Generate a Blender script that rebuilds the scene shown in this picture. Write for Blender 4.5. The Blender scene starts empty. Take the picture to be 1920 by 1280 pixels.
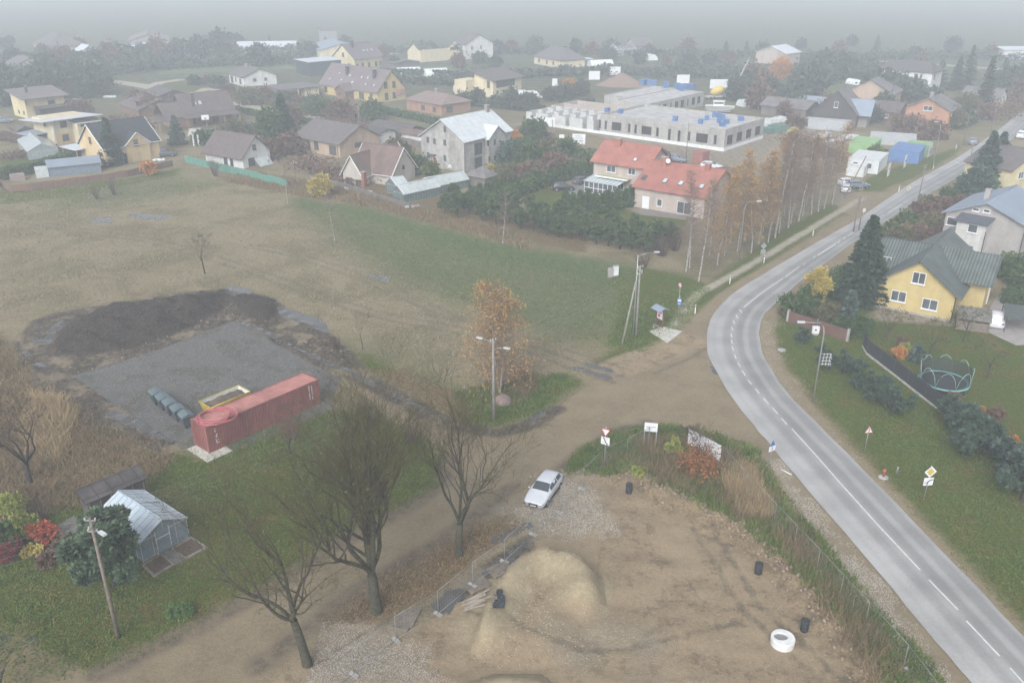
import bpy, math, random
import numpy as np
from mathutils import Vector, Matrix
R = math.radians
SC = bpy.context.scene
COL = SC.collection
# ------------------------------------------------------------ camera
FPX, PITCH, CAMH = 1600.0, R(24.0), 39.5          # focal length in photo pixels, tilt, height of the drone
cam = bpy.data.cameras.new('camera'); cam.lens = 30.0; cam.sensor_width = 36.0
cam.clip_start = 0.5; cam.clip_end = 9000
co = bpy.data.objects.new('camera', cam); COL.objects.link(co)
co.location = (0, 0, CAMH); co.rotation_euler = (R(90)-PITCH, 0, 0)
SC.camera = co
# ------------------------------------------------------------ sky and sun (overcast, foggy)
SUN_EL, SUN_AZ = R(38), R(200)
w = bpy.data.worlds.new('World'); SC.world = w; w.use_nodes = True
nt = w.node_tree; nt.nodes.clear()
sky = nt.nodes.new('ShaderNodeTexSky'); sky.sky_type = 'NISHITA'; sky.sun_disc = False
sky.sun_elevation = SUN_EL; sky.sun_rotation = SUN_AZ; sky.air_density = 1.0; sky.dust_density = 6.0; sky.ozone_density = 1.0
hs = nt.nodes.new('ShaderNodeHueSaturation'); hs.inputs['Saturation'].default_value = 0.22
bg = nt.nodes.new('ShaderNodeBackground'); bg.inputs['Strength'].default_value = 0.13
wo = nt.nodes.new('ShaderNodeOutputWorld')
nt.links.new(sky.outputs[0], hs.inputs['Color']); tn = nt.nodes.new('ShaderNodeMix'); tn.data_type = 'RGBA'; tn.blend_type = 'MULTIPLY'; tn.inputs[0].default_value = 1; tn.inputs[7].default_value = (.97,1.0,1.07,1)
nt.links.new(hs.outputs[0], tn.inputs[6]); nt.links.new(tn.outputs[2], bg.inputs[0]); nt.links.new(bg.outputs[0], wo.inputs[0])
sl = bpy.data.lights.new('sun', 'SUN'); sl.energy = 0.6; sl.angle = R(28); sl.color = (1.0, 0.97, 0.92)
so = bpy.data.objects.new('sun', sl); COL.objects.link(so)
so.rotation_euler = (R(90)-SUN_EL, 0, math.pi-SUN_AZ)
vs = SC.view_settings; SC.display_settings.display_device = 'sRGB'
vs.view_transform = 'Standard'; vs.look = 'None'; vs.gamma = 1; vs.exposure = 0.76; vs.use_curve_mapping = False
cy = SC.cycles
cy.max_bounces = 5; cy.diffuse_bounces = 2; cy.glossy_bounces = 2; cy.transmission_bounces = 3; cy.transparent_max_bounces = 8
cy.volume_bounces = 3; cy.use_denoising = True
HAZE_DENSITY = 0.0014

# ------------------------------------------------------------ projection helper: photo pixel -> point on the plane z
def G(px, py, z=0.0):
    X, Y = px-960.0, py-640.0
    ry = FPX*math.cos(PITCH)-Y*math.sin(PITCH); rz = -FPX*math.sin(PITCH)-Y*math.cos(PITCH)
    t = (z-CAMH)/rz
    return (X*t, ry*t)
def Z(ox, oy, s): return lambda x, y: (ox+x/s, oy+y/s)
def pl(*pts): return [G(*p) for p in pts]

# ------------------------------------------------------------ objects
def tag(o, label=None, cat=None, group=None, kind=None):
    if label: o['label'] = label
    if cat: o['category'] = cat
    if group: o['group'] = group
    if kind: o['kind'] = kind
    return o
def empty(name, label, cat, x, y, z=0.0, rz=0.0, group=None):
    o = bpy.data.objects.new(name, None); COL.objects.link(o); o.empty_display_size = .3
    o.location = (x, y, z); o.rotation_euler = (0, 0, rz)
    return tag(o, label, cat, group)
def copy_thing(o, x, y, z=0.0, rz=0.0, s=1.0, label=None, group=None, parent=None, sz=None):
    c = o.copy(); COL.objects.link(c)
    if parent is not None: c.parent = parent
    else:
        c.location = (x, y, z); c.rotation_euler = (0, 0, rz); c.scale = (s, s, sz or s)
        if label: c['label'] = label
        if group: c['group'] = group
    for ch in list(o.children): copy_thing(ch, 0, 0, parent=c)
    return c
def link_mesh(name, me, mats, parent=None, loc=(0, 0, 0), rz=0.0):
    for m in (mats if isinstance(mats, (list, tuple)) else [mats]): me.materials.append(m)
    o = bpy.data.objects.new(name, me); COL.objects.link(o)
    if parent is not None: o.parent = parent
    o.location = loc; o.rotation_euler = (0, 0, rz)
    return o
def np_mesh(name, v, f, mat, parent=None, smooth=False, loc=(0, 0, 0), mi=None):
    """v (N,3), f (M,k) uniform polygons"""
    v = np.asarray(v, np.float32); f = np.asarray(f, np.int32); k = f.shape[1]
    me = bpy.data.meshes.new(name)
    me.vertices.add(len(v)); me.vertices.foreach_set('co', v.ravel())
    me.loops.add(f.size); me.loops.foreach_set('vertex_index', f.ravel())
    me.polygons.add(len(f)); me.polygons.foreach_set('loop_start', np.arange(0, f.size, k, dtype=np.int32))
    me.polygons.foreach_set('loop_total', np.full(len(f), k, np.int32))
    if mi is not None: me.polygons.foreach_set('material_index', np.asarray(mi, np.int32))
    if smooth: me.polygons.foreach_set('use_smooth', np.ones(len(f), bool))
    me.update(calc_edges=True)
    return link_mesh(name, me, mat, parent, loc)

class MB:
    """collects polygons; UVs are laid out in metres along and up every face"""
    def __init__(s): s.v = []; s.f = []; s.m = []; s.sm = []
    def face(s, pts, m=0, sm=False):
        i = len(s.v); s.v += [tuple(p) for p in pts]; s.f.append(list(range(i, i+len(pts)))); s.m.append(m); s.sm.append(sm); return s
    def box(s, x0, x1, y0, y1, z0, z1, m=0, rz=0.0, c=None, tilt=None):
        P = [(x0,y0,z0),(x1,y0,z0),(x1,y1,z0),(x0,y1,z0),(x0,y0,z1),(x1,y0,z1),(x1,y1,z1),(x0,y1,z1)]
        if tilt: P = [tuple(tilt @ Vector(p)) for p in P]
        if rz:
            cx, cy_ = c or ((x0+x1)/2, (y0+y1)/2); a, b = math.cos(rz), math.sin(rz)
            P = [(cx+(p[0]-cx)*a-(p[1]-cy_)*b, cy_+(p[0]-cx)*b+(p[1]-cy_)*a, p[2]) for p in P]
        for q in ((0,3,2,1),(4,5,6,7),(0,1,5,4),(1,2,6,5),(2,3,7,6),(3,0,4,7)): s.face([P[i] for i in q], m)
        return s
    def cbox(s, cx, cy_, cz, sx, sy, sz, m=0, rz=0.0):
        return s.box(cx-sx/2, cx+sx/2, cy_-sy/2, cy_+sy/2, cz-sz/2, cz+sz/2, m, rz)
    def tube(s, pts, rad, n=6, m=0, cap=True):
        pts = [Vector(p) for p in pts]; k = len(pts)
        if not isinstance(rad, (list, tuple)): rad = [rad]*k
        rings = []
        for i, p in enumerate(pts):
            d = (pts[min(i+1, k-1)]-pts[max(i-1, 0)]).normalized()
            a = Vector((0,0,1)) if abs(d.z) < .9 else Vector((1,0,0))
            u = d.cross(a).normalized(); w_ = d.cross(u)
            i0 = len(s.v)
            for j in range(n):
                t = 2*math.pi*j/n; q = p+(u*math.cos(t)+w_*math.sin(t))*rad[i]; s.v.append(tuple(q))
            rings.append(i0)
        for a, b in zip(rings, rings[1:]):
            for j in range(n):
                s.f.append([a+j, a+(j+1) % n, b+(j+1) % n, b+j][::-1]); s.m.append(m); s.sm.append(n > 4)
        if cap:
            for r_, flip in ((rings[0], 0), (rings[-1], 1)):
                l = [r_+j for j in range(n)]; s.f.append(l[::-1] if flip else l); s.m.append(m); s.sm.append(False)
        return s
    def slab(s, pts, t, m=0):
        """flat polygon (counter-clockwise from above) thickened downwards by t"""
        lo = [(p[0], p[1], p[2]-t) for p in pts]
        s.face(pts, m); s.face(lo[::-1], m); n = len(pts)
        for i in range(n): s.face([pts[i], lo[i], lo[(i+1) % n], pts[(i+1) % n]], m)
        return s
    def lathe(s, prof, n=16, c=(0, 0), m=0, cap=True):
        rings = []
        for r_, z in prof:
            i0 = len(s.v)
            for j in range(n):
                t = 2*math.pi*j/n; s.v.append((c[0]+r_*math.cos(t), c[1]+r_*math.sin(t), z))
            rings.append(i0)
        for a, b in zip(rings, rings[1:]):
            for j in range(n): s.f.append([a+j, a+(j+1) % n, b+(j+1) % n, b+j]); s.m.append(m); s.sm.append(True)
        if cap:
            s.f.append([rings[0]+j for j in range(n)][::-1]); s.m.append(m); s.sm.append(False)
            s.f.append([rings[-1]+j for j in range(n)]); s.m.append(m); s.sm.append(False)
        return s
    def build(s, name, mats, parent=None, loc=(0, 0, 0), rz=0.0):
        me = bpy.data.meshes.new(name); me.from_pydata(s.v, [], s.f)
        me.polygons.foreach_set('material_index', s.m); me.polygons.foreach_set('use_smooth', s.sm)
        uv = me.uv_layers.new(name='UVMap'); me.update()
        V = np.array(s.v, float); out = np.zeros((len(me.loops), 2)); li = 0
        for f in s.f:
            p = V[f]; n = np.zeros(3)
            for i in range(len(f)): n += np.cross(p[i], p[(i+1) % len(f)])
            if len(f) > 2: n = np.cross(p[1]-p[0], p[-1]-p[0]) if np.linalg.norm(n) < 1e-9 else n
            n = n/(np.linalg.norm(n)+1e-12)
            t = np.array([-n[1], n[0], 0.0]); l = np.linalg.norm(t)
            t = t/l if l > .05 else np.array([1.0, 0, 0]); b = np.cross(n, t)
            out[li:li+len(f), 0] = p@t; out[li:li+len(f), 1] = p@b; li += len(f)
        uv.data.foreach_set('uv', out.ravel().astype(np.float32))
        return link_mesh(name, me, mats, parent, loc, rz)

# ------------------------------------------------------------ materials
MATS = {}
def newmat(name):
    m = bpy.data.materials.new(name); m.use_nodes = True; n = m.node_tree; b = n.nodes['Principled BSDF']
    return m, n, b, (lambda t: n.nodes.new(t)), n.links.new
def M(name, c1, c2=None, scale=1.5, rough=.75, bump=0.0, pat=None, ps=(1, 1), pc=.75, metal=0.0, spec=.3, fine=0.0, alpha=None, dirt=0.0):
    """general surface: base colour wandering between c1 and c2, optional pattern: tiles / brick / planks / corr"""
    if name in MATS: return MATS[name]
    m, n, b, N, L = newmat(name)
    c1 = tuple(c1)+(1,); c2 = tuple(c2)+(1,) if c2 else tuple(x*.8 for x in c1[:3])+(1,)
    tc = N('ShaderNodeTexCoord'); no = N('ShaderNodeTexNoise'); no.inputs['Scale'].default_value = scale; no.inputs['Detail'].default_value = 6
    L(tc.outputs['Object'], no.inputs['Vector'])
    rp = N('ShaderNodeMapRange'); rp.inputs[1].default_value = .35; rp.inputs[2].default_value = .65; L(no.outputs[0], rp.inputs[0])
    mx = N('ShaderNodeMix'); mx.data_type = 'RGBA'; mx.inputs[6].default_value = c1; mx.inputs[7].default_value = c2
    L(rp.outputs[0], mx.inputs[0]); out = mx.outputs[2]; hgt = None
    if pat:
        uv = N('ShaderNodeTexCoord'); mp = N('ShaderNodeMapping'); mp.inputs['Scale'].default_value = (1/ps[0], 1/ps[1], 1)
        L(uv.outputs['UV'], mp.inputs['Vector'])
        if pat in ('brick', 'tiles'):
            br = N('ShaderNodeTexBrick'); br.inputs['Scale'].default_value = 1; br.inputs['Brick Width'].default_value = 1; br.inputs['Row Height'].default_value = 1
            br.inputs['Mortar Size'].default_value = .07 if pat == 'brick' else .05; br.inputs['Mortar Smooth'].default_value = .4
            br.inputs['Color1'].default_value = (1,1,1,1); br.inputs['Color2'].default_value = (.86,.86,.86,1); br.inputs['Mortar'].default_value = (pc,pc,pc,1)
            br.offset = .5 if pat == 'brick' else 0.0
            L(mp.outputs[0], br.inputs['Vector']); pcol = br.outputs['Color']; hgt = br.outputs['Fac']
        else:
            wv = N('ShaderNodeTexWave'); wv.wave_type = 'BANDS'; wv.bands_direction = 'X'; wv.inputs['Scale'].default_value = .314159
            wv.wave_profile = 'SIN' if pat == 'corr' else 'SAW'; wv.inputs['Distortion'].default_value = 0
            L(mp.outputs[0], wv.inputs['Vector'])
            cr = N('ShaderNodeMapRange'); cr.inputs[3].default_value = pc; cr.inputs[4].default_value = 1.0
            if pat == 'planks': cr.inputs[1].default_value = 0; cr.inputs[2].default_value = .18
            L(wv.outputs['Fac'], cr.inputs[0]); pcol = cr.outputs[0]; hgt = wv.outputs['Fac']
        m2 = N('ShaderNodeMix'); m2.data_type = 'RGBA'; m2.blend_type = 'MULTIPLY'; m2.inputs[0].default_value = 1
        L(out, m2.inputs[6]); L(pcol, m2.inputs[7]); out = m2.outputs[2]
    if dirt:
        n2 = N('ShaderNodeTexNoise'); n2.inputs['Scale'].default_value = .45; n2.inputs['Detail'].default_value = 8; n2.inputs['Roughness'].default_value = .7
        mp2 = N('ShaderNodeMapping'); mp2.inputs['Scale'].default_value = (1, 1, .35); L(tc.outputs['Object'], mp2.inputs[0]); L(mp2.outputs[0], n2.inputs['Vector'])
        r2 = N('ShaderNodeMapRange'); r2.inputs[1].default_value = .45; r2.inputs[2].default_value = .7; r2.inputs[3].default_value = 1; r2.inputs[4].default_value = 1-dirt
        L(n2.outputs[0], r2.inputs[0]); m3 = N('ShaderNodeMix'); m3.data_type = 'RGBA'; m3.blend_type = 'MULTIPLY'; m3.inputs[0].default_value = 1
        L(out, m3.inputs[6]); L(r2.outputs[0], m3.inputs[7]); out = m3.outputs[2]
    L(out, b.inputs['Base Color']); b.inputs['Roughness'].default_value = rough; b.inputs['Metallic'].default_value = metal
    b.inputs['Specular IOR Level'].default_value = spec
    if bump:
        bp = N('ShaderNodeBump'); bp.inputs['Strength'].default_value = bump; bp.inputs['Distance'].default_value = .03
        L(hgt if (hgt is not None and pat != 'brick') else no.outputs[0], bp.inputs['Height']); L(bp.outputs[0], b.inputs['Normal'])
    if alpha is not None: b.inputs['Alpha'].default_value = alpha
    MATS[name] = m; return m
def LEAF(name, *cols, rough=.8):
    """foliage: every leaf or twig card its own shade, plus slow drift through the crown"""
    if name in MATS: return MATS[name]
    m, n, b, N, L = newmat(name)
    g = N('ShaderNodeNewGeometry'); tc = N('ShaderNodeTexCoord'); no = N('ShaderNodeTexNoise'); no.inputs['Scale'].default_value = .9
    L(tc.outputs['Object'], no.inputs['Vector'])
    ad = N('ShaderNodeMath'); ad.operation = 'MULTIPLY_ADD'; ad.inputs[1].default_value = .55; L(g.outputs['Random Per Island'], ad.inputs[0])
    mr = N('ShaderNodeMapRange'); mr.inputs[1].default_value = .3; mr.inputs[2].default_value = .7; mr.inputs[4].default_value = .45; L(no.outputs[0], mr.inputs[0])
    L(mr.outputs[0], ad.inputs[2])
    cr = N('ShaderNodeValToRGB'); k = len(cols)
    while len(cr.color_ramp.elements) < k: cr.color_ramp.elements.new(.5)
    for i, c in enumerate(cols): cr.color_ramp.elements[i].position = i/max(1, k-1); cr.color_ramp.elements[i].color = tuple(c)+(1,)
    L(ad.outputs[0], cr.inputs[0]); L(cr.outputs[0], b.inputs['Base Color']); b.inputs['Roughness'].default_value = rough
    b.inputs['Specular IOR Level'].default_value = .2
    MATS[name] = m; return m
def VN(x, y, s, seed=0):
    """smooth value noise, -1..1, vectorised"""
    x = np.asarray(x, float)/s+seed*17.3; y = np.asarray(y, float)/s+seed*9.1
    xi = np.floor(x).astype(np.int64); yi = np.floor(y).astype(np.int64); fx = x-xi; fy = y-yi
    fx = fx*fx*(3-2*fx); fy = fy*fy*(3-2*fy)
    def h(a, b):
        n = (a*374761393+b*668265263+seed*1013904223) & 0xffffffff; n = ((n ^ (n >> 13))*1274126177) & 0xffffffff
        return ((n ^ (n >> 16)) & 0xffff)/32767.5-1
    return (h(xi,yi)*(1-fx)+h(xi+1,yi)*fx)*(1-fy)+(h(xi,yi+1)*(1-fx)+h(xi+1,yi+1)*fx)*fy
# ------------------------------------------------------------ zones of the ground (outlines as points on the plane)
def sdf_poly(X, Y, P):
    """signed distance in metres, positive inside"""
    P = np.array(P); d = np.full(X.shape, 1e18); ins = np.zeros(X.shape, bool); n = len(P)
    for i in range(n):
        a, b = P[i], P[(i+1) % n]; e = b-a; wx, wy = X-a[0], Y-a[1]
        t = np.clip((wx*e[0]+wy*e[1])/(e@e+1e-9), 0, 1); dx, dy = wx-e[0]*t, wy-e[1]*t
        d = np.minimum(d, dx*dx+dy*dy)
        c = ((a[1] <= Y) != (b[1] <= Y)); den = (b[1]-a[1]) if abs(b[1]-a[1]) > 1e-9 else 1e-9
        ins ^= c & (X < a[0]+(Y-a[1])*e[0]/den)
    d = np.sqrt(d); return np.where(ins, d, -d)
def sdf_line(X, Y, P, hw):
    P = np.array(P); d = np.full(X.shape, 1e18)
    for a, b in zip(P, P[1:]):
        e = b-a; wx, wy = X-a[0], Y-a[1]; t = np.clip((wx*e[0]+wy*e[1])/(e@e+1e-9), 0, 1)
        d = np.minimum(d, (wx-e[0]*t)**2+(wy-e[1]*t)**2)
    return hw-np.sqrt(d)
def offs(P, o):
    out = []
    for i, p in enumerate(P):
        a = P[max(i-1, 0)]; b = P[min(i+1, len(P)-1)]; dx, dy = b[0]-a[0], b[1]-a[1]; l = math.hypot(dx, dy)
        out.append((p[0]-dy/l*o, p[1]+dx/l*o))
    return out
RL = [(2010,1500),(1821,1279),(1700,1136),(1600,1018),(1499,900),(1443,832),(1400,781),(1352,713),(1330,670),(1325,634),(1330,605),(1352,571),(1388,541),(1441,508),(1495,476),(1560,438),(1608,411),(1646,385),(1686,358),(1722,336),(1788,300),(1821,279),(1848,261),(1880,238),(1915,210),(1990,160)]
RR_ = [(2200,1480),(2005,1279),(1870,1141),(1770,1037),(1640,902),(1570,831),(1478,738),(1446,692),(1431,663),(1425,641),(1424,620),(1429,598),(1442,580),(1467,558),(1500,528),(1549,492),(1600,455),(1646,425),(1688,397),(1722,375),(1788,337),(1828,312),(1862,288),(1896,262),(1930,232),(2010,175)]
def cat(P, n):
    P = [np.array(p) for p in P]; out = []
    for i in range(len(P)-1):
        p0, p1, p2, p3 = P[max(i-1, 0)], P[i], P[i+1], P[min(i+2, len(P)-1)]
        for k in range(n):
            t = k/n; out.append(tuple(.5*(2*p1+(p2-p0)*t+(2*p0-5*p1+4*p2-p3)*t*t+(3*p1-p0-3*p2+p3)*t**3)))
    out.append(tuple(P[-1])); return out
rl = cat(pl(*RL), 6); rr = cat(pl(*RR_), 6)
ROAD_POLY = rl+rr[::-1]
Zn = {}
Zn['dirt'] = [sdf_p for sdf_p in [
  ('p', pl((-90,1175),(30,1188),(100,1228),(180,1260),(240,1320),(200,1420),(-90,1420))),
  ('p', pl((120,1320),(180,1262),(273,1222),(359,1179),(431,1143),(517,1097),(575,1053),(640,1014),(711,975),(790,940),(832,905),(838,862),(800,820),(720,770),(650,725),(640,705),(700,735),(800,778),(880,806),(930,808),(985,797),(1040,765),(1100,725),(1150,690),(1200,668),(1270,622),(1305,600),(1325,572),(1345,553),(1383,527),(1436,497),(1490,465),(1555,429),(1600,400),(1640,374),(1735,395),(1600,490),(1500,560),(1455,600),(1455,650),(1475,700),(1590,835),(1790,1040),(1990,1250),(2190,1450),(1760,1400),(1700,1290),(1640,1190),(1560,1080),(1480,980),(1430,880),(1405,845),(1340,815),(1280,800),(1215,793),(1140,818),(1090,853),(1045,885),(960,950),(873,992),(811,1038),(722,1100),(668,1136),(640,1150),(560,1225),(460,1310),(380,1400),(0,1400))),
  ('p', pl((1570,392),(1600,362),(1650,362),(1700,352),(1660,385),(1610,410))),
  ('l', pl((1760,200),(1660,196),(1500,186)), 2), ('l', pl((700,105),(760,98),(830,96)), 2.5), ('l', pl((1290,568),(1268,600)), .6),
  ('l', pl((1640,114),(1750,121),(1920,133)), 3), ('p', pl((1800,320),(1860,320),(1920,290),(1920,260),(1880,270))),
]]
Zn['street'] = [
  ('l', pl((1260,612),(1288,585),(1292,568),(1310,550),(1350,528),(1400,501),(1450,471),(1500,441),(1545,414),(1580,393),(1612,374)), .62),
  ('l', pl((190,150),(240,157),(285,164),(330,180),(380,188),(450,198),(520,211),(590,223),(700,240),(790,250),(880,258)), 3.1),
  ('l', pl((282,163),(300,155),(335,150)), 2.2), ('l', pl((352,184),(385,166),(420,172)), 1.6),
  ('l', pl((1640,114),(1750,121),(1920,133)), 3), ('l', pl((1760,200),(1660,196),(1500,186)), 2), ('l', pl((700,105),(760,98),(830,96)), 2.5)]
Zn['mud'] = [('p', pl((25,645),(60,600),(110,585),(220,568),(330,550),(430,540),(510,556),(560,592),(620,625),(665,662),(690,692),(640,705),(500,790),(390,850),(330,838),(300,850),(180,815),(90,750),(45,700))),
  ('l', pl((640,690),(740,742),(830,790),(900,806)), 1.2), ('l', pl((930,812),(985,800),(1045,766)), .9),
  ('p', pl((820,1120),(900,1060),(970,1010),(1000,1000),(1010,1025),(960,1070),(900,1130),(850,1160),(800,1150))),
  ]
Zn['sand'] = [('p', pl((380,1400),(480,1300),(560,1228),(630,1165),(690,1160),(760,1180),(860,1125),(930,1080),(1000,1030),(1010,1000),(960,960),(1050,893),(1110,885),(1180,880),(1250,925),(1330,965),(1420,1008),(1500,1080),(1570,1160),(1640,1250),(1700,1350),(1700,1450),(400,1450))),
  ('l', pl((1160,690),(1290,640)), 2.2)]
Zn['gravel'] = [('p', pl((437,602),(470,616),(600,690),(640,710),(612,775),(395,862),(320,822),(230,768),(135,704),(300,655)))]
Zn['stone'] = [('p', pl((985,925),(940,960),(1000,1003),(1080,1015),(1150,985),(1140,940),(1100,905),(1060,890))),
  ('p', pl((650,1165),(700,1162),(745,1185),(790,1240),(800,1330),(560,1330),(590,1230))), ('l', pl((1450,860),(1520,960),(1620,1090),(1750,1270)), .5),
  ('l', pl((1090,1210),(1160,1190),(1220,1210)), 1.0), ('l', pl((1040,1180),(1060,1215),(1085,1240)), .8), ('l', pl((1200,1290),(1320,1300)), .9)]
Zn['strip'] = [('p', pl((540,368),(620,380),(700,392),(840,430),(960,460),(1100,482),(1200,500),(1290,520),(1200,600),(1130,600),(1150,560),(1080,520),(900,482),(700,420),(560,388)))]
Zn['green'] = [('p', pl((1150,520),(1200,500),(1290,520),(1330,535),(1270,610),(1200,662),(1140,645),(1160,590))), ('p', pl((650,660),(700,668),(740,700),(700,705))),
  ('p', pl((850,735),(940,715),(1060,700),(1090,715),(1000,775),(930,800),(880,790))),
  ('p', pl((-80,990),(100,960),(260,880),(330,850),(400,862),(600,770),(700,775),(800,825),(832,870),(825,905),(790,935),(640,1006),(517,1090),(360,1170),(180,1255),(60,1320),(-80,1400))),
  ('p', pl((1445,590),(1480,565),(1560,540),(1650,560),(1950,600),(2200,700),(2400,1500),(2040,1300),(1880,1120),(1700,935),(1560,785),(1480,690),(1440,625))),
  ('p', pl((1060,888),(1100,842),(1160,812),(1215,797),(1290,803),(1345,818),(1410,848),(1470,940),(1570,1065),(1680,1190),(1760,1290),(1840,1400),(1740,1380),(1650,1230),(1560,1110),(1470,1010),(1400,985),(1300,945),(1190,880),(1120,880))),
  ('p', pl((970,370),(1060,340),(1190,400),(1290,410),(1280,440),(1200,430),(1100,410))),
  ('p', pl((1590,360),(1640,325),(1730,300),(1810,270),(1790,290),(1720,330),(1650,358))), ('p', pl((1280,600),(1310,580),(1500,455),(1590,395),(1560,380),(1450,440),(1330,530),(1290,560))),
  ('p', pl((1100,690),(1140,660),(1200,640),(1240,640),(1250,628),(1200,664),(1150,686))),
  ('p', pl((290,158),(340,152),(390,168),(360,182),(310,172))), ('p', pl((200,150),(240,150),(270,160),(215,160))),
  ('p', pl((0,350),(120,345),(240,335),(340,315),(330,330),(150,365),(0,385))), ('p', pl((0,300),(80,290),(150,290),(120,310),(0,325)))]
Zn['green2'] = [('p', pl((280,115),(400,105),(520,110),(560,130),(400,135),(300,140))), ('p', pl((600,120),(900,125),(900,150),(700,150))), ('p', pl((1500,150),(1640,150),(1640,185),(1540,180))), ('p', pl((780,235),(870,225),(900,250),(800,250)))]
Zn['edge'] = [('l', pl((960,915),(880,975),(800,1030),(700,1090),(640,1130),(560,1190),(480,1250)), .8), ('l', pl((180,1262),(300,1208),(431,1143),(517,1100),(575,1056),(640,1016),(711,976),(790,938),(834,900),(842,862)), .8), ('l', pl((1045,882),(1100,838),(1160,806),(1215,790)), .6)]
Zn['fgreen'] = [('p', pl((560,385),(760,430),(960,470),(1180,510),(1200,560),(1150,640),(1040,640),(900,590),(760,540),(640,470))), ('p', pl((620,640),(760,680),(880,740),(850,770),(700,720))), ('p', pl((60,360),(330,330),(420,345),(300,370),(100,390)))]
Zn['dead'] = [('p', pl((-80,600),(0,620),(30,660),(60,710),(110,750),(180,810),(300,855),(330,850),(280,890),(140,945),(-80,990))),
  ('p', pl((400,330),(540,360),(700,385),(860,430),(1000,455),(1100,475),(1100,440),(800,350),(560,340))),
  ('p', pl((1350,870),(1420,900),(1470,960),(1500,1010),(1580,1100),(1640,1190),(1600,1180),(1500,1070),(1400,990),(1330,940))),
  ('p', pl((600,1170),(700,1095),(800,1040),(880,990),(960,965),(990,990),(900,1040),(800,1120),(700,1170))), ('p', pl((440,1330),(520,1270),(590,1230),(640,1260),(600,1330),(500,1380))),
  ('p', pl((700,700),(760,690),(880,750),(900,790),(800,765)))]
Zn['bare'] = [('p', pl((950,235),(1000,225),(1100,250),(1240,290),(1380,330),(1500,330),(1590,290),(1620,250),(1500,225),(1420,240),(1420,260),(1350,285),(1120,245),(1060,240))),
  ('p', pl((1040,345),(1120,325),(1130,380),(1080,370))), ('p', pl((1560,350),(1600,340),(1600,370),(1570,385))), ('p', pl((1655,540),(1640,560),(1630,600),(1790,610),(1850,600),(1930,650),(2000,600),(1900,540),(1870,560),(1800,600)))]
Zn['wet'] = [('l', pl((930,1012),(985,985)), .5), ('l', pl((40,1205),(60,1200)), .3), ('p', pl((62,640),(70,610),(78,612),(66,652))), ('l', pl((48,660),(54,670)), .35), ('l', pl((68,682),(84,690)), .4), ('l', pl((88,640),(108,610),(112,604)), .45), 
  ('p', pl((415,540),(440,535),(475,545),(465,556),(430,552))), ('p', pl((520,575),(545,580),(600,596),(625,625),(600,620),(560,602),(525,590))),
  ('l', pl((445,601),(480,614),(560,655),(640,690),(740,740),(830,784)), .28), ('p', pl((968,797),(1035,757),(1045,758),(985,797))),
  ('l', pl((1080,690),(1140,708)), .5), ('l', pl((1100,682),(1150,697)), .4), ('p', pl((690,510),(735,520),(725,530),(690,518))), ('l', pl((500,470),(560,482)), .25),
  ('p', pl((805,1140),(830,1110),(870,1100),(875,1120),(845,1150))), ('p', pl((905,1072),(950,1040),(985,1012),(992,1020),(950,1060),(915,1082))),
  ('l', pl((210,775),(270,800),(320,825)), .5), ('p', pl((165,412),(210,405),(215,418),(175,420))), ('p', pl((235,400),(330,405),(300,414),(250,410))),
  ('l', pl((1335,688),(1345,700)), .3), ('p', pl((0,1190),(30,1185),(20,1205),(0,1210)))]
tk = cat(pl((-40,405),(60,417),(180,436),(300,455),(420,490),(520,524),(620,562),(720,592),(860,618),(980,650),(1080,685),(1160,712)), 4)
tk2 = cat(pl((480,462),(560,480),(680,520),(760,555),(860,600)), 4)
Zn['rut'] = [('l', pl((1228,700),(1300,668),(1345,640)), .25), ('l', offs(tk, .85), .34), ('l', offs(tk, -.85), .34), ('l', offs(tk, 2.6), .22), ('l', offs(tk2, .8), .3), ('l', offs(tk2, -.8), .3),
  ('l', cat(pl((100,600),(75,620),(40,650),(60,690),(110,740)), 4), .3), ('l', cat(pl((130,600),(105,630),(80,655),(95,690),(130,730)), 4), .3),
  ('l', offs(cat(pl((600,1260),(820,1150),(1100,1240),(1400,1180)), 4), .8), .2), ('l', pl((1330,980),(1420,1130),(1600,1290)), .25), ('l', pl((1300,990),(1390,1140),(1560,1290)), .25)]
def zone(name, X, Y):
    d = np.full(X.shape, -8.0)
    for z in Zn[name]:
        P = np.array(z[1]); x0, y0 = P.min(0)-9; x1, y1 = P.max(0)+9
        k = (X > x0) & (X < x1) & (Y > y0) & (Y < y1)
        if k.any(): d[k] = np.maximum(d[k], sdf_poly(X[k], Y[k], z[1]) if z[0] == 'p' else sdf_line(X[k], Y[k], z[1], z[2]))
    return np.clip(d, -8, 8)
MUD_HEAP = pl((100,640),(130,598),(220,572),(330,556),(430,545),(440,560),(400,590),(330,625),(240,655),(170,668),(110,665))
MUD_HEAP2 = pl((430,560),(460,550),(515,562),(520,585),(500,610),(455,590))
SAND_HEAP = pl((884,1215),(903,1150),(940,1092),(985,1045),(1030,1038),(1085,1046),(1128,1086),(1138,1132),(1118,1165),(1105,1215),(1040,1250),(960,1255),(900,1240))
SAND_RIDGE = cat(pl((903,1185),(922,1145),(958,1098),(993,1076),(1028,1070),(1066,1080),(1090,1100),(1096,1124)), 4)
SAND_HEAP2 = pl((830,1330),(860,1290),(930,1262),(1010,1262),(1060,1290),(1080,1340))
BERM = pl((1190,890),(1260,930),(1330,965),(1420,1010),(1500,1090),(1580,1180),(1660,1270),(1720,1370))
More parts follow.
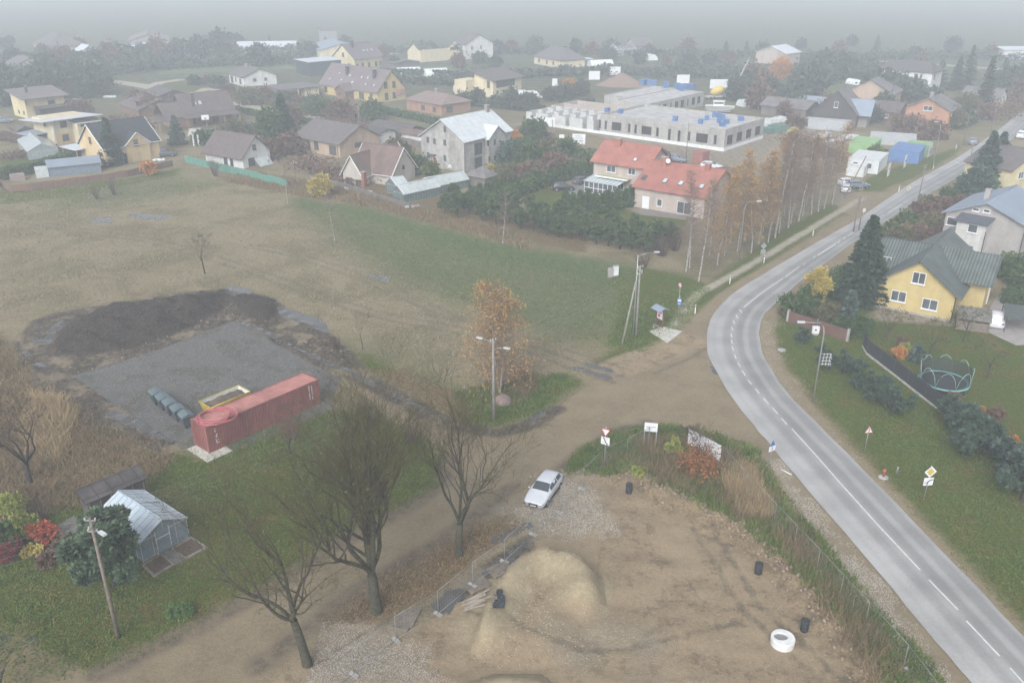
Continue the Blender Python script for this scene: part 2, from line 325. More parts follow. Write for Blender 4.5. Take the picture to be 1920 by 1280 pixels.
def HG(x, y):
    """height of the ground"""
    x = np.asarray(x, float); y = np.asarray(y, float)
    near = np.clip((260-y)/120, 0, 1)
    h = (.05*VN(x,y,6,1)+.03*VN(x,y,1.7,2))*near
    d = sdf_poly(x,y,ROAD_POLY); flat = np.clip((-d-.1)/1.2, 0, 1); h = h*flat-.035*(1-flat)
    k = np.clip(sdf_poly(x,y,MUD_HEAP), 0, 9); h = h+(1.15*(1-np.exp(-k/2.0)))*(1+.45*VN(x,y,2.5,3))+np.where(k > 0, (.25*VN(x,y,.9,4)+.3*VN(x,y,1.6,14))*np.minimum(k, 1), 0)
    k = np.clip(sdf_poly(x,y,MUD_HEAP2), 0, 9); h = h+.9*(1-np.exp(-k/1.2))*(1+.3*VN(x,y,1.5,5))
    k = np.clip(sdf_poly(x,y,SAND_HEAP), 0, 9); dl = 2.0-sdf_line(x,y,SAND_RIDGE,2.0); h = h+(1.35*np.exp(-(dl/1.3)**2)+.5*np.clip(k/1.6, 0, 1))*np.clip(k/.5, 0, 1)*(1+.08*VN(x,y,2.2,6)+.05*VN(x,y,.6,16))
    k = np.clip(sdf_poly(x,y,SAND_HEAP2), 0, 9); h = h+1.3*(1-np.exp(-k/1.5))*(1+.2*VN(x,y,1.8,7))
    b = np.clip(sdf_line(x,y,BERM,2.0)/2.0, 0, 1); h = h+.55*b*(1+.6*VN(x,y,1.1,8)+.4*VN(x,y,.5,9))
    b = np.clip(sdf_line(x,y,pl((1060,905),(1120,870),(1180,880)),1.4)/1.4, 0, 1); h = h+.35*b*(1+.5*VN(x,y,1.0,8))
    m = np.clip(zone('mud',x,y)/.8, 0, 1)*np.clip(.2-zone('gravel',x,y)/.5, 0, 1); h = h+m*(.2*VN(x,y,.9,10)+.1*VN(x,y,.45,13))
    s = np.clip(zone('sand',x,y)/1.5, 0, 1); h = h+s*(.09*VN(x,y,1.2,11)+.09*VN(x*.4+y,y*.4-x*.25,1.6,12)+.04*VN(x,y,.5,15))
    r = np.clip(zone('rut',x,y)/.2, 0, 1); h = h-.05*r
    return h
def hz(x, y): return float(HG(np.array([x]), np.array([y]))[0])
def grow(a, end, f):
    out = [a[-1]]; s = a[-1]-a[-2]
    while out[-1] < end: s *= f; out.append(min(out[-1]+s, end))
    return out[1:]
ys = list(np.arange(28, 95, .32))+list(np.arange(95, 190, .6))+list(np.arange(190, 345, 1.3)); ys += grow(ys, 3300, 1.035); ys = [-50.0, -20, 0, 12, 20, 25]+ys
xr = list(np.arange(0, 42, .32))+list(np.arange(42, 90, .7))+list(np.arange(90, 165, 1.4)); xr += grow(xr, 2400, 1.05); xs = [-v for v in xr[:0:-1]]+xr
gx, gy = np.meshgrid(xs, ys); nx, ny = len(xs), len(ys)
X, Y = gx.ravel(), gy.ravel(); H_ = HG(X, Y)
ZV = {k: zone(k, X, Y) for k in Zn}
road_d = sdf_poly(X, Y, ROAD_POLY)
# ---- ground shader
def ground_mat():
    m, n, b, N, L = newmat('earth_and_grass')
    tc = N('ShaderNodeTexCoord')
    def noise(s, det=6, r=.6, dist=0):
        q = N('ShaderNodeTexNoise'); q.inputs['Scale'].default_value = s; q.inputs['Detail'].default_value = det; q.inputs['Roughness'].default_value = r; q.inputs['Distortion'].default_value = dist
        L(tc.outputs['Object'], q.inputs['Vector']); return q.outputs[0]
    def mix(f, a, c):
        q = N('ShaderNodeMix'); q.data_type = 'RGBA'
        if isinstance(f, float): q.inputs[0].default_value = f
        else: L(f, q.inputs[0])
        for i, v in ((6, a), (7, c)):
            if isinstance(v, tuple): q.inputs[i].default_value = v+(1,)
            else: L(v, q.inputs[i])
        return q.outputs[2]
    def step(v, lo, hi, a=0.0, c=1.0):
        q = N('ShaderNodeMapRange'); q.interpolation_type = 'SMOOTHSTEP'; q.inputs[1].default_value = lo; q.inputs[2].default_value = hi; q.inputs[3].default_value = a; q.inputs[4].default_value = c
        L(v, q.inputs[0]); return q.outputs[0]
    def madd(v, k, c):
        q = N('ShaderNodeMath'); q.operation = 'MULTIPLY_ADD'; L(v, q.inputs[0]); q.inputs[1].default_value = k
        if isinstance(c, float): q.inputs[2].default_value = c
        else: L(c, q.inputs[2])
        return q.outputs[0]
    def add(a, c):
        q = N('ShaderNodeMath'); q.operation = 'ADD'; L(a, q.inputs[0]); L(c, q.inputs[1]); return q.outputs[0]
    def mul(a, c):
        q = N('ShaderNodeMath'); q.operation = 'MULTIPLY'; L(a, q.inputs[0])
        if isinstance(c, float): q.inputs[1].default_value = c
        else: L(c, q.inputs[1])
        return q.outputs[0]
    n1, n4, n15, n60 = noise(.28, 6, .68), noise(1.0, 6, .72), noise(3.2, 6, .75), noise(9, 5, .8)
    patch = noise(.11, 7, .68, .6)
    def zn(name, amp=1.2, soft=.35, off=0.0):
        at = N('ShaderNodeAttribute'); at.attribute_name = name
        e = madd(n4, amp, madd(n1, amp*1.4, at.outputs['Fac'])); e = madd(n15, amp*.5, e)
        c = -(amp*.5+amp*.7+amp*.25)+off
        return step(e, -c-soft, -c+soft)
    # dry field
    f1 = mix(step(n15, .4, .6), (.175,.145,.085), (.325,.27,.18))
    f1 = mix(step(n60, .46, .6, 0, .75), f1, (.40,.34,.235))
    f2 = mix(step(n15, .4, .6), (.11,.10,.05), (.22,.19,.11))
    base = mix(step(patch, .40, .62, 0, .8), f1, f2); base = mix(mul(step(n1, .54, .66), step(n4, .4, .6, .3, .9)), base, mix(step(n15, .4, .6), (.22,.18,.125), (.36,.30,.215))); base = mix(mul(zn('fgreen', 4.0, 5.0), step(n4, .3, .6, .5, 1.0)), base, mix(step(n15, .38, .62), (.07,.095,.035), (.15,.175,.075)))
    grn = mix(step(n15, .4, .6), (.04,.068,.007), (.10,.14,.018)); grn = mix(step(n60, .46, .62, 0, .8), grn, (.15,.18,.035)); grn = mix(step(n4, .45, .68, 0, .5), grn, (.04,.06,.014))
    lit = mix(step(n60, .5, .6), grn, (.30,.17,.06))                   # fallen leaves
    grn = mix(mul(step(n4, .48, .66), step(n1, .42, .58)), grn, lit); grn = mix(step(n1, .5, .66, 0, .8), grn, mix(step(n15, .4, .6), (.09,.075,.018), (.19,.15,.045)))
    far = N('ShaderNodeSeparateXYZ'); L(tc.outputs['Object'], far.inputs[0]); fy = step(far.outputs['Y'], 175, 330)
    base = mix(mul(fy, step(n1, .35, .55, .4, 1)), base, mix(step(patch, .42, .6), (.055,.085,.035), (.11,.105,.07)))
    base = mix(mul(zn('strip', 3.5, 2.5), step(n4, .3, .55, .55, 1)), base, mix(step(n15, .4, .6), (.055,.095,.025), (.125,.17,.06)))
    base = mix(zn('green', 1.8, .7), base, grn)
    base = mix(zn('green2', 1.5, 1.5), base, (.14,.17,.09))
    dead = mix(step(n15, .35, .6), (.07,.05,.028), (.19,.135,.075)); dead = mix(step(n60, .45, .65, 0, .8), dead, (.33,.25,.15)); dead = mix(step(n4, .5, .68, 0, .8), dead, grn)
    base = mix(zn('dead', 1.8, .6), base, dead)
    bare = mix(step(n4, .35, .65), (.21,.175,.14), (.34,.30,.25))
    base = mix(zn('bare', 1.5, .8), base, bare)
    dirt = mix(step(n1, .36, .66), (.29,.24,.17), (.23,.19,.135)); dirt = mix(step(n15, .42, .62, 0, .55), dirt, (.36,.29,.195)); dirt = mix(step(n60, .5, .66, 0, .3), dirt, (.17,.13,.085)); dirt = mix(mul(step(n4, .5, .62, 0, .3), step(n1, .45, .6)), dirt, (.18,.14,.09))
    base = mix(zn('dirt', .9, .35), base, dirt)
    base = mix(zn('street', .5, .4), base, mix(step(n4, .35, .65), (.36,.33,.28), (.46,.425,.37)))  # far street's wet sheen put into its pale colour, with its own grey
    mud = mix(step(n4, .38, .62), (.04,.033,.03), (.10,.08,.066)); mud = mix(step(n15, .48, .62, 0, .8), mud, (.23,.19,.14)); mud = mix(step(n1, .5, .62, 0, .75), mud, (.29,.245,.18)); mud = mix(step(n60, .55, .68, 0, .6), mud, (.06,.05,.04))
    base = mix(zn('mud', 1.0, .4), base, mud)
    k_ = mix(step(n60, .42, .6), (.10,.10,.102), (.22,.22,.226)); k_ = mix(step(n1, .48, .6, 0, .8), k_, mix(step(n15, .4, .6), (.075,.07,.062), (.15,.14,.125))); k_ = mix(mul(step(n4, .52, .66, 0, .7), step(n1, .4, .55)), k_, (.26,.225,.18))
    base = mix(zn('gravel', .35, .25), base, k_)
    base = mix(mul(zn('edge', .8, .5), step(n15, .3, .55, .3, 1)), base, mix(step(n4, .35, .62), (.125,.10,.08), (.22,.18,.135)))
    sa = mix(step(n1, .4, .62), (.345,.27,.19), (.285,.222,.155)); sa = mix(step(n15, .42, .6, 0, .5), sa, (.41,.33,.235)); sa = mix(mul(step(n4, .5, .6), step(n1, .4, .55)), sa, (.22,.17,.12)); sa = mix(step(n60, .54, .66, 0, .3), sa, (.2,.15,.095))
    base = mix(zn('sand', .9, .35), base, sa)
    st = mix(step(n60, .42, .6), (.20,.175,.14), (.42,.385,.335)); st = mix(step(n4, .42, .6, 0, .7), st, (.27,.22,.155))
    base = mix(mul(zn('stone', 2.6, 1.4), step(n15, .3, .55, .45, .95)), base, st)
    cl = mix(step(n15, .35, .65), (.2,.15,.1), (.34,.265,.18)); cl = mix(step(n4, .5, .65, 0, .8), cl, (.12,.095,.07))
    base = mix(zn('berm', 1.0, .5), base, cl)
    base = mix(mul(zn('heap', 1.6, .8), step(n4, .3, .6, .35, 1)), base, mix(step(n15, .4, .65), (.36,.305,.22), (.44,.385,.28)))
    base = mix(zn('mudheap', .6, .4), base, mix(step(n15, .35, .65), (.03,.025,.022), (.082,.067,.056)))
    base = mix(mul(zn('rut', .45, .16), step(n4, .35, .6, .2, .7)), base, (.15,.128,.10))
    wet = mul(zn('wet', .9, .12), 1.0)
    base = mix(wet, base, (.085,.08,.075))
    gm_ = N('ShaderNodeMix'); gm_.data_type = 'RGBA'; gm_.blend_type = 'MULTIPLY'; gm_.inputs[0].default_value = 1; gm_.inputs[7].default_value = (.85,.83,.74,1); L(base, gm_.inputs[6]); base = gm_.outputs[2]
    L(base, b.inputs['Base Color'])
    rg = N('ShaderNodeMapRange'); rg.inputs[3].default_value = .9; rg.inputs[4].default_value = .06; L(wet, rg.inputs[0]); L(rg.outputs[0], b.inputs['Roughness'])
    b.inputs['Specular IOR Level'].default_value = .25
    sp = N('ShaderNodeMapRange'); sp.inputs[3].default_value = .2; sp.inputs[4].default_value = .9; L(wet, sp.inputs[0]); L(sp.outputs[0], b.inputs['Specular IOR Level'])
    bp = N('ShaderNodeBump'); bp.inputs['Distance'].default_value = .12
    inv = N('ShaderNodeMapRange'); inv.inputs[3].default_value = .8; inv.inputs[4].default_value = 0; L(wet, inv.inputs[0]); L(inv.outputs[0], bp.inputs['Strength'])
    L(add(mul(n15, .8), n60), bp.inputs['Height']); L(bp.outputs[0], b.inputs['Normal'])
    return m
GM = ground_mat()
ZV['berm'] = sdf_line(X, Y, BERM, 2.1); ZV['heap'] = np.maximum(sdf_line(X, Y, SAND_RIDGE, 1.7), sdf_poly(X, Y, SAND_HEAP2)); ZV['mudheap'] = np.maximum(sdf_poly(X, Y, MUD_HEAP), sdf_poly(X, Y, MUD_HEAP2))
idx = np.arange(nx*ny).reshape(ny, nx)
quads = np.stack([idx[:-1,:-1], idx[:-1,1:], idx[1:,1:], idx[1:,:-1]], -1).reshape(-1, 4)
def fz(a): return a[quads].mean(1)
cls = np.zeros(len(quads), int)
cls[fz(ZV['dirt']) > -.3] = 1
cls[fz(ZV['sand']) > -.1] = 2
cls[fz(ZV['gravel']) > -.1] = 3
cls[fz(sdf_poly(X, Y, MUD_HEAP)) > 0] = 4
cls[fz(ZV['mudheap']) > 0] = np.maximum(cls[fz(ZV['mudheap']) > 0], 4)
cls[fz(sdf_poly(X, Y, SAND_HEAP)) > 0] = 5
cls[fz(sdf_poly(X, Y, SAND_HEAP2)) > 0] = 6
FP = sdf_line(X, Y, pl((1288,585),(1292,568),(1310,550),(1350,528),(1400,501),(1450,471),(1500,441),(1545,414),(1580,393)), 1.0)
cls[fz(FP) > 0] = 7
cls[(fz(road_d) > .6)] = 0
keepf = ~((fz(road_d) > 1.2))                      # the asphalt lies over this part
for c, nm in enumerate(('ground','dirt_road','building_site','gravel_yard','earth_heap','sand_heap','sand_heap','footpath')):
    k = (cls == c) & keepf; q = quads[k]; u, inv = np.unique(q, return_inverse=True); q = inv.reshape(-1, 4)
    o = np_mesh(nm, np.stack([X[u], Y[u], H_[u]], 1), q, GM, smooth=True)
    for zk, zvv in ZV.items():
        at = o.data.attributes.new(zk, 'FLOAT', 'POINT'); at.data.foreach_set('value', zvv[u].astype(np.float32))
    if c in (4,): tag(o, 'long dark heap of turned-up mud beyond the gravel yard', 'earth heap')
    elif c == 5: tag(o, 'crescent-shaped heap of pale sand behind the bare trees', 'sand heap')
    elif c == 6: tag(o, 'low yellowish sand heap at the bottom edge of the site', 'sand heap')
    else: tag(o, kind='structure')
# ---- asphalt
def asphalt():
    m, n, b, N, L = newmat('asphalt')
    tc = N('ShaderNodeTexCoord'); uv = N('ShaderNodeSeparateXYZ'); L(tc.outputs['UV'], uv.inputs[0])
    cr = N('ShaderNodeValToRGB'); els = [(0,.36),(.08,.37),(.14,.34),(.21,.37),(.27,.36),(.33,.28),(.41,.27),(.47,.32),(.52,.31),(.58,.25),(.66,.245),(.71,.33),(.76,.33),(.81,.255),(.92,.25),(.96,.31),(1,.33)]
    while len(cr.color_ramp.elements) < len(els): cr.color_ramp.elements.new(.5)
    for i, (p, c) in enumerate(els): cr.color_ramp.elements[i].position = p; cr.color_ramp.elements[i].color = (c*.95, c*.94, c*.90, 1)
    no = N('ShaderNodeTexNoise'); no.inputs['Scale'].default_value = 1.4; no.inputs['Detail'].default_value = 8; no.inputs['Roughness'].default_value = .7
    mp = N('ShaderNodeMapping'); mp.inputs['Scale'].default_value = (3, .12, 1); L(tc.outputs['UV'], mp.inputs[0]); L(mp.outputs[0], no.inputs['Vector'])
    n2 = N('ShaderNodeTexNoise'); n2.inputs['Scale'].default_value = 5; n2.inputs['Detail'].default_value = 8; n2.inputs['Roughness'].default_value = .75; L(tc.outputs['Object'], n2.inputs['Vector'])
    n3 = N('ShaderNodeTexNoise'); n3.inputs['Scale'].default_value = .25; n3.inputs['Detail'].default_value = 6; L(tc.outputs['Object'], n3.inputs['Vector'])
    a = N('ShaderNodeMath'); a.operation = 'MULTIPLY_ADD'; L(no.outputs[0], a.inputs[0]); a.inputs[1].default_value = .05; L(uv.outputs[0], a.inputs[2])
    a2 = N('ShaderNodeMath'); a2.operation = 'SUBTRACT'; L(a.outputs[0], a2.inputs[0]); a2.inputs[1].default_value = .025
    L(a2.outputs[0], cr.inputs[0])
    v = N('ShaderNodeMapRange'); v.inputs[1].default_value = .3; v.inputs[2].default_value = .7; v.inputs[3].default_value = .89; v.inputs[4].default_value = 1.1; L(n2.outputs[0], v.inputs[0])
    v3 = N('ShaderNodeMapRange'); v3.inputs[1].default_value = .35; v3.inputs[2].default_value = .65; v3.inputs[3].default_value = .85; v3.inputs[4].default_value = 1.1; L(n3.outputs[0], v3.inputs[0])
    mm = N('ShaderNodeMath'); mm.operation = 'MULTIPLY'; L(v.outputs[0], mm.inputs[0]); L(v3.outputs[0], mm.inputs[1])
    mx = N('ShaderNodeMix'); mx.data_type = 'RGBA'; mx.blend_type = 'MULTIPLY'; mx.inputs[0].default_value = 1; L(cr.outputs[0], mx.inputs[6]); L(mm.outputs[0], mx.inputs[7])
    L(mx.outputs[2], b.inputs['Base Color']); b.inputs['Roughness'].default_value = .62; b.inputs['Specular IOR Level'].default_value = .35
    return m
nc = 9; rv = []; ruv = []; acc = 0
for i in range(len(rl)):
    if i: acc += math.dist(((rl[i][0]+rr[i][0])/2, (rl[i][1]+rr[i][1])/2), ((rl[i-1][0]+rr[i-1][0])/2, (rl[i-1][1]+rr[i-1][1])/2))
    for j in range(nc):
        t = j/(nc-1); jl = 0 if 0 < j < nc-1 else .09*float(VN(acc*1.0, j*7.0, 2.3, 20))+.04*float(VN(acc*1.0, j*7.0, .6, 21))
        x = rl[i][0]*(1-t)+rr[i][0]*t; y = rl[i][1]*(1-t)+rr[i][1]*t
        dx, dy = rr[i][0]-rl[i][0], rr[i][1]-rl[i][1]; l = math.hypot(dx, dy)
        rv.append((x+dx/l*jl, y+dy/l*jl, .02+.05*(1-(2*t-1)**2) if True else 0)); ruv.append((t, acc))
rf = [(i*nc+j, (i+1)*nc+j, (i+1)*nc+j+1, i*nc+j+1) for i in range(len(rl)-1) for j in range(nc-1)]
rf = [f[::-1] for f in rf]
road = np_mesh('road', rv, rf, asphalt(), smooth=True)
uvl = road.data.uv_layers.new(name='UVMap'); lv = np.zeros(len(road.data.loops), np.int32); road.data.loops.foreach_get('vertex_index', lv)
uvl.data.foreach_set('uv', np.array(ruv, np.float32)[lv].ravel()); tag(road, kind='structure')
# painted markings, each dash where it stands
WP = M('road_paint', (.62,.62,.6), (.5,.5,.48), 3, .6)
q6, q3, q2 = Z(1240,900,2.824), Z(1100,440,2.782), Z(1420,340,3.556)
dash = [[q6(1845,997),q6(1960,1125)],[q6(1614,748),q6(1790,935)],[q6(1415,530),q6(1570,690)],[q6(1370,480),q6(1150,245),q6(930,0),(1530,855),q3(1070,1015)]]
for a, b_ in (((1015,960),(1045,993)),((968,905),(997,938)),((922,855),(948,885)),((880,805),(900,832)),((840,760),(860,783)),((810,712),(828,738)),((788,670),(802,692)),((770,628),(780,650)),((758,585),(767,608)),((753,550),(760,572)),((752,517),(757,537)),((755,485),(762,500)),((763,452),(772,466)),((778,420),(788,437)),((795,393),(810,408)),((1035,225),(1110,168)),((1130,160),(1140,152)),((1180,125),(1195,115)),((1205,108),(1300,48))):
    dash.append([q3(*a), q3(*b_)])
dash.append([q3(820,380), q3(920,300), q3(1025,230)])
for a, b_ in (((400,500),(520,425)),((535,415),(550,400)),((570,390),(590,375)),((600,370),(640,345)),((775,265),(845,225)),((870,212),(960,158))): dash.append([q2(*a), q2(*b_)])
dash += [[(1735,340),(1762,325)],[(1775,316),(1800,303)],[(1788,301),(1800,309)],[(1796,297),(1812,305)],[(1825,290),(1842,279)]]
mb = MB()
for ln in dash:
    P = pl(*ln); A, B = offs(P, .065), offs(P, -.065)
    for i in range(len(P)-1):
        zz = [.082]*4
        mb.face([(A[i][0],A[i][1],.082),(B[i][0],B[i][1],.082),(B[i+1][0],B[i+1][1],.082),(A[i+1][0],A[i+1][1],.082)])
mb.build('lane_markings', WP, road)
# ------------------------------------------------------------ materials of buildings
def wallm(name, c, c2=None, **k):
    k.setdefault('dirt', .25); return M(name, c, c2 or tuple(v*.88 for v in c), 1.2, .85, **k)
W_YEL = wallm('yellow_render', (.52,.41,.185), dirt=.12)
W_YEL2 = wallm('pale_yellow_render', (.62,.54,.33)); W_CRM = wallm('cream_render', (.64,.56,.38)); W_OCH = wallm('apricot_render', (.60,.46,.26))
W_PNK = wallm('pinkish_beige_render', (.46,.39,.34)); W_GRY = wallm('grey_render', (.42,.41,.38), (.33,.315,.29), dirt=.45)
W_WHT = wallm('white_render', (.66,.66,.63)); W_BRK = wallm('grey_brick', (.42,.39,.37), pat='brick', ps=(.26,.085), pc=.7, dirt=.2)
W_TAN = wallm('tan_render', (.45,.34,.25)); W_RBR = wallm('red_brick', (.40,.24,.17), pat='brick', ps=(.26,.085), pc=.75); W_ORG = wallm('orange_brick', (.50,.27,.17), pat='brick', ps=(.26,.085), pc=.8)
W_BLK = wallm('block_wall', (.44,.425,.40), (.36,.345,.32), pat='brick', ps=(.5,.25), pc=.85, dirt=.3); W_SID = wallm('white_siding', (.58,.575,.54), pat='brick', ps=(9,.14), pc=.7)
W_DRK = wallm('dark_boards', (.09,.08,.075), pat='planks', ps=(.18,1), pc=.5); W_BRD = wallm('weathered_boards', (.18,.16,.145), pat='planks', ps=(.16,1), pc=.55, dirt=.4)
W_BRN = wallm('brown_boards', (.20,.12,.085), pat='planks', ps=(.16,1), pc=.6); W_WRK = wallm('old_rubble_wall', (.3,.27,.24))
R_BRN = M('brown_metal_tiles', (.155,.125,.115), (.12,.095,.09), .8, .5, .25, 'tiles', (.2,.38), .62)
R_SLT = M('grey_slates', (.17,.15,.145), (.13,.115,.11), .8, .6, .2, 'tiles', (.3,.3), .7)
R_DRK = M('dark_bitumen_shingles', (.055,.062,.07), (.04,.045,.05), .8, .8, .15, 'tiles', (.4,.15), .8)
R_GRN = M('green_wavy_roofing', (.165,.195,.18), (.125,.15,.138), .8, .5, .8, 'corr', (.38,1), .4, dirt=.3)
R_RED = M('red_roof_tiles', (.40,.165,.125), (.33,.13,.10), .6, .6, .3, 'tiles', (.22,.33), .66, dirt=.15)
R_ZNC = M('zinc_sheets', (.62,.65,.66), (.54,.57,.58), .7, .45, .2, 'tiles', (.55,1.2), .8)
R_BLU = M('blue_grey_sheet_roof', (.27,.32,.38), (.23,.275,.33), .5, .45, .3, 'corr', (.3,1), .8)
R_ETR = M('old_fibre_cement', (.26,.24,.235), (.19,.18,.17), 1, .8, .4, 'corr', (.16,1), .6, dirt=.4)
R_BRO = M('reddish_brown_roofing', (.23,.155,.13), (.17,.12,.105), .7, .7, .3, 'corr', (.15,1), .6, dirt=.3)
R_LGT = M('light_metal_roof', (.6,.63,.66), (.52,.55,.58), .5, .4, .2, 'corr', (.25,1), .85); R_FEL = M('roof_felt', (.13,.12,.115), (.09,.082,.08), 1.3, .9, .2, 'tiles', (1.0,1.4), .75)
WH = M('white_plastic', (.72,.73,.72), (.66,.67,.66), 2, .4); BRF = M('brown_frame', (.09,.06,.045), None, 2, .5); DGF = M('dark_grey_frame', (.1,.105,.11), None, 2, .5)
GLS = M('window_glass', (.055,.065,.075), (.10,.115,.125), .6, .12, spec=.7); DKH = M('dark_door_and_shade', (.03,.028,.026), (.045,.042,.04), 2, .9)  # near-black for doors, and painted as shade inside empty openings
CON = M('concrete', (.40,.39,.365), (.30,.29,.27), 2.5, .85, .2, dirt=.3); CONL = M('light_concrete', (.55,.53,.47), (.44,.42,.37), 2, .85, .2, dirt=.2)
TRM = M('white_trim', (.7,.7,.68), None, 2, .5); GUT = M('dark_gutter', (.07,.06,.055), None, 2, .5); GMET = M('galvanised_steel', (.42,.43,.43), (.34,.35,.35), 3, .4, metal=.5)
WOOD = M('weathered_timber', (.23,.19,.155), (.15,.125,.10), 4, .85, .2); POLEW = M('pole_concrete', (.30,.285,.26), (.22,.21,.19), 3, .9, .2, dirt=.3)
class House:
    """local frame: origin at the near corner, x along the right-hand wall, y along the left-hand wall"""
    def __init__(s, name, label, cat, N, yaw, group=None):
        s.N = G(*N); s.yaw = R(yaw); s.e = empty(name, label, cat, s.N[0], s.N[1], 0, s.yaw, group)
    def lp(s, px, py, z):
        x, y = G(px, py, z); x -= s.N[0]; y -= s.N[1]; c, q = math.cos(s.yaw), math.sin(s.yaw); return (x*c+y*q, -x*q+y*c)
    def on(s, face, px, py, off=0.0):
        i = 1 if face in 'FB' else 0; lo, hi = -2.0, 25.0; a = s.lp(px, py, lo)[i]-off
        for _ in range(40):
            m = (lo+hi)/2
            if ((s.lp(px, py, m)[i]-off) > 0) == (a > 0): lo = m
            else: hi = m
        return s.lp(px, py, lo)[1-i], lo
    def wall(s, x0, x1, y0, y1, h, mat, gable=None, hr=0, name='wall', z0=-.3, flat=False):
        m = MB()
        if gable == 'x':   # ridge along x: gable ends on x faces
            ym = (y0+y1)/2
            m.face([(x0,y0,z0),(x1,y0,z0),(x1,y0,h),(x0,y0,h)]); m.face([(x1,y1,z0),(x0,y1,z0),(x0,y1,h),(x1,y1,h)])
            m.face([(x1,y0,z0),(x1,y1,z0),(x1,y1,h),(x1,ym,hr),(x1,y0,h)]); m.face([(x0,y1,z0),(x0,y0,z0),(x0,y0,h),(x0,ym,hr),(x0,y1,h)])
        elif gable == 'y':
            xm = (x0+x1)/2
            m.face([(x1,y0,z0),(x1,y1,z0),(x1,y1,h),(x1,y0,h)]); m.face([(x0,y1,z0),(x0,y0,z0),(x0,y0,h),(x0,y1,h)])
            m.face([(x0,y0,z0),(x1,y0,z0),(x1,y0,h),(xm,y0,hr),(x0,y0,h)]); m.face([(x1,y1,z0),(x0,y1,z0),(x0,y1,h),(xm,y1,hr),(x1,y1,h)])
        elif gable in ('+x','-x','+y','-y'):   # single pitch, rising towards that side; hr = high side
            hh = {(0,0): hr if gable in ('-x','-y') else h}
            f = lambda x, y: hr if ((gable == '+x' and x == x1) or (gable == '-x' and x == x0) or (gable == '+y' and y == y1) or (gable == '-y' and y == y0)) else h
            P = [(x0,y0),(x1,y0),(x1,y1),(x0,y1)]
            for i in range(4):
                a, b = P[i], P[(i+1) % 4]; m.face([(a[0],a[1],z0),(b[0],b[1],z0),(b[0],b[1],f(*b)),(a[0],a[1],f(*a))])
            m.face([(p[0],p[1],f(*p)) for p in P])
        else: m.box(x0, x1, y0, y1, z0, h)
        return m.build(name, mat, s.e)
    def gable(s, x0, x1, y0, y1, he, hr, mat, axis='x', ov=.5, oe=.45, trim=None, t=.14, name='roof', hipA=0, hipB=0):
        """two slopes; hipA / hipB pull the ridge ends in and slope the ends"""
        m = MB(); tr = 0 if trim is None else 1
        def P(a, b, z): return (a, b, z) if axis == 'x' else (b, a, z)
        a0, a1, b0, b1 = (x0, x1, y0, y1) if axis == 'x' else (y0, y1, x0, x1)
        bm = (b0+b1)/2; sl = (hr-he)/(bm-b0); ze = he-sl*oe
        A0, A1, B0, B1 = a0-ov, a1+ov, b0-oe, b1+oe
        rA, rB = (A0+hipA, A1-hipB)
        def sl_(pts): m.slab(pts if axis == 'x' else pts[::-1], t)
        hz_ = hr+t
        sl_([P(A0,B0,ze+t), P(A1,B0,ze+t), P(rB,bm,hz_), P(rA,bm,hz_)]); sl_([P(A1,B1,ze+t), P(A0,B1,ze+t), P(rA,bm,hz_), P(rB,bm,hz_)])
        if hipA: sl_([P(A0,B1,ze+t), P(A0,B0,ze+t), P(rA,bm,hz_)])
        if hipB: sl_([P(A1,B0,ze+t), P(A1,B1,ze+t), P(rB,bm,hz_)])
        o = m.build(name, mat, s.e)
        if trim is not None:
            q = MB()
            for A, hp in ((A0, hipA), (A1, hipB)):
                if not hp:
                    for B in (B0, B1): q.tube([P(A,B,ze+t/2), P(A,bm,hr+t/2)], .11, 4)
            for B in (B0, B1): q.tube([P(A0,B,ze+t/2), P(A1,B,ze+t/2)], .07, 4)
            q.build('trim', trim, o)
        rc = MB().tube([P(rA,bm,hz_+.01), P(rB,bm,hz_+.01)], .09, 6); rc.build('ridge', mat, o)
        return o
    def roofpoly(s, pts, mat, t=.14, name='roof'):
        return MB().slab(pts, t).build(name, mat, s.e)
    def box(s, name, x0, x1, y0, y1, z0, z1, mat, parent=None):
        return MB().box(x0, x1, y0, y1, z0, z1).build(name, mat, parent or s.e)
    def win(s, face, px, py, w_=1.2, h_=1.3, off=0.0, fr=None, mull=1, z=None, u=None, name='window', glass=None, sill=True, d=.07):
        if u is None: u, z = s.on(face, px, py, off)
        fr = fr or WH; sg = -1 if face in 'FS' else 1
        m = MB(); q = MB(); t = .07 if w_ > .5 else .05
        def B(mm, a0, a1, z0, z1, d0, d1):
            lo, hi = sorted((off+sg*d0, off+sg*d1))
            if face in 'FB': mm.box(a0, a1, lo, hi, z0, z1)
            else: mm.box(lo, hi, a0, a1, z0, z1)
        B(m, u-w_/2, u-w_/2+t, z-h_/2, z+h_/2, 0, d); B(m, u+w_/2-t, u+w_/2, z-h_/2, z+h_/2, 0, d)
        B(m, u-w_/2+t, u+w_/2-t, z+h_/2-t, z+h_/2, 0, d); B(m, u-w_/2+t, u+w_/2-t, z-h_/2, z-h_/2+t, 0, d)
        for k in range(mull): c = u-w_/2+w_*(k+1)/(mull+1); B(m, c-.035, c+.035, z-h_/2+t, z+h_/2-t, 0, d*.9)
        if sill: B(m, u-w_/2-.08, u+w_/2+.08, z-h_/2-.08, z-h_/2, 0, d+.1)
        o = m.build(name, fr, s.e)
        B(q, u-w_/2+t, u+w_/2-t, z-h_/2+t, z+h_/2-t, 0, .025); q.build('pane', glass or GLS, o); return o
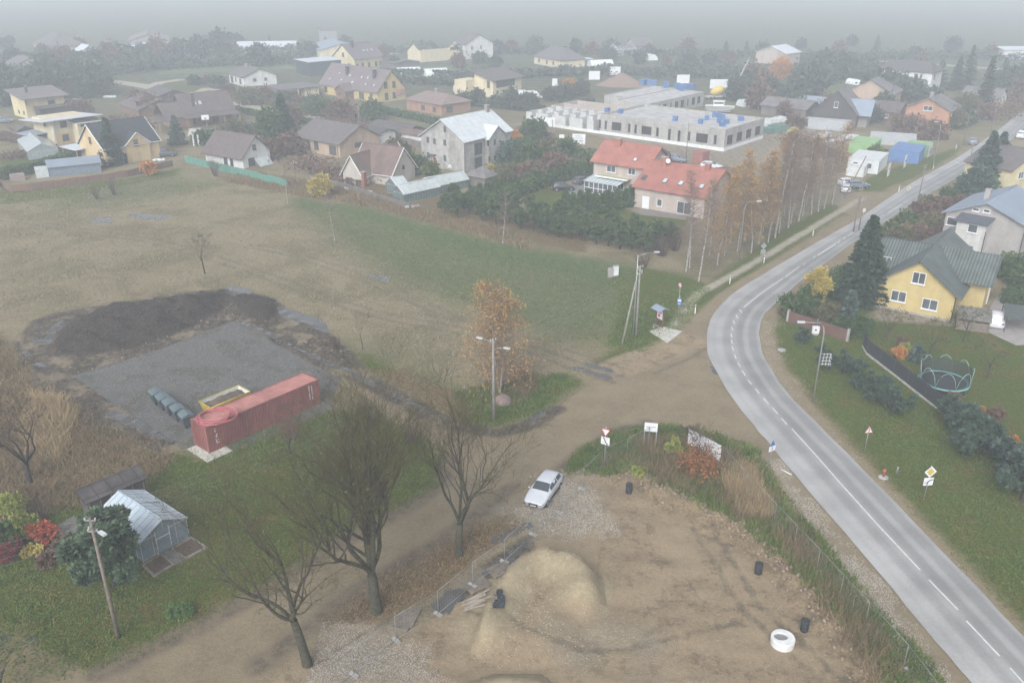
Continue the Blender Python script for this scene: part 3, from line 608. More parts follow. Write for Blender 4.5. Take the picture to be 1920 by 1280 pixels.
    def door(s, face, px, py, w_=1.0, h_=2.1, off=0.0, mat=None, name='door', fr=None):
        u, z = s.on(face, px, py, off); m = MB(); sg = -1 if face in 'FS' else 1
        def B(mm, a0, a1, z0, z1, d0, d1):
            lo, hi = sorted((off+sg*d0, off+sg*d1))
            if face in 'FB': mm.box(a0, a1, lo, hi, z0, z1)
            else: mm.box(lo, hi, a0, a1, z0, z1)
        B(m, u-w_/2, u+w_/2, .02, h_, 0, .06); o = m.build(name, mat or DKH, s.e)
        q = MB(); B(q, u-w_/2-.1, u-w_/2, .02, h_+.1, 0, .09); B(q, u+w_/2, u+w_/2+.1, .02, h_+.1, 0, .09); B(q, u-w_/2, u+w_/2, h_, h_+.1, 0, .09); q.build('door_frame', fr or WH, o)
        k = MB(); B(k, u+w_/2-.16, u+w_/2-.08, 1.0, 1.12, .06, .1); k.build('handle', GMET, o); return o
    def chimney(s, x, y, z0, z1, sx=.6, sy=.6, mat=None, cap=None):
        o = MB().box(x-sx/2, x+sx/2, y-sy/2, y+sy/2, z0, z1).build('chimney', mat or W_RBR, s.e)
        MB().box(x-sx/2-.08, x+sx/2+.08, y-sy/2-.08, y+sy/2+.08, z1, z1+.1).build('chimney_cap', cap or CON, o); return o
    def skylight(s, x, yy, zz, slope, axis='x', w_=.8, l=1.2, side=-1, mat=None):
        """roof window at x, y on a slope that falls towards side"""
        m = MB(); T = Matrix.Translation((x, yy, zz)) @ (Matrix.Rotation(-side*slope, 4, 'X') if axis == 'x' else Matrix.Rotation(side*slope, 4, 'Y'))
        m.box(-w_/2, w_/2, -l/2, l/2, .02, .10, tilt=T); o = m.build('roof_window', DGF, s.e)
        MB().box(-w_/2+.09, w_/2-.09, -l/2+.09, l/2-.09, .10, .115, tilt=T).build('pane', mat or M('painted_sky_pane', (.55,.58,.6), None, 1, .15, spec=.8), o)  # pale colour paints the reflected sky onto the roof glass
        return o
    def pipe(s, x, y, h): MB().tube([(x,y,0),(x,y,h)], .06, 6).build('downpipe', GUT, s.e)
# ============================================================ the houses
A1, A2, A3, A4, A5, A6, A7, A8 = Z(0,140,6), Z(240,140,6), Z(540,200,6), Z(760,190,6), Z(1080,250,6), Z(540,60,6), Z(800,40,6), Z(0,30,6)
R2, C1, C2, RRz = Z(1420,340,3.556), Z(960,0,3.2), Z(1400,0,3.2), Z(1560,250,5.565)
def pt(f, *c): return f(*c)
# --- yellow house with green roof
h = House('house', 'yellow rendered house under a green wavy roof on the inside of the bend', 'house', R2(1285,930), 54.2)
h.wall(0, 16, 0, 8.8, 3.4, W_YEL, 'x', 6.7)
h.wall(5.2, 11.2, -2.5, 0, 3.9, W_YEL, name='side_wing_wall'); h.wall(5.2, 11.2, 8.8, 12.2, 3.9, W_YEL, name='side_wing_wall')
h.gable(0, 16, 0, 8.8, 3.4, 6.7, R_GRN, 'x', .6, .75, None)
h.gable(4.8, 11.6, -2.6, 12.3, 4.1, 6.4, R_GRN, 'y', .6, .7, None, hipB=2.2)
ex = R2(1078,645); h.win('S', *ex, 1.5, 1.45); h.win('S', *R2(942,765), 1.75, 1.35); h.win('S', *R2(1150,820), 1.75, 1.35)
h.win('S', *R2(862,530), 1.1, 1.1, off=5.2); h.pipe(-.1, -.1, 3.2); h.pipe(-.1, 8.9, 3.2)
h.box('terrace_wall', 4.2, 5.1, -6.2, -2.2, -.2, .35, CON); h.box('doorstep', -.35, 0, .1, 8.7, -.1, .12, CON)
h.box('white_pilaster', 8.6, 8.9, -2.62, -2.5, -.2, 3.85, TRM)
# --- grey brick house behind it
h = House('house', 'tall grey brick house with a blue-grey sheet roof and a white-sided annexe', 'house', R2(1490,528), 47)
h.wall(1.4, 15, -4.2, 6.3, 5.8, W_BRK, 'x', 8.0); h.gable(1.4, 15, -4.2, 6.3, 5.8, 8.0, R_BLU, 'x', .6, .6, None)
h.wall(-1.2, 1.4, 0, 3.9, 5.5, W_SID, name='annexe_wall')
h.roofpoly([(-1.6,-.3,5.6),(1.38,-.3,6.1),(1.38,4.3,6.1),(-1.6,4.3,5.6)], M('dark_annexe_roof', (.10,.11,.13), None, 1, .5), name='annexe_roof')
h.win('S', *R2(1437,315), 1.3, 1.2, off=-1.2, mull=0); h.win('S', *R2(1407,450), 1.1, .9, off=-1.2, mull=0, fr=DGF); h.win('S', *R2(1300,267), 1.5, 1.2, off=1.4, mull=0)
h.win('S', *R2(1458,188), .9, .5, off=1.4, mull=0); h.win('S', *R2(1530,198), .9, .5, off=1.4, mull=0)
h.chimney(6, 2.5, 6.6, 8.9, .7, .7, W_BRK); h.pipe(-1.3, -.1, 4.6); h.pipe(1.3, -4.3, 5.6)
# --- yellow house cut by the right edge
h = House('house', 'pale yellow house cut off by the right edge behind the big spruces', 'house', (1886,372), 30)
h.wall(0, 12, 0, 9, 5.2, W_YEL2, 'y', 8); h.gable(0, 12, 0, 9, 5.2, 8, R_SLT, 'y', .4, .5); h.win('F', *RRz(1880,590), 1.6, 1.3, u=3.0, z=3.9)
h.win('F', 0, 0, 1.6, 1.3, u=8, z=3.9)
# --- pink house with red roofs
h = House('house', 'pinkish house with two red tiled roofs and a glazed veranda', 'house', A5(650,825), -36.5)
h.wall(0, 13.2, 0, 13, 3.75, W_PNK, 'x', 7.0); h.gable(0, 13.2, 0, 13, 3.75, 7.0, R_RED, 'x', .5, .5, None)
h.door('F', *A5(785,775), 1.15, 2.1, mat=WH); h.win('F', *A5(940,780), .95, 1.25, mull=0); h.win('F', *A5(1215,840), 2.6, 2.1, sill=False, name='patio_window')
sk = math.atan2(3.25, 6.5)
for px in ((780,505),(1005,547),(1175,577),(1412,612)):
    u, v = h.lp(*A5(*px), 4.7); h.skylight(u, 1.9+.0, 3.75+1.9*.5+.2, sk, w_=.85, l=1.15, mat=GLS if px[0] < 800 else None)
h.chimney(2.6, 5.6, 6, 8.1, .95, .8, R_RED); h.chimney(10.6, 6.0, 6.2, 7.9, .95, .8, R_RED)
dsh = MB().lathe([(.0,0),(.25,.03),(.42,.12)], 14, cap=False).build('satellite_dish', WH, h.e, (3.4, 5.2, 7.6)); dsh.rotation_euler = (1.2, 0, .6)
MB().tube([(0,-.0,-.8),(0,0,0)], .03, 5).build('dish_mount', GMET, dsh)
ox, oy = h.lp(*A5(190,612), 0)
h.wall(ox, ox+11.3, oy, oy+8.6, 5.4, W_PNK, 'x', 8.3, name='wall'); h.gable(ox, ox+11.3, oy, oy+8.6, 5.4, 8.3, R_RED, 'x', .55, .6)
h.win('F', *A5(397,400), 1.9, 1.25, off=oy); h.win('F', *A5(628,430), 1.5, 1.2, off=oy); h.win('F', *A5(390,565), 1.9, 1.3, off=oy); h.win('F', *A5(500,590), 1.4, 1.3, off=oy)
h.chimney(ox+3.1, oy+3.4, 7, 9.1, 1.3, .8, R_RED); h.skylight(ox+8.2, oy+1.0, 6.2, math.atan2(2.9,4.3), w_=.7, l=.9)
BLC = M('mossy_balcony', (.42,.42,.28), (.35,.36,.24), 3, .8)
o = h.box('balcony', ox+1.5, ox+8.2, oy-1.7, oy, 2.75, 2.9, BLC); MB().box(ox+1.4, ox+8.3, oy-1.78, oy-1.7, 2.7, 2.95).build('balcony_edge', WH, o)
v = MB(); x0, x1, y0, y1 = ox+.3, ox+7.3, oy-3.6, oy-.02
for k in range(8): xx = x0+k*1.0; v.box(xx-.05, xx+.05, y0-.05, y0+.05, 0, 2.1)
v.box(x0, x1, y0-.05, y0+.05, 2.0, 2.12); v.box(x0, x1, y0-.05, y0+.05, .9, 1.0); v.box(x0, x1, y0-.05, y0+.05, 0, .12)
for k in range(4): yy = y0+k*1.2; v.box(x0-.05, x0+.05, yy-.05, yy+.05, 0, 2.15)
v.box(x0-.05, x0+.05, y0, y1, 2.05, 2.17); vo = v.build('veranda_frame', WH, h.e)
MB().box(x0+.1, x1-.1, y0+.08, y0+.1, .1, 2.0).build('veranda_glazing', GLS, vo)
vr = MB().slab([(x0-.2,y0-.25,2.15),(x1+.2,y0-.25,2.15),(x1+.2,y1,2.65),(x0-.2,y1,2.65)], .06)
vo2 = vr.build('veranda_roof', M('ribbed_clear_roofing', (.52,.58,.58), (.45,.5,.5), 2, .3, pat='corr', ps=(.9,1), pc=.7), h.e)
# --- tall grey house with the zinc roof
h = House('house', 'tall unpainted grey house under a shiny zinc roof', 'house', A4(670,800), 54.0)
h.wall(0, 16, 0, 11.6, 6.3, W_GRY, 'x', 10.0); h.gable(0, 16, 0, 11.6, 6.3, 10.0, R_ZNC, 'x', .5, .45, None)
h.wall(6.9, 12.9, -.9, 3, 5.7, W_GRY, 'y', 8.0, name='bay_wall')
h.gable(6.9, 12.9, -.9, 5, 5.9, 8.0, R_ZNC, 'y', .35, .35)
for p in ((930,470),(1005,458),(945,650),(1005,635)): h.win('F', *A4(*p), .95, 1.3, off=-.9, mull=0, fr=W_GRY, sill=False)
h.win('F', *A4(820,535), 2.5, 2.4, fr=DGF, mull=1, sill=False); h.win('F', *A4(820,690), 2.5, 2.3, fr=DGF, mull=1, sill=False)
for p in ((255,435),(330,450),(445,465),(445,315),(260,605),(447,640)): h.win('S', *A4(*p), .85, 1.35, mull=0, fr=W_GRY, sill=False)
h.door('S', *A4(335,630), 1.0, 2.1, mat=M('brown_door', (.22,.09,.06), None, 2, .6)); o = h.box('door_canopy', -1.0, 0, 7.6, 9.2, 2.6, 2.75, R_BRN)
h.chimney(14.6, 5.4, 8.9, 11.2, .9, .7, W_WRK); h.pipe(-.1, -.1, 6)
# --- little hipped shed in front of it
g = House('garden_pavilion', 'small wooden pavilion with a hipped felt roof beside the grey house', 'shed', A4(900,990), 54)
g.wall(0, 3.8, 0, 4.4, 2.3, W_BRD); g.gable(0, 3.8, 0, 4.4, 2.3, 3.5, R_ETR, 'y', .4, .4, hipA=2.2, hipB=2.2)
# --- reddish roof cottage with white verges
h = House('house', 'low cottage with a steep reddish roof edged in white', 'house', A3(1150,885), 61)
# ridge runs along the left wall direction
h.wall(-.2, 7.6, -.6, 8.6, 2.4, wallm('beige_render', (.48,.44,.38)), 'y', 6.6); h.gable(-.2, 7.6, -.6, 8.6, 2.4, 6.6, R_BRO, 'y', .4, .55, TRM)
h.wall(-3.2, 3.6, 4.2, 8.8, 2.3, wallm('beige_render', (.48,.44,.38)), 'x', 5.6, name='front_gable_wall'); h.gable(-3.2, 3.6, 4.2, 8.8, 2.3, 5.6, R_BRO, 'x', .4, .5, TRM)
h.gable(5, 9.5, 3, 7, 3.0, 6.2, R_BRO, 'x', .3, .4, TRM)
h.win('F', *A3(1297,680), .7, .7, mull=0, fr=BRF, off=-.6); h.win('S', *A3(690,845), 1.5, 1.7, off=-3.2, fr=W_BRN); h.win('S', *A3(795,870), 1.3, 1.7, off=-3.2, fr=W_BRN)
h.chimney(-3.6, 3.4, -.2, 2.9, .8, .6, M('rusty_red_chimney', (.32,.13,.09), (.25,.10,.07), 3, .85, pat='brick', ps=(.26,.085), pc=.75))
# --- tan bungalow
h = House('house', 'tan bungalow with a wide grey-brown tiled roof by the dirt street', 'house', A3(590,580), 52)
h.wall(0, 12, 0, 14.6, 3.2, W_TAN, 'y', 6.2); h.gable(0, 12, 0, 14.6, 3.2, 6.2, R_SLT, 'y', .5, .6)
h.win('S', *A3(505,490), 2.2, 1.9, fr=BRF, mull=2); h.win('S', *A3(320,440), 1.4, 1.7, fr=BRF); h.win('S', *A3(235,430), 1.0, 1.6, fr=BRF, mull=0); h.win('F', *A3(790,425), 2.2, .9, fr=BRF, mull=2)
h.pipe(-.1, .6, 3)
# --- white cottage with brown roof
h = House('house', 'white cottage with a brown tiled roof behind the green fence', 'house', A2(1305,1060), 58)
h.wall(0, 7.5, 0, 11.6, 2.7, W_WHT, 'y', 6.1); h.gable(-.1, 7.6, 0, 11.6, 2.6, 6.2, R_BRN, 'y', .5, .7)
h.win('F', *A2(1418,815), .9, 1.1, mull=0, fr=BRF); h.win('S', *A2(1100,970), 1.1, 1.4, fr=BRF, mull=0); h.door('S', *A2(1170,990), 1.0, 2.1, mat=DKH); h.win('F', *A2(1390,980), 1.7, 1.6, mull=0, fr=BRF)
# --- yellow house with the dark roof
h = House('house', 'apricot and cream house with a near-black roof behind the tall thin spruce', 'house', A1(1395,1005), 52)
h.wall(-3.8, 8.7, 0, 10, 3.9, W_OCH, 'x', 8.1); h.gable(-3.8, 8.7, 0, 10, 3.9, 8.2, R_DRK, 'x', .4, .45, TRM)
h.wall(.9, 6.3, -.35, 2, 3.9, W_OCH, 'y', 6.0, name='front_gable_wall'); h.gable(.9, 6.3, -.3, 3.2, 3.9, 6.1, R_DRK, 'y', .25, .3, TRM)
h.win('F', *A1(1527,765), .95, 1.3, off=-.35, mull=0, fr=BRF); h.win('F', *A1(1635,910), 1.4, .6, mull=1, fr=BRF); h.door('F', *A1(1420,960), 1.0, 2.2, mat=DKH); h.win('S', 0, 0, .9, 1.3, u=5, z=5.0, off=-3.8, mull=0, fr=BRF)
# --- cream house with mono-pitch canopy roof
h = House('house', 'cream two-storey house with a long white-edged mono-pitch roof', 'house', A1(640,825), 52)
h.wall(0, 10, 0, 9.5, 6.2, W_CRM, '-y', 6.0); h.wall(-.2, 4.8, -.25, 0, 3.1, W_OCH, name='front_panel')
h.roofpoly([(-2.6,-1.4,6.35),(11.5,-1.6,6.35),(11.5,10.5,5.7),(-2.6,10.5,5.7)], R_LGT)
h.wall(4.5, 9.5, -2.6, 0, 5.1, W_CRM, name='side_wing_wall'); o = h.roofpoly([(4.1,-3.1,5.35),(10,-3.1,5.35),(10,.1,5.8),(4.1,.1,5.8)], R_DRK, name='side_wing_roof'); MB().box(4.0, 10.1, -3.2, -3.1, 5.15, 5.4).build('fascia', TRM, o)
for p, off in (((710,560),-.02),((740,710),-.27)): h.win('F', *A1(*p), 1.5, 1.5, off=off, mull=1, fr=BRF, sill=False)
h.win('F', *A1(955,540), 2.2, 1.5, off=-2.6, mull=2, fr=BRF); h.win('S', *A1(500,552), 1.2, 1.2, fr=BRF, mull=1)
for dx in (0, 4.6): h.box('corner_strip', dx-.16, dx+.16, -.3, -.2, 0, 6.1, TRM)
lc = MB().slab([(-4.2,3.0,2.9),(-.1,3.0,3.2),(-.1,9.8,3.2),(-4.2,9.8,2.9)], .1).build('lean_to_roof', R_BLU, h.e)
for yy in (3.2, 6.3, 9.4): MB().box(-4.0, -3.85, yy, yy+.15, 0, 2.85).build('post', WOOD, h.e)
# --- yellow cube house far left
h = House('house', 'yellow cube house with a brown mono-pitch roof at the left edge', 'house', A1(318,500), 48)
h.wall(0, 10.5, 0, 9.5, 5.3, W_YEL2, '+y', 6.6); h.roofpoly([(-1.1,-1.2,5.35),(11.8,-1.2,5.35),(11.8,10.8,7.0),(-1.1,10.8,7.0)], M('plum_grey_roof', (.19,.165,.165), None, .8, .6))
h.win('F', *A1(580,308), 1.7, .9, mull=1, fr=BRF); h.win('S', *A1(295,320), 1.2, 1.4, fr=BRF); h.win('F', *A1(595,430), 1.8, 1.1, fr=BRF); h.win('S', *A1(215,415), .8, .8, fr=BRF, mull=0); h.win('S', *A1(270,428), .8, .8, fr=BRF, mull=0)
h.chimney(3.0, 5.4, 6, 8.0, .6, .6, M('dark_chimney', (.09,.08,.08))); h.wall(10.5, 16, 2, 8, 3.0, W_YEL2, name='side_wing_wall'); h.roofpoly([(10.3,1.2,3.3),(17.5,1.2,2.9),(17.5,9,2.9),(10.3,9,3.3)], R_FEL, name='side_wing_roof')
h.wall(2.2, 9.5, -3.2, 0, 2.7, W_DRK, name='porch_wall'); h.roofpoly([(1.9,-3.6,2.8),(9.9,-3.6,2.8),(9.9,.1,3.1),(1.9,.1,3.1)], R_FEL, name='porch_roof'); h.pipe(6.0, -.1, 5.2)
# --- big brown-roofed house
h = House('house', 'large brown house with several brown roofs and a basketball board in its yard', 'house', A2(640,600), 38)
h.wall(1, 14, 2, 10, 3.4, W_RBR, 'x', 7.4); h.gable(1, 14, 1.5, 10.5, 3.4, 7.6, R_BRN, 'x', .6, .9)
h.wall(-2.5, 2.5, .5, 9, 3.0, W_RBR, 'x', 5.2, name='side_wing_wall'); h.gable(-4.2, 3.0, .5, 9.5, 3.0, 5.8, R_BRN, 'x', .5, .7)
h.roofpoly([(-.3,-2.2,2.6),(14.5,-2.2,2.6),(14.5,2.0,3.3),(-.3,2.0,3.3)], R_BRN, name='veranda_roof')
for xx in (0.2, 5, 10, 14.2): h.box('post', xx, xx+.25, -1.9, -1.65, 0, 2.6, W_RBR)
u, v = h.lp(*A2(735,275), 7.4); h.chimney(u, v+.5, 5.5, 8.9, .7, .7, M('dark_chimney', (.09,.08,.08)))
for dx in (0, 1.4): h.skylight(4.6+dx, 3.6, 5.4, .75, w_=.9, l=1.3)
for xx in (3, 6, 9): h.win('F', 0, 0, 1.6, 1.9, u=xx, z=1.3, off=2.0, fr=BRF)
h.roofpoly([(-7.5,-3.5,2.6),(-2.0,-3.5,2.6),(-2.0,2.0,3.0),(-7.5,2.0,3.0)], R_BRN, name='carport_roof')
for xx in (-7.2, -2.4): h.box('post', xx, xx+.2, -3.3, -3.1, 0, 2.55, W_RBR)
for p in ((745,800),(800,800)):
    c = G(*A2(*p)); k = MB().lathe([(.28,0),(.3,.15),(.22,.2),(.2,2.2),(.27,2.3),(.27,2.45)], 10, c).build('gate_column', TRM); tag(k, 'white round gate column in front of the brown house, %s of the pair' % ('left' if p[0] < 780 else 'right'), 'column', 'white gate columns')
# --- long yellow house with many roof windows
h = House('house', 'long yellow house with a plum-grey roof dotted with roof windows', 'house', A6(1010,800), 46)
PLM = M('plum_roof_tiles', (.20,.165,.165), (.165,.135,.135), .7, .6, .2, 'tiles', (.3,.35), .75)
h.wall(0, 11, 0, 30, 3.3, W_YEL, 'y', 9.0); h.gable(0, 11, 0, 30, 3.3, 9.0, PLM, 'y', .5, .5)
for p in ((1190,590),): h.win('F', *A6(*p), 1.2, 1.8, mull=0, fr=BRF)
h.win('F', *A6(1098,600), 1.3, 1.8, mull=0, fr=BRF); h.win('F', *A6(1108,725), 1.3, 2, mull=0, fr=BRF); h.win('F', *A6(1195,710), 1.3, 1.8, mull=0, fr=BRF)
h.box('balcony_panel', 7.0, 10.5, -.3, -.05, 1.4, 3.2, M('pinkish_panel', (.42,.25,.22)))
for i, (yy, zz) in enumerate(((3,4.6),(7,4.6),(11,6.2),(8,6.3),(14,4.6),(17,6.2),(20,4.8),(23,6.4),(26,4.6))):
    h.skylight((zz-3.3)/5.7*5.5, yy, zz+.15, math.atan2(5.7, 5.5), axis='y', w_=1.0, l=.8, side=-1)
for yy in (5, 19): h.chimney(3.2, yy, 5.5, 9.2, .9, .9, M('dark_chimney', (.09,.08,.08)))
h.wall(-3.2, 1, 12, 17, 2.7, W_BRN, 'x', 4.4, name='porch_wall'); h.gable(-3.2, 1, 12, 17, 2.7, 4.4, PLM, 'x', .4, .4)
h.win('S', 0, 0, 1.4, 1.7, u=3, z=1.6, fr=BRF); h.win('S', 0, 0, 2.4, 2.0, u=8, z=1.4, fr=BRF, mull=2); h.win('S', 0, 0, 1.4, 1.7, u=21, z=1.6, fr=BRF); h.win('S', 0, 0, 1.4, 1.7, u=27, z=1.6, fr=BRF)
# --- yellow house behind
h = House('house', 'yellow gabled house behind the long plum-roofed house', 'house', A6(755,440), 55)
h.wall(0, 16, 0, 12, 4.6, W_YEL2, 'x', 9.5); h.gable(0, 16, 0, 12, 4.6, 9.5, PLM, 'x', .6, .6)
for xx in (1.5, 4.5, 8, 12): h.win('F', 0, 0, 1.2, 1.8, u=xx, z=1.7, fr=BRF)
h.win('S', 0, 0, 1.2, 1.6, u=6, z=5.8, fr=BRF); h.win('S', 0, 0, 1.4, 2, u=3, z=1.6, fr=BRF); h.chimney(3.5, 4.5, 8, 11, 1, 1, M('dark_chimney', (.09,.08,.08)))
for xx in (8, 10, 12.5): h.skylight(xx, 2.5, 6.9, math.atan2(4.9, 6), w_=1.2, l=1.2)
W_FAR = wallm('far_hazed_walls', (.30,.30,.29))  # greyed so far walls sink into the fog; haze put into the colour
# ============================================================ unfinished block building
KG = House('unfinished_building', 'unfinished grey block building with flat roof, empty window openings and white plinth', 'building', (1356,284), 50)
h = KG; KH = 4.9
def ring(m, x0, x1, y0, y1, z0, z1, t=.35, mi=0):
    m.box(x0, x1, y0, y0+t, z0, z1, mi); m.box(x0, x1, y1-t, y1, z0, z1, mi); m.box(x0, x0+t, y0+t, y1-t, z0, z1, mi); m.box(x1-t, x1, y0+t, y1-t, z0, z1, mi)
m = MB(); ring(m, 0, 20.4, 0, 34, 0, KH); m.build('wall', W_BLK, h.e)
m = MB(); ring(m, -.08, 20.48, -.08, 34.08, -.2, .75, .3); m.build('plinth', M('white_insulation', (.72,.73,.72), (.6,.61,.6), 1.5, .8), h.e)
m = MB(); ring(m, -.06, 20.46, -.06, 34.06, 3.75, 4.15, .3); m.build('ring_beam', CON, h.e)
SLB = M('concrete_slabs', (.50,.49,.47), (.40,.39,.37), .5, .8, .1, 'planks', (1.2,1), .6, dirt=.35)
h.box('roof', .35, 20.05, .35, 33.65, 4.1, 4.35, SLB)
OPN_SHADE = DKH  # no glass here: a dark sheet painted as the unlit rooms behind
for px, w_, hh in ((627,2.9,2.1),(807,2.9,2.1),(1140,3.1,2.2)): h.win('S', *C1(px, 690+px*.12), w_, hh, mull=0, fr=W_BLK, glass=OPN_SHADE, sill=False, z=2.35, u=h.on('S', *C1(px, 690+px*.12))[0])
for px in (527,563,703,742,873,945,1003,1062,1220):
    u = h.on('S', *C1(px, 690+px*.12))[0]; dd = 2.7 if px in (945,1003) else 2.2
    h.win('S', 0, 0, .8, dd, mull=0, fr=W_BLK, glass=OPN_SHADE, sill=False, z=2.35 if dd < 2.5 else 2.1, u=u)
for x in (2.6, 7.4, 12.2, 17.0): h.win('F', 0, 0, 2.9, 2.2, mull=0, fr=W_BLK, glass=OPN_SHADE, sill=False, z=2.3, u=x)
# second wing and roofless rooms
m = MB(); ring(m, 26, 57, 36, 47, 0, 4.1); ring(m, 34, 60, 47, 56, 0, 3.9)
m.build('wall', W_BLK, h.e); h.box('roof', 26.35, 56.6, 36.4, 46.6, 3.7, 3.9, SLB); h.box('roof', 34.4, 59.6, 47.1, 55.6, 3.5, 3.7, SLB)
for i in range(9): h.win('F', 0, 0, 2.0 if i % 3 else .9, 2.2, off=36, mull=0, fr=W_BLK, glass=OPN_SHADE, sill=False, z=2.1, u=28+i*3.25)
for y in (38.5, 42.5): h.win('S', 0, 0, 1.5, 2, off=26, mull=0, fr=W_BLK, glass=OPN_SHADE, sill=False, z=2, u=y)
m = MB()
for y in (36, 41, 46.5, 52, 57.5): m.box(0, 13, y, y+.3, 0, 3.0)
for x in (0, 4.5, 9, 12.8):
    for a, b in ((36.3,38),(39.4,41),(41.3,43.5),(44.8,46.5),(46.8,49),(50.4,52),(52.3,54.5),(55.8,57.5)): m.box(x, x+.3, a, b, 0, 3.0)
m.build('unfinished_wall', M('white_blocks', (.58,.58,.56), (.48,.48,.46), 1, .85, 0, 'brick', (.5,.25), .8), h.e)
m = MB(); ring(m, 13.5, 26, 36, 60, 0, 2.9); m.box(19, 19.3, 36, 60, 0, 2.9); m.build('unfinished_wall', M('pale_tan_blocks', (.47,.41,.36), (.40,.35,.31), 1, .85, 0, 'brick', (.5,.25), .8), h.e)
m = MB(); m.box(-.15, 0, 34, 58, -.1, .7); m.box(0, 13, 57.8, 57.95, -.1, .7); m.build('plinth', MATS['white_insulation'], h.e)
h.box('floor_slab', .3, 12.8, 36.3, 57.5, .1, .3, CON)
# things standing on its roof
BLU = M('blue_plastic', (.10,.21,.42), (.08,.17,.34), 1.2, .5); ci, si = math.cos(h.yaw), math.sin(h.yaw)
def KP(x, y): return (h.N[0]+x*ci-y*si, h.N[1]+x*si+y*ci)
crate = empty('blue_crate', 'x', 'crate', *KP(0, 0), 4.36, h.yaw)
mm = MB()
for k in range(3): mm.box(-.6, .6, -.5, .5, k*.34, k*.34+.22)
for a in (-.55, .55):
    for b in (-.45, .45): mm.box(a-.06, a+.06, b-.06, b+.06, 0, 1.0)
mm.build('crate_shell', BLU, crate); MB().box(-.62, .62, -.52, .52, 1.0, 1.08).build('lid', BLU, crate)
spots = []
for p in ((572,660),(650,668),(978,712),(1130,730),(1168,708),(1212,690),(1240,692),(1262,700),(1245,725),(1285,730),(1262,745),(1372,712)): spots.append((C1(*p), 4.36))
wing = [((785,495), 3.91),((812,492), 3.91),((828,498), 3.91),((850,500), 3.91),((922,510), 3.91),((992,518), 3.91),((1018,530), 3.91),((1045,522), 3.91),((1075,520), 3.91)]
for k, (p, zz) in enumerate(spots):
    q = G(p[0], p[1]+4, zz); lab = 'blue crates stacked in the cluster on the near flat roof of the unfinished building' if k in (3,4,5,6,7,8,9,10) else ('single blue crate near the %s of the near flat roof' % {0:'far left corner', 1:'left part of the back edge', 2:'middle', 11:'right corner'}[k])
    if k == 0: crate.location = (q[0], q[1], zz); crate['label'] = lab; crate['group'] = 'blue crates on the unfinished roofs'
    else: copy_thing(crate, q[0], q[1], zz, h.yaw+.1*k, 1.0, lab, 'blue crates on the unfinished roofs')
for k, (p, zz) in enumerate(wing):
    q = G(*C1(p[0], p[1]+14), zz); copy_thing(crate, q[0], q[1], zz, h.yaw+.2*k, 1.5, 'blue crates on the flat roof of the rear wing', 'blue crates on the unfinished roofs', sz=1.5)
# ============================================================ plain houses further away
def plain(name, label, cat, N, yaw, lx, ly, he, hr, wall, roof, axis='x', wins=(), chim=None, hip=0, ov=.5, trim=None, z0=-.3):
    h = House(name, label, cat, N, yaw); up = he if hip else hr
    h.wall(0, lx, 0, ly, he, wall, None if hip else axis, hr); h.gable(0, lx, 0, ly, he, hr, roof, axis, ov, ov, trim, hipA=hip, hipB=hip)
    for w_ in wins: h.win(w_[0], 0, 0, w_[3], w_[4], u=w_[1], z=w_[2], fr=w_[5] if len(w_) > 5 else WH, mull=1 if w_[3] > 1.1 else 0)
    if chim: h.chimney(chim[0], chim[1], he, hr+.9, .8, .8, W_WRK)
    return h
ob = plain('house', 'orange brick house with a worn light roof at the end of the containers', 'house', C2(1195,788), 52, 11, 10.5, 5.0, 7.6, W_ORG, R_ETR, 'x', [('S',2.2,1.2,2.0,1.2),('S',6.6,1.2,2.0,1.2),('S',5.2,5.2,2.2,1.2),('F',2.5,4.2,.9,1.2),('F',6,1.5,1.2,1.2)], (5,6))
dg = plain('barn', 'dark wooden barn-like house with a grey roof and a white window', 'barn', C2(650,772), 60, 12, 11, 3.6, 9.2, W_DRK, R_ETR, 'x', [('S',5.5,5.6,1.0,1.5)])
dg.wall(2.5, 8, -2.2, 1, 3.2, W_WRK, name='side_wing_wall'); dg.gable(1.5, 8.5, -2.8, 3, 3.4, 6.6, R_BLU, 'y', .4, .4)
plain('house', 'grey gabled house behind the orange brick house', 'house', C2(860,650), 55, 12, 13, 4.0, 7.6, W_TAN, R_ETR, 'x', [('S',6,1.5,1.2,1.2)])
plain('shed', 'low weathered shed with patched roof left of the dark barn', 'shed', C2(350,715), 50, 9, 13, 2.6, 4.2, W_BRD, R_ETR, 'y')
plain('shed', 'small dark shed between the patched shed and the dark barn', 'shed', C2(460,680), 50, 6, 8, 2.6, 3.8, W_DRK, R_BLU, 'y')
plain('shed', 'brown outbuilding joined to the left of the orange brick house', 'shed', C2(900,735), 52, 8, 9, 2.6, 4.6, W_BRN, R_BRN, 'y', [('S',3,1.4,1.2,1.0)])
wh = plain('house', 'large pale grey house with dark hipped roof behind the orange one', 'house', C2(1095,545), 50, 12, 18, 5.8, 8.5, W_WHT, R_FEL, 'y', [('S',5,4.2,1.2,1.6,BRF),('S',11,4.2,1.2,1.6,BRF),('F',3,4.2,1.2,1.6,BRF)], None, 3)
wh.wall(-3, 0, 2, 15, 2.8, W_WHT, name='garage_wall'); wh.roofpoly([(-3.5,1.5,2.9),(.1,1.5,3.6),(.1,15.5,3.6),(-3.5,15.5,2.9)], R_FEL, name='garage_roof')
plain('house', 'small pinkish house with light shed roof in the haze left of the tall conifers', 'house', C2(230,392), 45, 12, 14, 4.5, 7, W_PNK, R_LGT, 'x')
plain('house', 'dim house roof among the trees at the far right edge', 'house', (1868,203), 48, 9, 10, 2.8, 5, W_WHT, R_ETR, 'y', [('F',3,1.4,1.2,1.2)])
plain('warehouse', 'long white low warehouse beyond the far road', 'warehouse', (1880,112), 5, 60, 12, 4, 4.8, W_WHT, R_LGT, 'x')
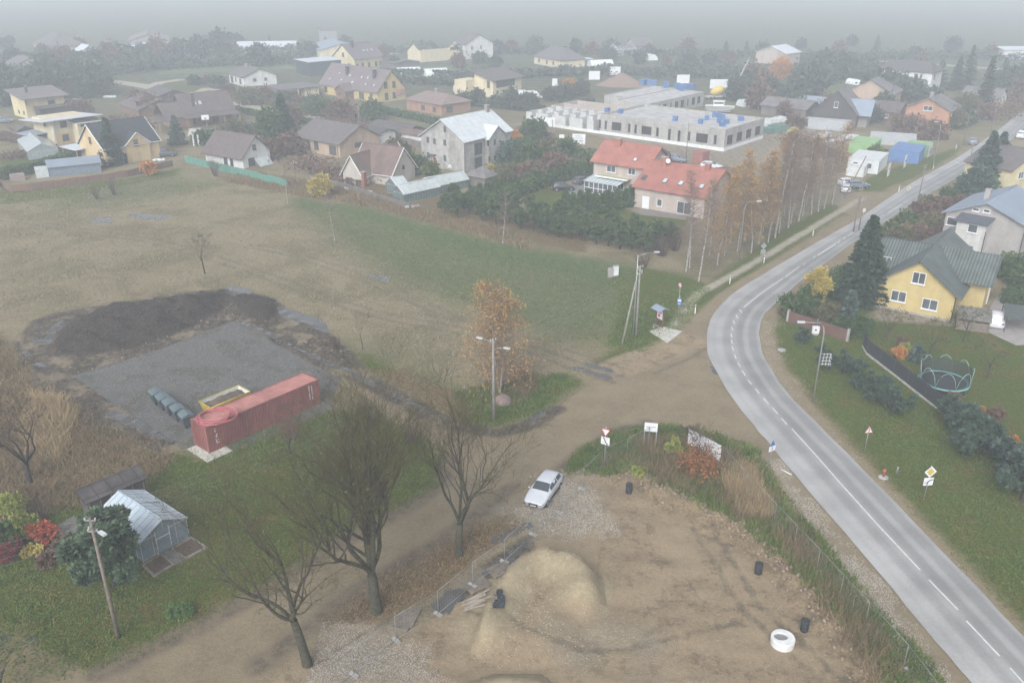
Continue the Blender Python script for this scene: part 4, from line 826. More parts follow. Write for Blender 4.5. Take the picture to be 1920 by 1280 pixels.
wg = plain('house', 'white bungalow with a grey roof on the far side of the dirt street', 'house', (458,163), 38, 12, 13, 3.2, 5.6, W_WHT, R_SLT, 'y', [('S',3,1.5,1.4,1.8,BRF),('S',7,1.8,.9,1.4,BRF),('S',10.5,1.5,2.2,2.2,BRF),('F',4,2,1.2,1,BRF),('F',8,2,1,1,BRF)], (5, 9))
cp = House('carport', 'flat grey carport beside the white bungalow', 'carport', (561,182), 38)
cp.wall(2, 7, 0, 3, 2.6, W_CRM); cp.roofpoly([(-6,-1,2.8),(8,-1,2.8),(8,12,2.9),(-6,12,2.9)], R_SLT)
for x_ in (-5.5, -.5): cp.box('post', x_, x_+.3, -.6, -.3, 0, 2.7, W_CRM)
ds = House('hay_barn', 'dark open-sided barn with a bright white roof', 'barn', A6(250,500), 35)
ds.wall(0, 13, 0, 13, 5.0, M('green_black_cladding', (.05,.065,.07)), '-x', 4.8); ds.roofpoly([(-.5,-.5,5.1),(14,-.5,5.4),(14,13.5,5.4),(-.5,13.5,5.1)], R_LGT)
MB().box(12.9, 13.2, -.25, 0, 0, 5).build('door_post', TRM, ds.e)
bb = plain('house', 'brown brick bungalow with a low pinkish roof and vents', 'house', (828,217), 45, 11, 15.5, 3.0, 4.9, W_RBR, M('faded_pink_roof', (.27,.20,.175), (.23,.17,.15), .7, .7, .2, 'corr', (.2,1), .75), 'y', [('S',3,1.4,1.4,1.4,BRF),('S',8,1.4,1.6,1.3,BRF),('F',3,1.4,2.2,1.5,BRF)], (6,9), 3)
mc = House('house', 'modern cream house with a dark wrap-around window band and mono-pitch roof', 'house', A7(750,862), 50)
mc.wall(0, 14, 0, 8, 5.2, W_CRM, '+y', 7.2); mc.roofpoly([(-1,-1.2,5.3),(15,-1.2,5.3),(15,9,7.6),(-1,9,7.6)], R_BRN); mc.wall(-4, 3, 8, 13, 5.0, W_CRM, name='side_wing_wall')
mc.win('F', 0, 0, 9, 1.9, u=6, z=3.9, fr=BRF, mull=4); mc.win('S', 0, 0, 1.2, 2.2, u=2, z=4.0, fr=BRF); mc.win('F', 0, 0, 1, 1, u=2, z=1.5, fr=BRF); mc.win('F', 0, 0, 1, 1, u=5, z=1.5, fr=BRF); mc.win('F', 0, 0, 2.4, 2.2, u=9, z=1.3, fr=BRF, mull=2)
plain('house', 'pale gabled villa, biggest of the houses fading into the fog above the zinc roof', 'house', A7(430,430), 40, 16, 9, 6, 10, W_WHT, R_SLT, 'y', [('F',4,4.5,1.2,1.8),('F',9,4.5,1.2,1.8),('F',4,1.6,1.2,1.8),('F',9,1.6,1.2,1.8)]).wall(-22, 0, 2, 12, 4, W_CRM, 'x', 7, name='side_wing_wall')
plain('house', 'cream bungalow with a big grey hipped roof fading in the fog', 'house', A7(1500,530), 30, 12, 20, 3.2, 7.2, W_CRM, R_SLT, 'y', [('S',5,1.6,1.2,1.4,BRF),('S',10,1.6,1.2,1.4,BRF),('S',16,1.6,1.2,1.4,BRF)], None, 5)
cpx = House('lean_to', 'white flat lean-to roof right of the grey hipped bungalow', 'shelter', A7(1600,520), 30); cpx.roofpoly([(0,0,2.8),(12,0,2.8),(12,4,3.0),(0,4,3.0)], R_LGT)
for x_ in (.3, 11.5): cpx.box('post', x_, x_+.2, .2, .4, 0, 2.8, TRM)
plain('house', 'ghostly white villa with a central gable far in the fog', 'house', C1(740,332), 30, 10, 8, 4, 7, wallm('far_hazed_wall', (.40,.40,.39)), R_SLT, 'x').wall(-9, 0, 1, 9, 3.2, MATS['far_hazed_wall'], 'x', 5, name='side_wing_wall')  # villa walls dulled, distance haze worked into the base colour
plain('house', 'small ghostly white gabled house beyond the dark garden trees', 'house', A8(900,520), 45, 10, 8, 3.4, 6.5, W_WHT, R_LGT, 'y')
plain('house', 'wide grey hipped house fading out in the upper left', 'house', A8(520,425), 38, 18, 26, 3.0, 8.0, W_TAN, R_SLT, 'y', (), None, 6)
plain('house', 'grey-roofed house cut by the left edge above the garden trees', 'house', A8(150,690), 40, 14, 16, 3.4, 6.4, W_WHT, R_SLT, 'y')
plain('hall', 'long faded hall with a pinkish roof in the upper left fog', 'hall', A8(1460,385), 20, 18, 30, 4, 7, W_FAR, M('hazed_pink_roof', (.24,.19,.18)), 'y')  # hall coloured greyer, painting in the fading of the fog
plain('greenhouse_hall', 'long row of white plastic greenhouses in the upper left fog', 'greenhouse', A8(1600,430), 8, 70, 10, 2.6, 4.5, W_WHT, R_LGT, 'x')
plain('greenhouse_hall', 'shorter row of white plastic greenhouses left of the long row', 'greenhouse', A8(1250,460), 8, 24, 10, 2.4, 4.2, W_WHT, R_LGT, 'x')
plain('tower_building', 'narrow pale tower-like building far in the fog', 'building', (604,84), 20, 8, 8, 7, 7.6, W_FAR, R_SLT, 'x')
plain('house', 'blue-roofed low house in front of the pale tower', 'house', (600,108), 20, 20, 30, 3, 5.5, W_CRM, R_BLU, 'y')
plain('shed', 'low shed with a flat grey roof right of the yellow gabled house', 'shed', A6(1200,430), 40, 12, 12, 2.5, 3.2, W_BRD, R_SLT, 'y')
plain('shed', 'dark outbuilding with a felt roof between the tan bungalow and the tall grey house', 'shed', (762,268), 50, 6, 13, 2.5, 3.6, W_BRD, R_FEL, 'y')
plain('shed', 'white-walled garage end beside the tan bungalow', 'garage', A3(1040,470), 52, 5, 5, 3.4, 3.9, W_WHT, R_FEL, 'y')
plain('garage', 'brown-roofed white garage tucked against the tall grey house', 'garage', A3(1500,445), 52, 3, 6.5, 2.5, 3.2, W_WHT, R_BRO, 'y')
plain('shed', 'brown shed with a wide roof beyond the dark apricot roof', 'shed', (262,222), 40, 12, 16, 2.2, 4.4, W_BRN, R_BRN, 'y')
plain('shed', 'dark shed behind the large brown house by the street', 'shed', (300,196), 38, 9, 14, 2.4, 3.8, W_DRK, R_FEL, 'y')
plain('shed', 'wooden hut at the far left end of the hedge', 'hut', (38,262), 40, 3, 3, 2.2, 2.9, W_BRD, R_FEL, 'y')
# lean-to canopy in front of the dark-roofed house, blue-grey shed and the block pile by the brown fence
cn = House('canopy', 'light sheet canopy on posts beside the dark-roofed house', 'canopy', A1(885,1000), 52)
cn.roofpoly([(-.4,-.4,2.9),(4.6,-.4,3.1),(4.6,6.5,3.1),(-.4,6.5,2.9)], R_LGT)
for x_ in (0, 4.0):
    for y_ in (0, 3, 6): cn.box('post', x_, x_+.15, y_, y_+.15, 0, 2.85, W_TAN)
sh = House('shed', 'long low blue-grey garden shed with a plastic-covered front', 'shed', A1(565,1155), 30)
sh.wall(0, 9.5, 0, 4.0, 2.0, M('blue_grey_boards', (.17,.22,.27), (.14,.18,.22), pat='planks', ps=(.3,1), pc=.7)); sh.roofpoly([(-.2,-.3,2.0),(9.8,-.3,2.0),(9.8,4.3,2.7),(-.2,4.3,2.7)], R_BLU)
sh.box('plastic_front', -2.4, -.1, .3, 3.6, 0, 1.7, M('milky_plastic', (.52,.56,.55), None, 2, .4))
bk = House('block_stack', 'pallet of pinkish blocks at the corner of the brown fence', 'block stack', A1(225,1195), 35); bk.box('blocks', -1.5, 1.0, 0, 1.4, 0, 1.3, M('pink_blocks', (.36,.29,.27), pat='brick', ps=(.4,.25), pc=.7)); bk.box('pallet', -1.6, 1.1, -.1, 1.5, -.12, 0, WOOD)
gh = House('greenhouse', 'big old glasshouse with a cloudy roof at the left edge', 'greenhouse', A1(330,960), 35)
gh.wall(0, 6, 0, 16, 1.7, M('cloudy_glass', (.28,.32,.32), (.22,.25,.25), 1.5, .3, pat='tiles', ps=(.8,1.6), pc=1.4), 'y', 3.2); gh.gable(0, 6, 0, 16, 1.7, 3.2, M('cloudy_glass_roof', (.42,.46,.46), (.36,.4,.4), 1.5, .25, pat='tiles', ps=(.8,5), pc=.75), 'y', .1, .1)
# glazed greenhouse ranges by the reddish cottage
GLR = M('whitewashed_glass', (.50,.54,.53), (.38,.42,.41), 1.2, .25, pat='tiles', ps=(.55,4), pc=.55)  # roof glass much paler than the glasshouse walls
for k, (c, l, lab) in enumerate(((A3(1235,1000), 2.6, 'short leftmost section'), (A3(1310,1090), 8.3, 'long middle section'), (A3(1600,1010), 9.5, 'right-hand section'))):
    g = House('greenhouse', 'glasshouse range beside the reddish cottage, %s' % lab, 'greenhouse', c, 44)
    g.wall(0, l, 0, 3.6, 1.6, M('dark_glass_wall', (.09,.12,.115), (.14,.17,.16), 1.5, .25, pat='tiles', ps=(.6,1.7), pc=2.2), 'x', 2.9); g.gable(0, l, 0, 3.6, 1.6, 2.9, GLR, 'x', .05, .1, GMET)
# plastic tunnels
def tunnel(px, py, l, w_, yaw, label):
    x, y = G(px, py); e = empty('poly_tunnel', label, 'poly tunnel', x, y, 0, R(yaw)); m = MB(); n = 10
    P = [(w_/2*math.cos(math.pi*i/n), w_*.5*math.sin(math.pi*i/n)) for i in range(n+1)]
    for i in range(n):
        (a, b), (c, d) = P[i], P[i+1]; m.face([(-l/2,a,b),(l/2,a,b),(l/2,c,d),(-l/2,c,d)], sm=True)
    for s in (-1, 1): m.face([(s*l/2,a,b) for a, b in (P if s > 0 else P[::-1])])
    m.build('cover', M('white_film', (.72,.75,.74), (.6,.64,.62), 2, .35), e)
    r = MB()
    for k in range(int(l//1.5)+1): r.tube([(-l/2+k*1.5, a*1.01, b*1.01) for a, b in P], .04, 4)
    r.build('hoops', GMET, e)
tunnel(766, 139, 9, 5, 20, 'rounded white poly tunnel right of the plum-roofed house'); tunnel(816, 141, 9, 5, 25, 'ribbed white poly tunnel, second from the plum-roofed house'); tunnel(874, 172, 8, 4.5, 15, 'white poly tunnel just left of the modern cream house')
tunnel(1125, 124, 10, 5, 20, 'white poly tunnel right of the grey hipped bungalow'); tunnel(1216, 112, 8, 5, -70, 'white round-ended tunnel alone in the fog above the unfinished building')
tunnel(1604, 158, 6, 3.5, -60, 'small white tunnel in the green garden right of centre'); tunnel(1408, 198, 8, 4, 20, 'greyish tunnel between the boat and the patched shed'); tunnel(180, 172, 6.5, 4.5, 30, 'yellow and silver garden tunnel left of the far dirt street'); tunnel(1690, 140, 7, 3, 10, 'low white tunnel beside the parked van in the fog')
# ============================================================ site containers
def corrugated(m, x0, x1, y, z0, z1, face, n, d=.05, mi=0):
    """corrugated panel along x (face 'y') or along y (face 'x') at coordinate y"""
    for k in range(n):
        a, b = x0+(x1-x0)*k/n, x0+(x1-x0)*(k+.5)/n; c = x0+(x1-x0)*(k+1)/n
        for p, q, dd in ((a, b, d), (b, c, 0)):
            s = 1 if face[0] == '+' else -1; lo, hi = sorted((y, y+s*dd)) if dd else sorted((y, y-s*.02))
            if face[1] == 'y': m.box(p, q, lo, hi, z0, z1, mi)
            else: m.box(lo, hi, p, q, z0, z1, mi)
def container(name, label, cat, x, y, yaw, L, W, Ht, col_, door=True, z=0, group=None, nc_=None, detail=True, roofc=None):
    e = empty(name, label, cat, x, y, z, yaw, group)
    m = MB(); m.box(.06, L-.06, .06, W-.06, .12, Ht-.06)
    n = nc_ or int(L/.28)
    if detail:
        corrugated(m, .15, L-.15, .05, .15, Ht-.14, '-y', n); corrugated(m, .15, L-.15, W-.05, .15, Ht-.14, '+y', n); corrugated(m, .15, W-.15, .05, .15, Ht-.14, '-x', max(5, int(W/.28)))
    m.build('shell', col_, e)
    f = MB()
    for a in (0, L-.16):
        for b in (0, W-.16): f.box(a, a+.16, b, b+.16, 0, Ht)
    for zz in (0, Ht-.12):
        for b in (-.0, W-.12): f.box(.16, L-.16, b, b+.12, zz, zz+.12)
        for a in (0, L-.12): f.box(a, a+.12, .16, W-.16, zz, zz+.12)
    f.build('frame', col_, e)
    r = MB(); k = max(4, int(L/.36))
    for i in range(k): a = .2+(L-.4)*i/k; r.box(a, a+(L-.4)/k*.55, .2, W-.2, Ht-.06, Ht-.03)
    r.box(.12, L-.12, .12, W-.12, Ht-.08, Ht-.055); r.build('roof', roofc or col_, e)
    if door:
        for s in (0, 1):
            d = MB().box(L-.02, L+.03, .1+s*(W-.2)/2, .1+(s+1)*(W-.2)/2-.02, .14, Ht-.14).build('door', col_, e)
            MB().tube([(L+.06,.35+s*(W-.2)/2,.2),(L+.06,.35+s*(W-.2)/2,Ht-.2)], .025, 5).build('lock_rod', GMET, d)
    return e
OFFW = M('white_cabin', (.60,.62,.61), (.52,.54,.53), 1, .5, dirt=.15)
def cabin(p, yaw, L, W, Ht, label, z=0, mat=None, name='site_cabin', wins=True, lab_group=None, door=True):
    x, y = G(*p); e = container(name, label, 'site cabin', x, y, R(yaw), L, W, Ht, mat or OFFW, door=False, z=z, group=lab_group, detail=(mat is not None))
    if wins:
        for a in (.25, .7):
            f = MB().box(L*a-.5, L*a+.5, -.06, .03, 1.0, 2.1).build('window', WH, e); MB().box(L*a-.43, L*a+.43, -.075, -.055, 1.07, 2.03).build('pane', GLS, f)
    return e
LIM = M('lime_green_container', (.27,.43,.20), (.22,.36,.17), 1, .5); BLC2 = M('blue_container', (.12,.215,.42), (.10,.18,.35), 1, .5)
yk = -32
def crow(ax, ay, k, L=6.0): c, q = math.cos(R(yk)), math.sin(R(yk)); return (ax-L*c-q*2.5*k, ay-L*q+c*2.5*k)
def cab2(p, L, Ht, label, mat=None, name='site_cabin', wins=True, yaw=yk):
    o = cabin((960, 640), yaw, L, 2.42, Ht, label, mat=mat, name=name, wins=wins); o.location = (p[0], p[1], 0); return o
for k in range(4): cab2(crow(74.1, 171.9, k), 6, 2.75, 'white site cabin, %s of the row of four beside the road' % ('first','second','third','last')[k])
cab2(crow(70.2, 169.2, 0, 3.4), 3.4, 2.1, 'short white storage cabin in front of the site cabins', wins=False)
for k in range(4): cab2(crow(86.5, 181.5, k), 6, 2.6, 'blue steel container, %s of the blue row' % ('first','second','third','last')[k], BLC2, 'shipping_container', False)
for k in range(3): cab2(crow(81.0, 190.5, k), 5.6, 2.6, 'lime green container left of the blue ones, %s of its row' % ('first','second','last')[k], LIM, 'shipping_container', False)
for k in range(2): cab2(crow(91.5, 188.5, k, 4.5), 4.5, 2.6, 'lime green container right of the blue ones, %s of its row' % ('front','rear')[k], LIM, 'shipping_container', False)
cab2(G(*RRz(385,110)), 10, 2.6, 'long grey-white container lying behind the green ones', M('grey_container', (.42,.44,.45)), 'shipping_container', False, -22)
cabin(C2(345,770), -30, 11, 2.6, 2.6, 'long grey trailer box in front of the patched shed', wins=False, mat=MATS['grey_container'], name='shipping_container')
cabin((1183+20,288), 50, 3, 2.4, 2.5, 'rusty red site container behind the red roofs', wins=False, mat=M('rusty_container', (.33,.15,.12)), name='shipping_container').location = (*G(1316,309), 0)
# ============================================================ boards and banners
def board(p, w_, hh, zb, yaw, label, mat, name='banner', cat_='banner', posts=True, marks=None):
    x, y = G(*p); z = hz(x, y); e = empty(name, label, cat_, x, y, z, R(yaw))
    MB().box(-w_/2, w_/2, -.03, .03, zb, zb+hh).build('panel', mat, e)
    if posts:
        m = MB()
        for s in (-1, 1): m.box(s*w_/2*.92-.04, s*w_/2*.92+.04, .03, .1, -.1, zb+hh)
        m.build('posts', GMET, e)
    if marks:
        for (a, b, c, d, mt) in marks: MB().box(-w_/2+a*w_, -w_/2+c*w_, -.045, -.031, zb+b*hh, zb+d*hh).build('print', mt, e)
    return e
WB = M('white_banner', (.68,.69,.69), (.6,.61,.61), 1.5, .6); GP = M('grey_print', (.34,.36,.38)); GRNP = M('green_print', (.12,.28,.16)); REDP = M('red_print', (.5,.12,.1))
board((1020,246), 5.6, 2.2, 1.2, -8, 'wide white banner on a scaffold before the unfinished white walls', WB)
board((1085,273), 3.0, 2.4, .3, -10, 'white information board with small print left of the red roofs', WB, marks=[(.15,.2,.4,.35,GP),(.5,.25,.85,.4,GP),(.15,.55,.8,.62,GP),(.2,.75,.7,.82,GP)])
board((1053,262), 1.3, .8, .4, -10, 'tiny white plate on the bare ground left of the information board', WB)
board(RRz(1010,255), 3.4, 2.6, .4, 55, 'white site board with dark pictures beside the road near the lamp post', WB, marks=[(.1,.1,.4,.9,GP),(.5,.1,.9,.6,GRNP)])
board(RRz(755,365), 1.6, 2.6, .2, 55, 'tall white and red poster at the end of the blue containers', WB, marks=[(.1,.45,.9,.6,REDP)])
board(RRz(585,450), 1.8, 2.6, .1, 55, 'tall white poster before the white site cabins', WB, marks=[(.1,.5,.9,.6,GP)])
board((1114,152), 4, 3, .4, 0, 'pale board in the fog left of the far red soil heap', WB); board((1153,143), 4, 3, .4, 0, 'pale square board right of the first one in the fog', WB); board((1040,163), 1.8, 2.4, .3, 0, 'small white board beside the orange shrub in the fog', WB)
board((1280,160), 4.4, 3, .5, 0, 'grey-white board behind the rear wing of the unfinished building', WB); board((1347,168), 6, 3, .3, 0, 'wide pale board beside the yellow crane drum', WB)
# spoil heaps
def heap(p, r, hh, label, c):
    x, y = G(*p); n = 26; v = [(0, 0, hh)]; f = []
    for i in range(1, 9):
        for j in range(n):
            t = 2*math.pi*j/n; q = i/8; rr_ = r*q*(1+.18*float(VN(math.cos(t)*3+x, math.sin(t)*3+y, 1.3, 3))); v.append((rr_*math.cos(t), rr_*math.sin(t)*.8, hh*(1-q)**1.0*(1+.2*float(VN(rr_*math.cos(t)+x, rr_*math.sin(t)+y, .8, 4)))-.1*q))
    for i in range(7):
        for j in range(n): f.append((1+i*n+j, 1+(i+1)*n+j, 1+(i+1)*n+(j+1) % n, 1+i*n+(j+1) % n))
    for j in range(n): f.append((0, 1+j, 1+(j+1) % n, 1+(j+1) % n))
    me = bpy.data.meshes.new('soil_heap'); me.from_pydata(v, [], [tuple(dict.fromkeys(q)) for q in f]); o = link_mesh('soil_heap', me, c, None, (x, y, 0)); tag(o, label, 'soil heap')
SO = M('dark_soil', (.14,.105,.085), (.09,.07,.055), 2, .95, .6); SO2 = M('reddish_soil', (.24,.17,.13), (.18,.13,.10), 2, .95, .5)
heap((985,248), 4.5, 2.6, 'dark cone of soil at the left end of the building site', SO); heap((1165,160), 9, 4, 'reddish soil heap behind the rear wing in the fog', SO2); heap((1360,322), 3.2, 1.2, 'low dark heap by the white car behind the red roofs', SO); heap((1080,275), 3, .8, 'low clay mound by the information board', SO2)
# concrete mixer truck with pump, boat on a trailer
e = empty('mixer_truck', 'yellow-drummed concrete truck with a raised pale boom behind the unfinished building', 'truck', *G(1345,186), 0, R(20))
d = MB().lathe([(.5,-2.6),(1.2,-1.2),(1.35,.2),(1.0,1.6),(.4,2.3)], 16).build('drum', M('yellow_drum', (.66,.50,.12)), e, (0, 0, 2.6)); d.rotation_euler = (0, 1.4, 0)
m = MB().box(-4, 4.2, -1.1, 1.1, .7, 1.1).box(2.8, 4.6, -1.2, 1.2, .9, 2.9)
m.build('chassis', M('truck_grey', (.5,.5,.48)), e); MB().box(4.58, 4.63, -1, 1, 1.8, 2.7).build('windscreen', GLS, e)
for x_ in (-3.2, -1.9, 3.4):
    for s in (-1, 1):
        w_ = MB().lathe([(.5,-.15),(.5,.15)], 14).build('wheel', M('rubber', (.02,.02,.022)), e, (x_, s*1.1, .5)); w_.rotation_euler = (math.pi/2, 0, 0)
MB().tube([(4,0,2.9),(7,0,5.5),(11,1,12)], [.2,.18,.1], 6).build('boom', M('pale_green_boom', (.45,.55,.48)), e)
e = empty('boat', 'white cabin boat on a trailer behind the unfinished building', 'boat', *G(1348,212), 0, R(-12))
m = MB(); st = [(-4,1.2,.9),(-2,1.35,.7),(1,1.3,.7),(3,.8,.9),(4.2,.05,1.4)]
for (a, wa, ka), (b, wb, kb) in zip(st, st[1:]):
    m.face([(a,-wa,2.0),(a,0,ka),(b,0,kb),(b,-wb,2.1)]); m.face([(b,wb,2.1),(b,0,kb),(a,0,ka),(a,wa,2.0)]); m.face([(a,-wa,2.0),(b,-wb,2.1),(b,wb,2.1),(a,wa,2.0)])
m.face([(-4,1.2,2.0),(-4,0,.9),(-4,-1.2,2.0)]); m.build('hull', WH, e)
c = MB().box(-1.8, 1.2, -.9, .9, 2.05, 3.3).box(-2.0, 1.5, -1.0, 1.0, 3.3, 3.4).build('cabin', WH, e); MB().box(-1.6, 1.0, -.93, -.9, 2.6, 3.1).box(1.2, 1.23, -.8, .8, 2.5, 3.1).build('cabin_window', GLS, c)
MB().box(-3.5, 3, -.9, .9, .5, .65).box(-1, -.6, -1, 1, 0, .55).build('trailer', GMET, e)
# generic stacks of building material on the site
def stack(p, w_, d_, hh, yaw, label, mat, wrap=False):
    x, y = G(*p); e = empty('material_stack', label, 'building material', x, y, 0, R(yaw))
    m = MB(); rnd = random.Random(int(p[0])); n = max(1, int(w_/1.2))
    for i in range(n):
        hh_ = hh*rnd.uniform(.55, 1); m.box(-w_/2+i*w_/n, -w_/2+(i+.9)*w_/n, -d_/2*rnd.uniform(.7,1), d_/2*rnd.uniform(.7,1), .12, hh_)
    m.build('packs', mat, e); MB().box(-w_/2, w_/2, -d_/2, d_/2, 0, .12).build('pallet', WOOD, e)
WRAP = M('white_wrap', (.66,.68,.67), (.5,.52,.51), 2, .4)
for p, w_, d_, hh, lab in ((C2(450,825),5,2,1.8,'white wrapped bales left of the white car'),(C2(520,850),4,1.5,.6,'flat white sheets beside the white bales'),(C2(600,835),6,2.5,1.0,'grey jumble of material right of the bales'),(C2(170,735),6,3,1.8,'white wrapped packs at the end of the grey trailer box'),(C2(85,765),5,2.5,1.4,'pale green and white packs right of the unfinished corner')):
    stack(p, w_, d_, hh, 30, lab, WRAP)
stack(C2(165,790), 7, 4, 1.8, 30, 'green netted load beside the white packs', M('green_net', (.10,.20,.16))); stack(C2(262,785), 4, 2, 1.0, 20, 'yellow load right of the green net', M('yellow_load', (.5,.42,.15)))
stack(A7(150,600) if False else (1150,300), 3, 1.5, .8, 20, 'grey scrap beside the left red roof end', GMET)
# ============================================================ vegetation
class Seg:
    """branch segments collected as arrays and skinned as tapered prisms"""
    def __init__(s): s.a = []; s.b = []; s.ra = []; s.rb = []
    def add(s, a, b, ra, rb): s.a.append(a); s.b.append(b); s.ra.append(ra); s.rb.append(rb)
    def arrays(s, n):
        a, b = np.array(s.a, float), np.array(s.b, float); ra, rb = np.array(s.ra), np.array(s.rb)
        d = b-a; d /= np.linalg.norm(d, axis=1)[:, None]+1e-9
        up = np.where(np.abs(d[:, 2:3]) < .9, [[0, 0, 1.]], [[1., 0, 0]]); u = np.cross(d, up); u /= np.linalg.norm(u, axis=1)[:, None]+1e-9; w_ = np.cross(d, u)
        V = []
        for P, r_ in ((a, ra), (b, rb)):
            for j in range(n): t = 2*math.pi*j/n; V.append(P+(u*math.cos(t)+w_*math.sin(t))*r_[:, None])
        V = np.stack(V, 1).reshape(-1, 3); k = len(a); base = np.arange(k)[:, None]*2*n; F = []
        for j in range(n): F.append(np.stack([base[:, 0]+j, base[:, 0]+n+j, base[:, 0]+n+(j+1) % n, base[:, 0]+(j+1) % n], 1))
        return V, np.concatenate(F)
def norm(v): l = math.sqrt(v[0]**2+v[1]**2+v[2]**2)+1e-9; return (v[0]/l, v[1]/l, v[2]/l)
def branch(thick, thin, p, d, L, r, lev, rnd, up=.12, kink=.18, split=3, spread=.75, tips=None, twig=.02, ratio=.68):
    n = max(2, int(L/.55) if lev > 1 else 2); st = L/n; pos = p; dr = d; rr0 = r
    for i in range(n):
        r1 = rr0*(1-(i+1)/n*.45) if lev > 0 else max(rr0*(1-(i+1)/n*.8), .006)
        q = (pos[0]+dr[0]*st, pos[1]+dr[1]*st, pos[2]+dr[2]*st); r0 = rr0*(1-i/n*.45) if lev > 0 else max(rr0*(1-i/n*.8), .008)
        (thick if r0 > twig else thin).add(pos, q, r0, r1); pos = q
        dr = norm((dr[0]+rnd.gauss(0, kink), dr[1]+rnd.gauss(0, kink), dr[2]+rnd.gauss(0, kink)*.6+up))
        if lev > 0 and i > n*.25 and i < n-1:
            for _ in range(1 if lev > 1 else (1 if rnd.random() < .8 else 0)):
                t = rnd.uniform(0, 6.283); a = rnd.uniform(.5, 1.0)
                o = norm((math.cos(t), math.sin(t), rnd.uniform(-.1, .5))); nd = norm((dr[0]+o[0]*a, dr[1]+o[1]*a, dr[2]+o[2]*a))
                branch(thick, thin, pos, nd, L*ratio*rnd.uniform(.6, .95), r1*.5, lev-1, rnd, up*.7, kink, split, spread, tips, twig, ratio)
    if lev > 0:
        for k in range(split):
            t = rnd.uniform(0, 6.283); o = (math.cos(t), math.sin(t), rnd.uniform(-.2, .4)); nd = norm((dr[0]+o[0]*spread, dr[1]+o[1]*spread, dr[2]+o[2]*spread))
            branch(thick, thin, pos, nd, L*ratio*rnd.uniform(.75, 1.1), r1*.7, lev-1, rnd, up*.75, kink, split, spread, tips, twig, ratio)
    else:
        if twig < .045:
            for k in range(4):
                t = rnd.uniform(.2, 1); b0 = (p[0]+(pos[0]-p[0])*t, p[1]+(pos[1]-p[1])*t, p[2]+(pos[2]-p[2])*t); o = norm((dr[0]+rnd.gauss(0, .6), dr[1]+rnd.gauss(0, .6), dr[2]+rnd.gauss(0, .5))); l = L*rnd.uniform(.4, .8)
                thin.add(b0, (b0[0]+o[0]*l, b0[1]+o[1]*l, b0[2]+o[2]*l), .008, .004)
        if tips is not None: tips.append(pos)
def cards(P, size, rng, flat=.0, dirs=None, elong=1.0, tri=False):
    """small leaf-sized quads around the points P"""
    P = np.asarray(P, float); n = len(P); s = size*rng.uniform(.6, 1.4, n)[:, None]
    a = rng.normal(size=(n, 3)); a[:, 2] *= (1-flat); a /= np.linalg.norm(a, axis=1)[:, None]+1e-9
    if dirs is not None: a = dirs+a*.35; a /= np.linalg.norm(a, axis=1)[:, None]+1e-9
    b = np.cross(a, rng.normal(size=(n, 3))); b /= np.linalg.norm(b, axis=1)[:, None]+1e-9
    a = a*s*elong; b = b*s*.5
    if tri:
        V = np.stack([P-b, P+b, P+a], 1).reshape(-1, 3); return V, np.arange(3*n).reshape(-1, 3)
    V = np.stack([P-b-a*.1, P+b-a*.1, P+b*.7+a, P-b*.7+a], 1).reshape(-1, 3); return V, np.arange(4*n).reshape(-1, 4)
def addmesh(name, V, F, mat, parent): return np_mesh(name, V, F, mat, parent)
BARK = M('grey_green_bark', (.085,.08,.05), (.04,.036,.028), 4, .9, .4); BARKD = M('dark_bark', (.055,.045,.04), (.035,.03,.027), 5, .9, .4)
TWG = LEAF('olive_twigs', (.05,.045,.025), (.10,.09,.04), (.06,.045,.03)); TWD = LEAF('brown_twigs', (.055,.04,.035), (.10,.07,.055), (.07,.05,.045))
BIRB = M('birch_bark', (.40,.38,.35), (.17,.155,.145), 4, .8, .2); TWB = LEAF('birch_twigs', (.15,.11,.09), (.24,.18,.145), (.15,.115,.10))
L_GLD = LEAF('golden_birch_leaves', (.24,.15,.07), (.40,.26,.10), (.28,.16,.08)); L_RUS = LEAF('rusty_leaves', (.17,.075,.035), (.28,.13,.05), (.22,.09,.04))
L_PIN = LEAF('pine_needles', (.022,.045,.03), (.055,.09,.06), (.09,.13,.085)); L_SPR = LEAF('spruce_needles', (.012,.028,.018), (.03,.055,.032), (.055,.08,.045))
L_HDG = LEAF('hedge_leaves', (.022,.05,.018), (.055,.095,.03), (.085,.13,.04)); L_OLV = LEAF('olive_leaves', (.06,.065,.03), (.11,.105,.05), (.15,.13,.06))
L_YEL = LEAF('yellow_leaves', (.25,.20,.05), (.42,.33,.08), (.36,.28,.09)); L_ORG = LEAF('orange_leaves', (.32,.11,.03), (.48,.20,.05), (.40,.26,.06)); L_RED = LEAF('red_leaves', (.25,.05,.03), (.42,.10,.05), (.30,.06,.04))
L_BRN = LEAF('dead_brown_leaves', (.09,.055,.04), (.16,.10,.07), (.12,.085,.06)); L_LIM = LEAF('yellow_green_leaves', (.13,.17,.04), (.24,.27,.06), (.30,.30,.08))
L_DRY = LEAF('dry_stalks', (.13,.09,.05), (.27,.20,.115), (.16,.12,.065), (.09,.10,.04)); L_FAR = LEAF('far_tree_leaves', (.035,.05,.035), (.07,.085,.06), (.10,.11,.08)); L_GRS = LEAF('grass_blades', (.04,.075,.015), (.095,.14,.03), (.17,.20,.06))
def thing_at(name, label, cat, px, py, group=None, rz=0.0, z=None):
    x, y = G(px, py); return empty(name, label, cat, x, y, hz(x, y) if z is None else z, rz, group)
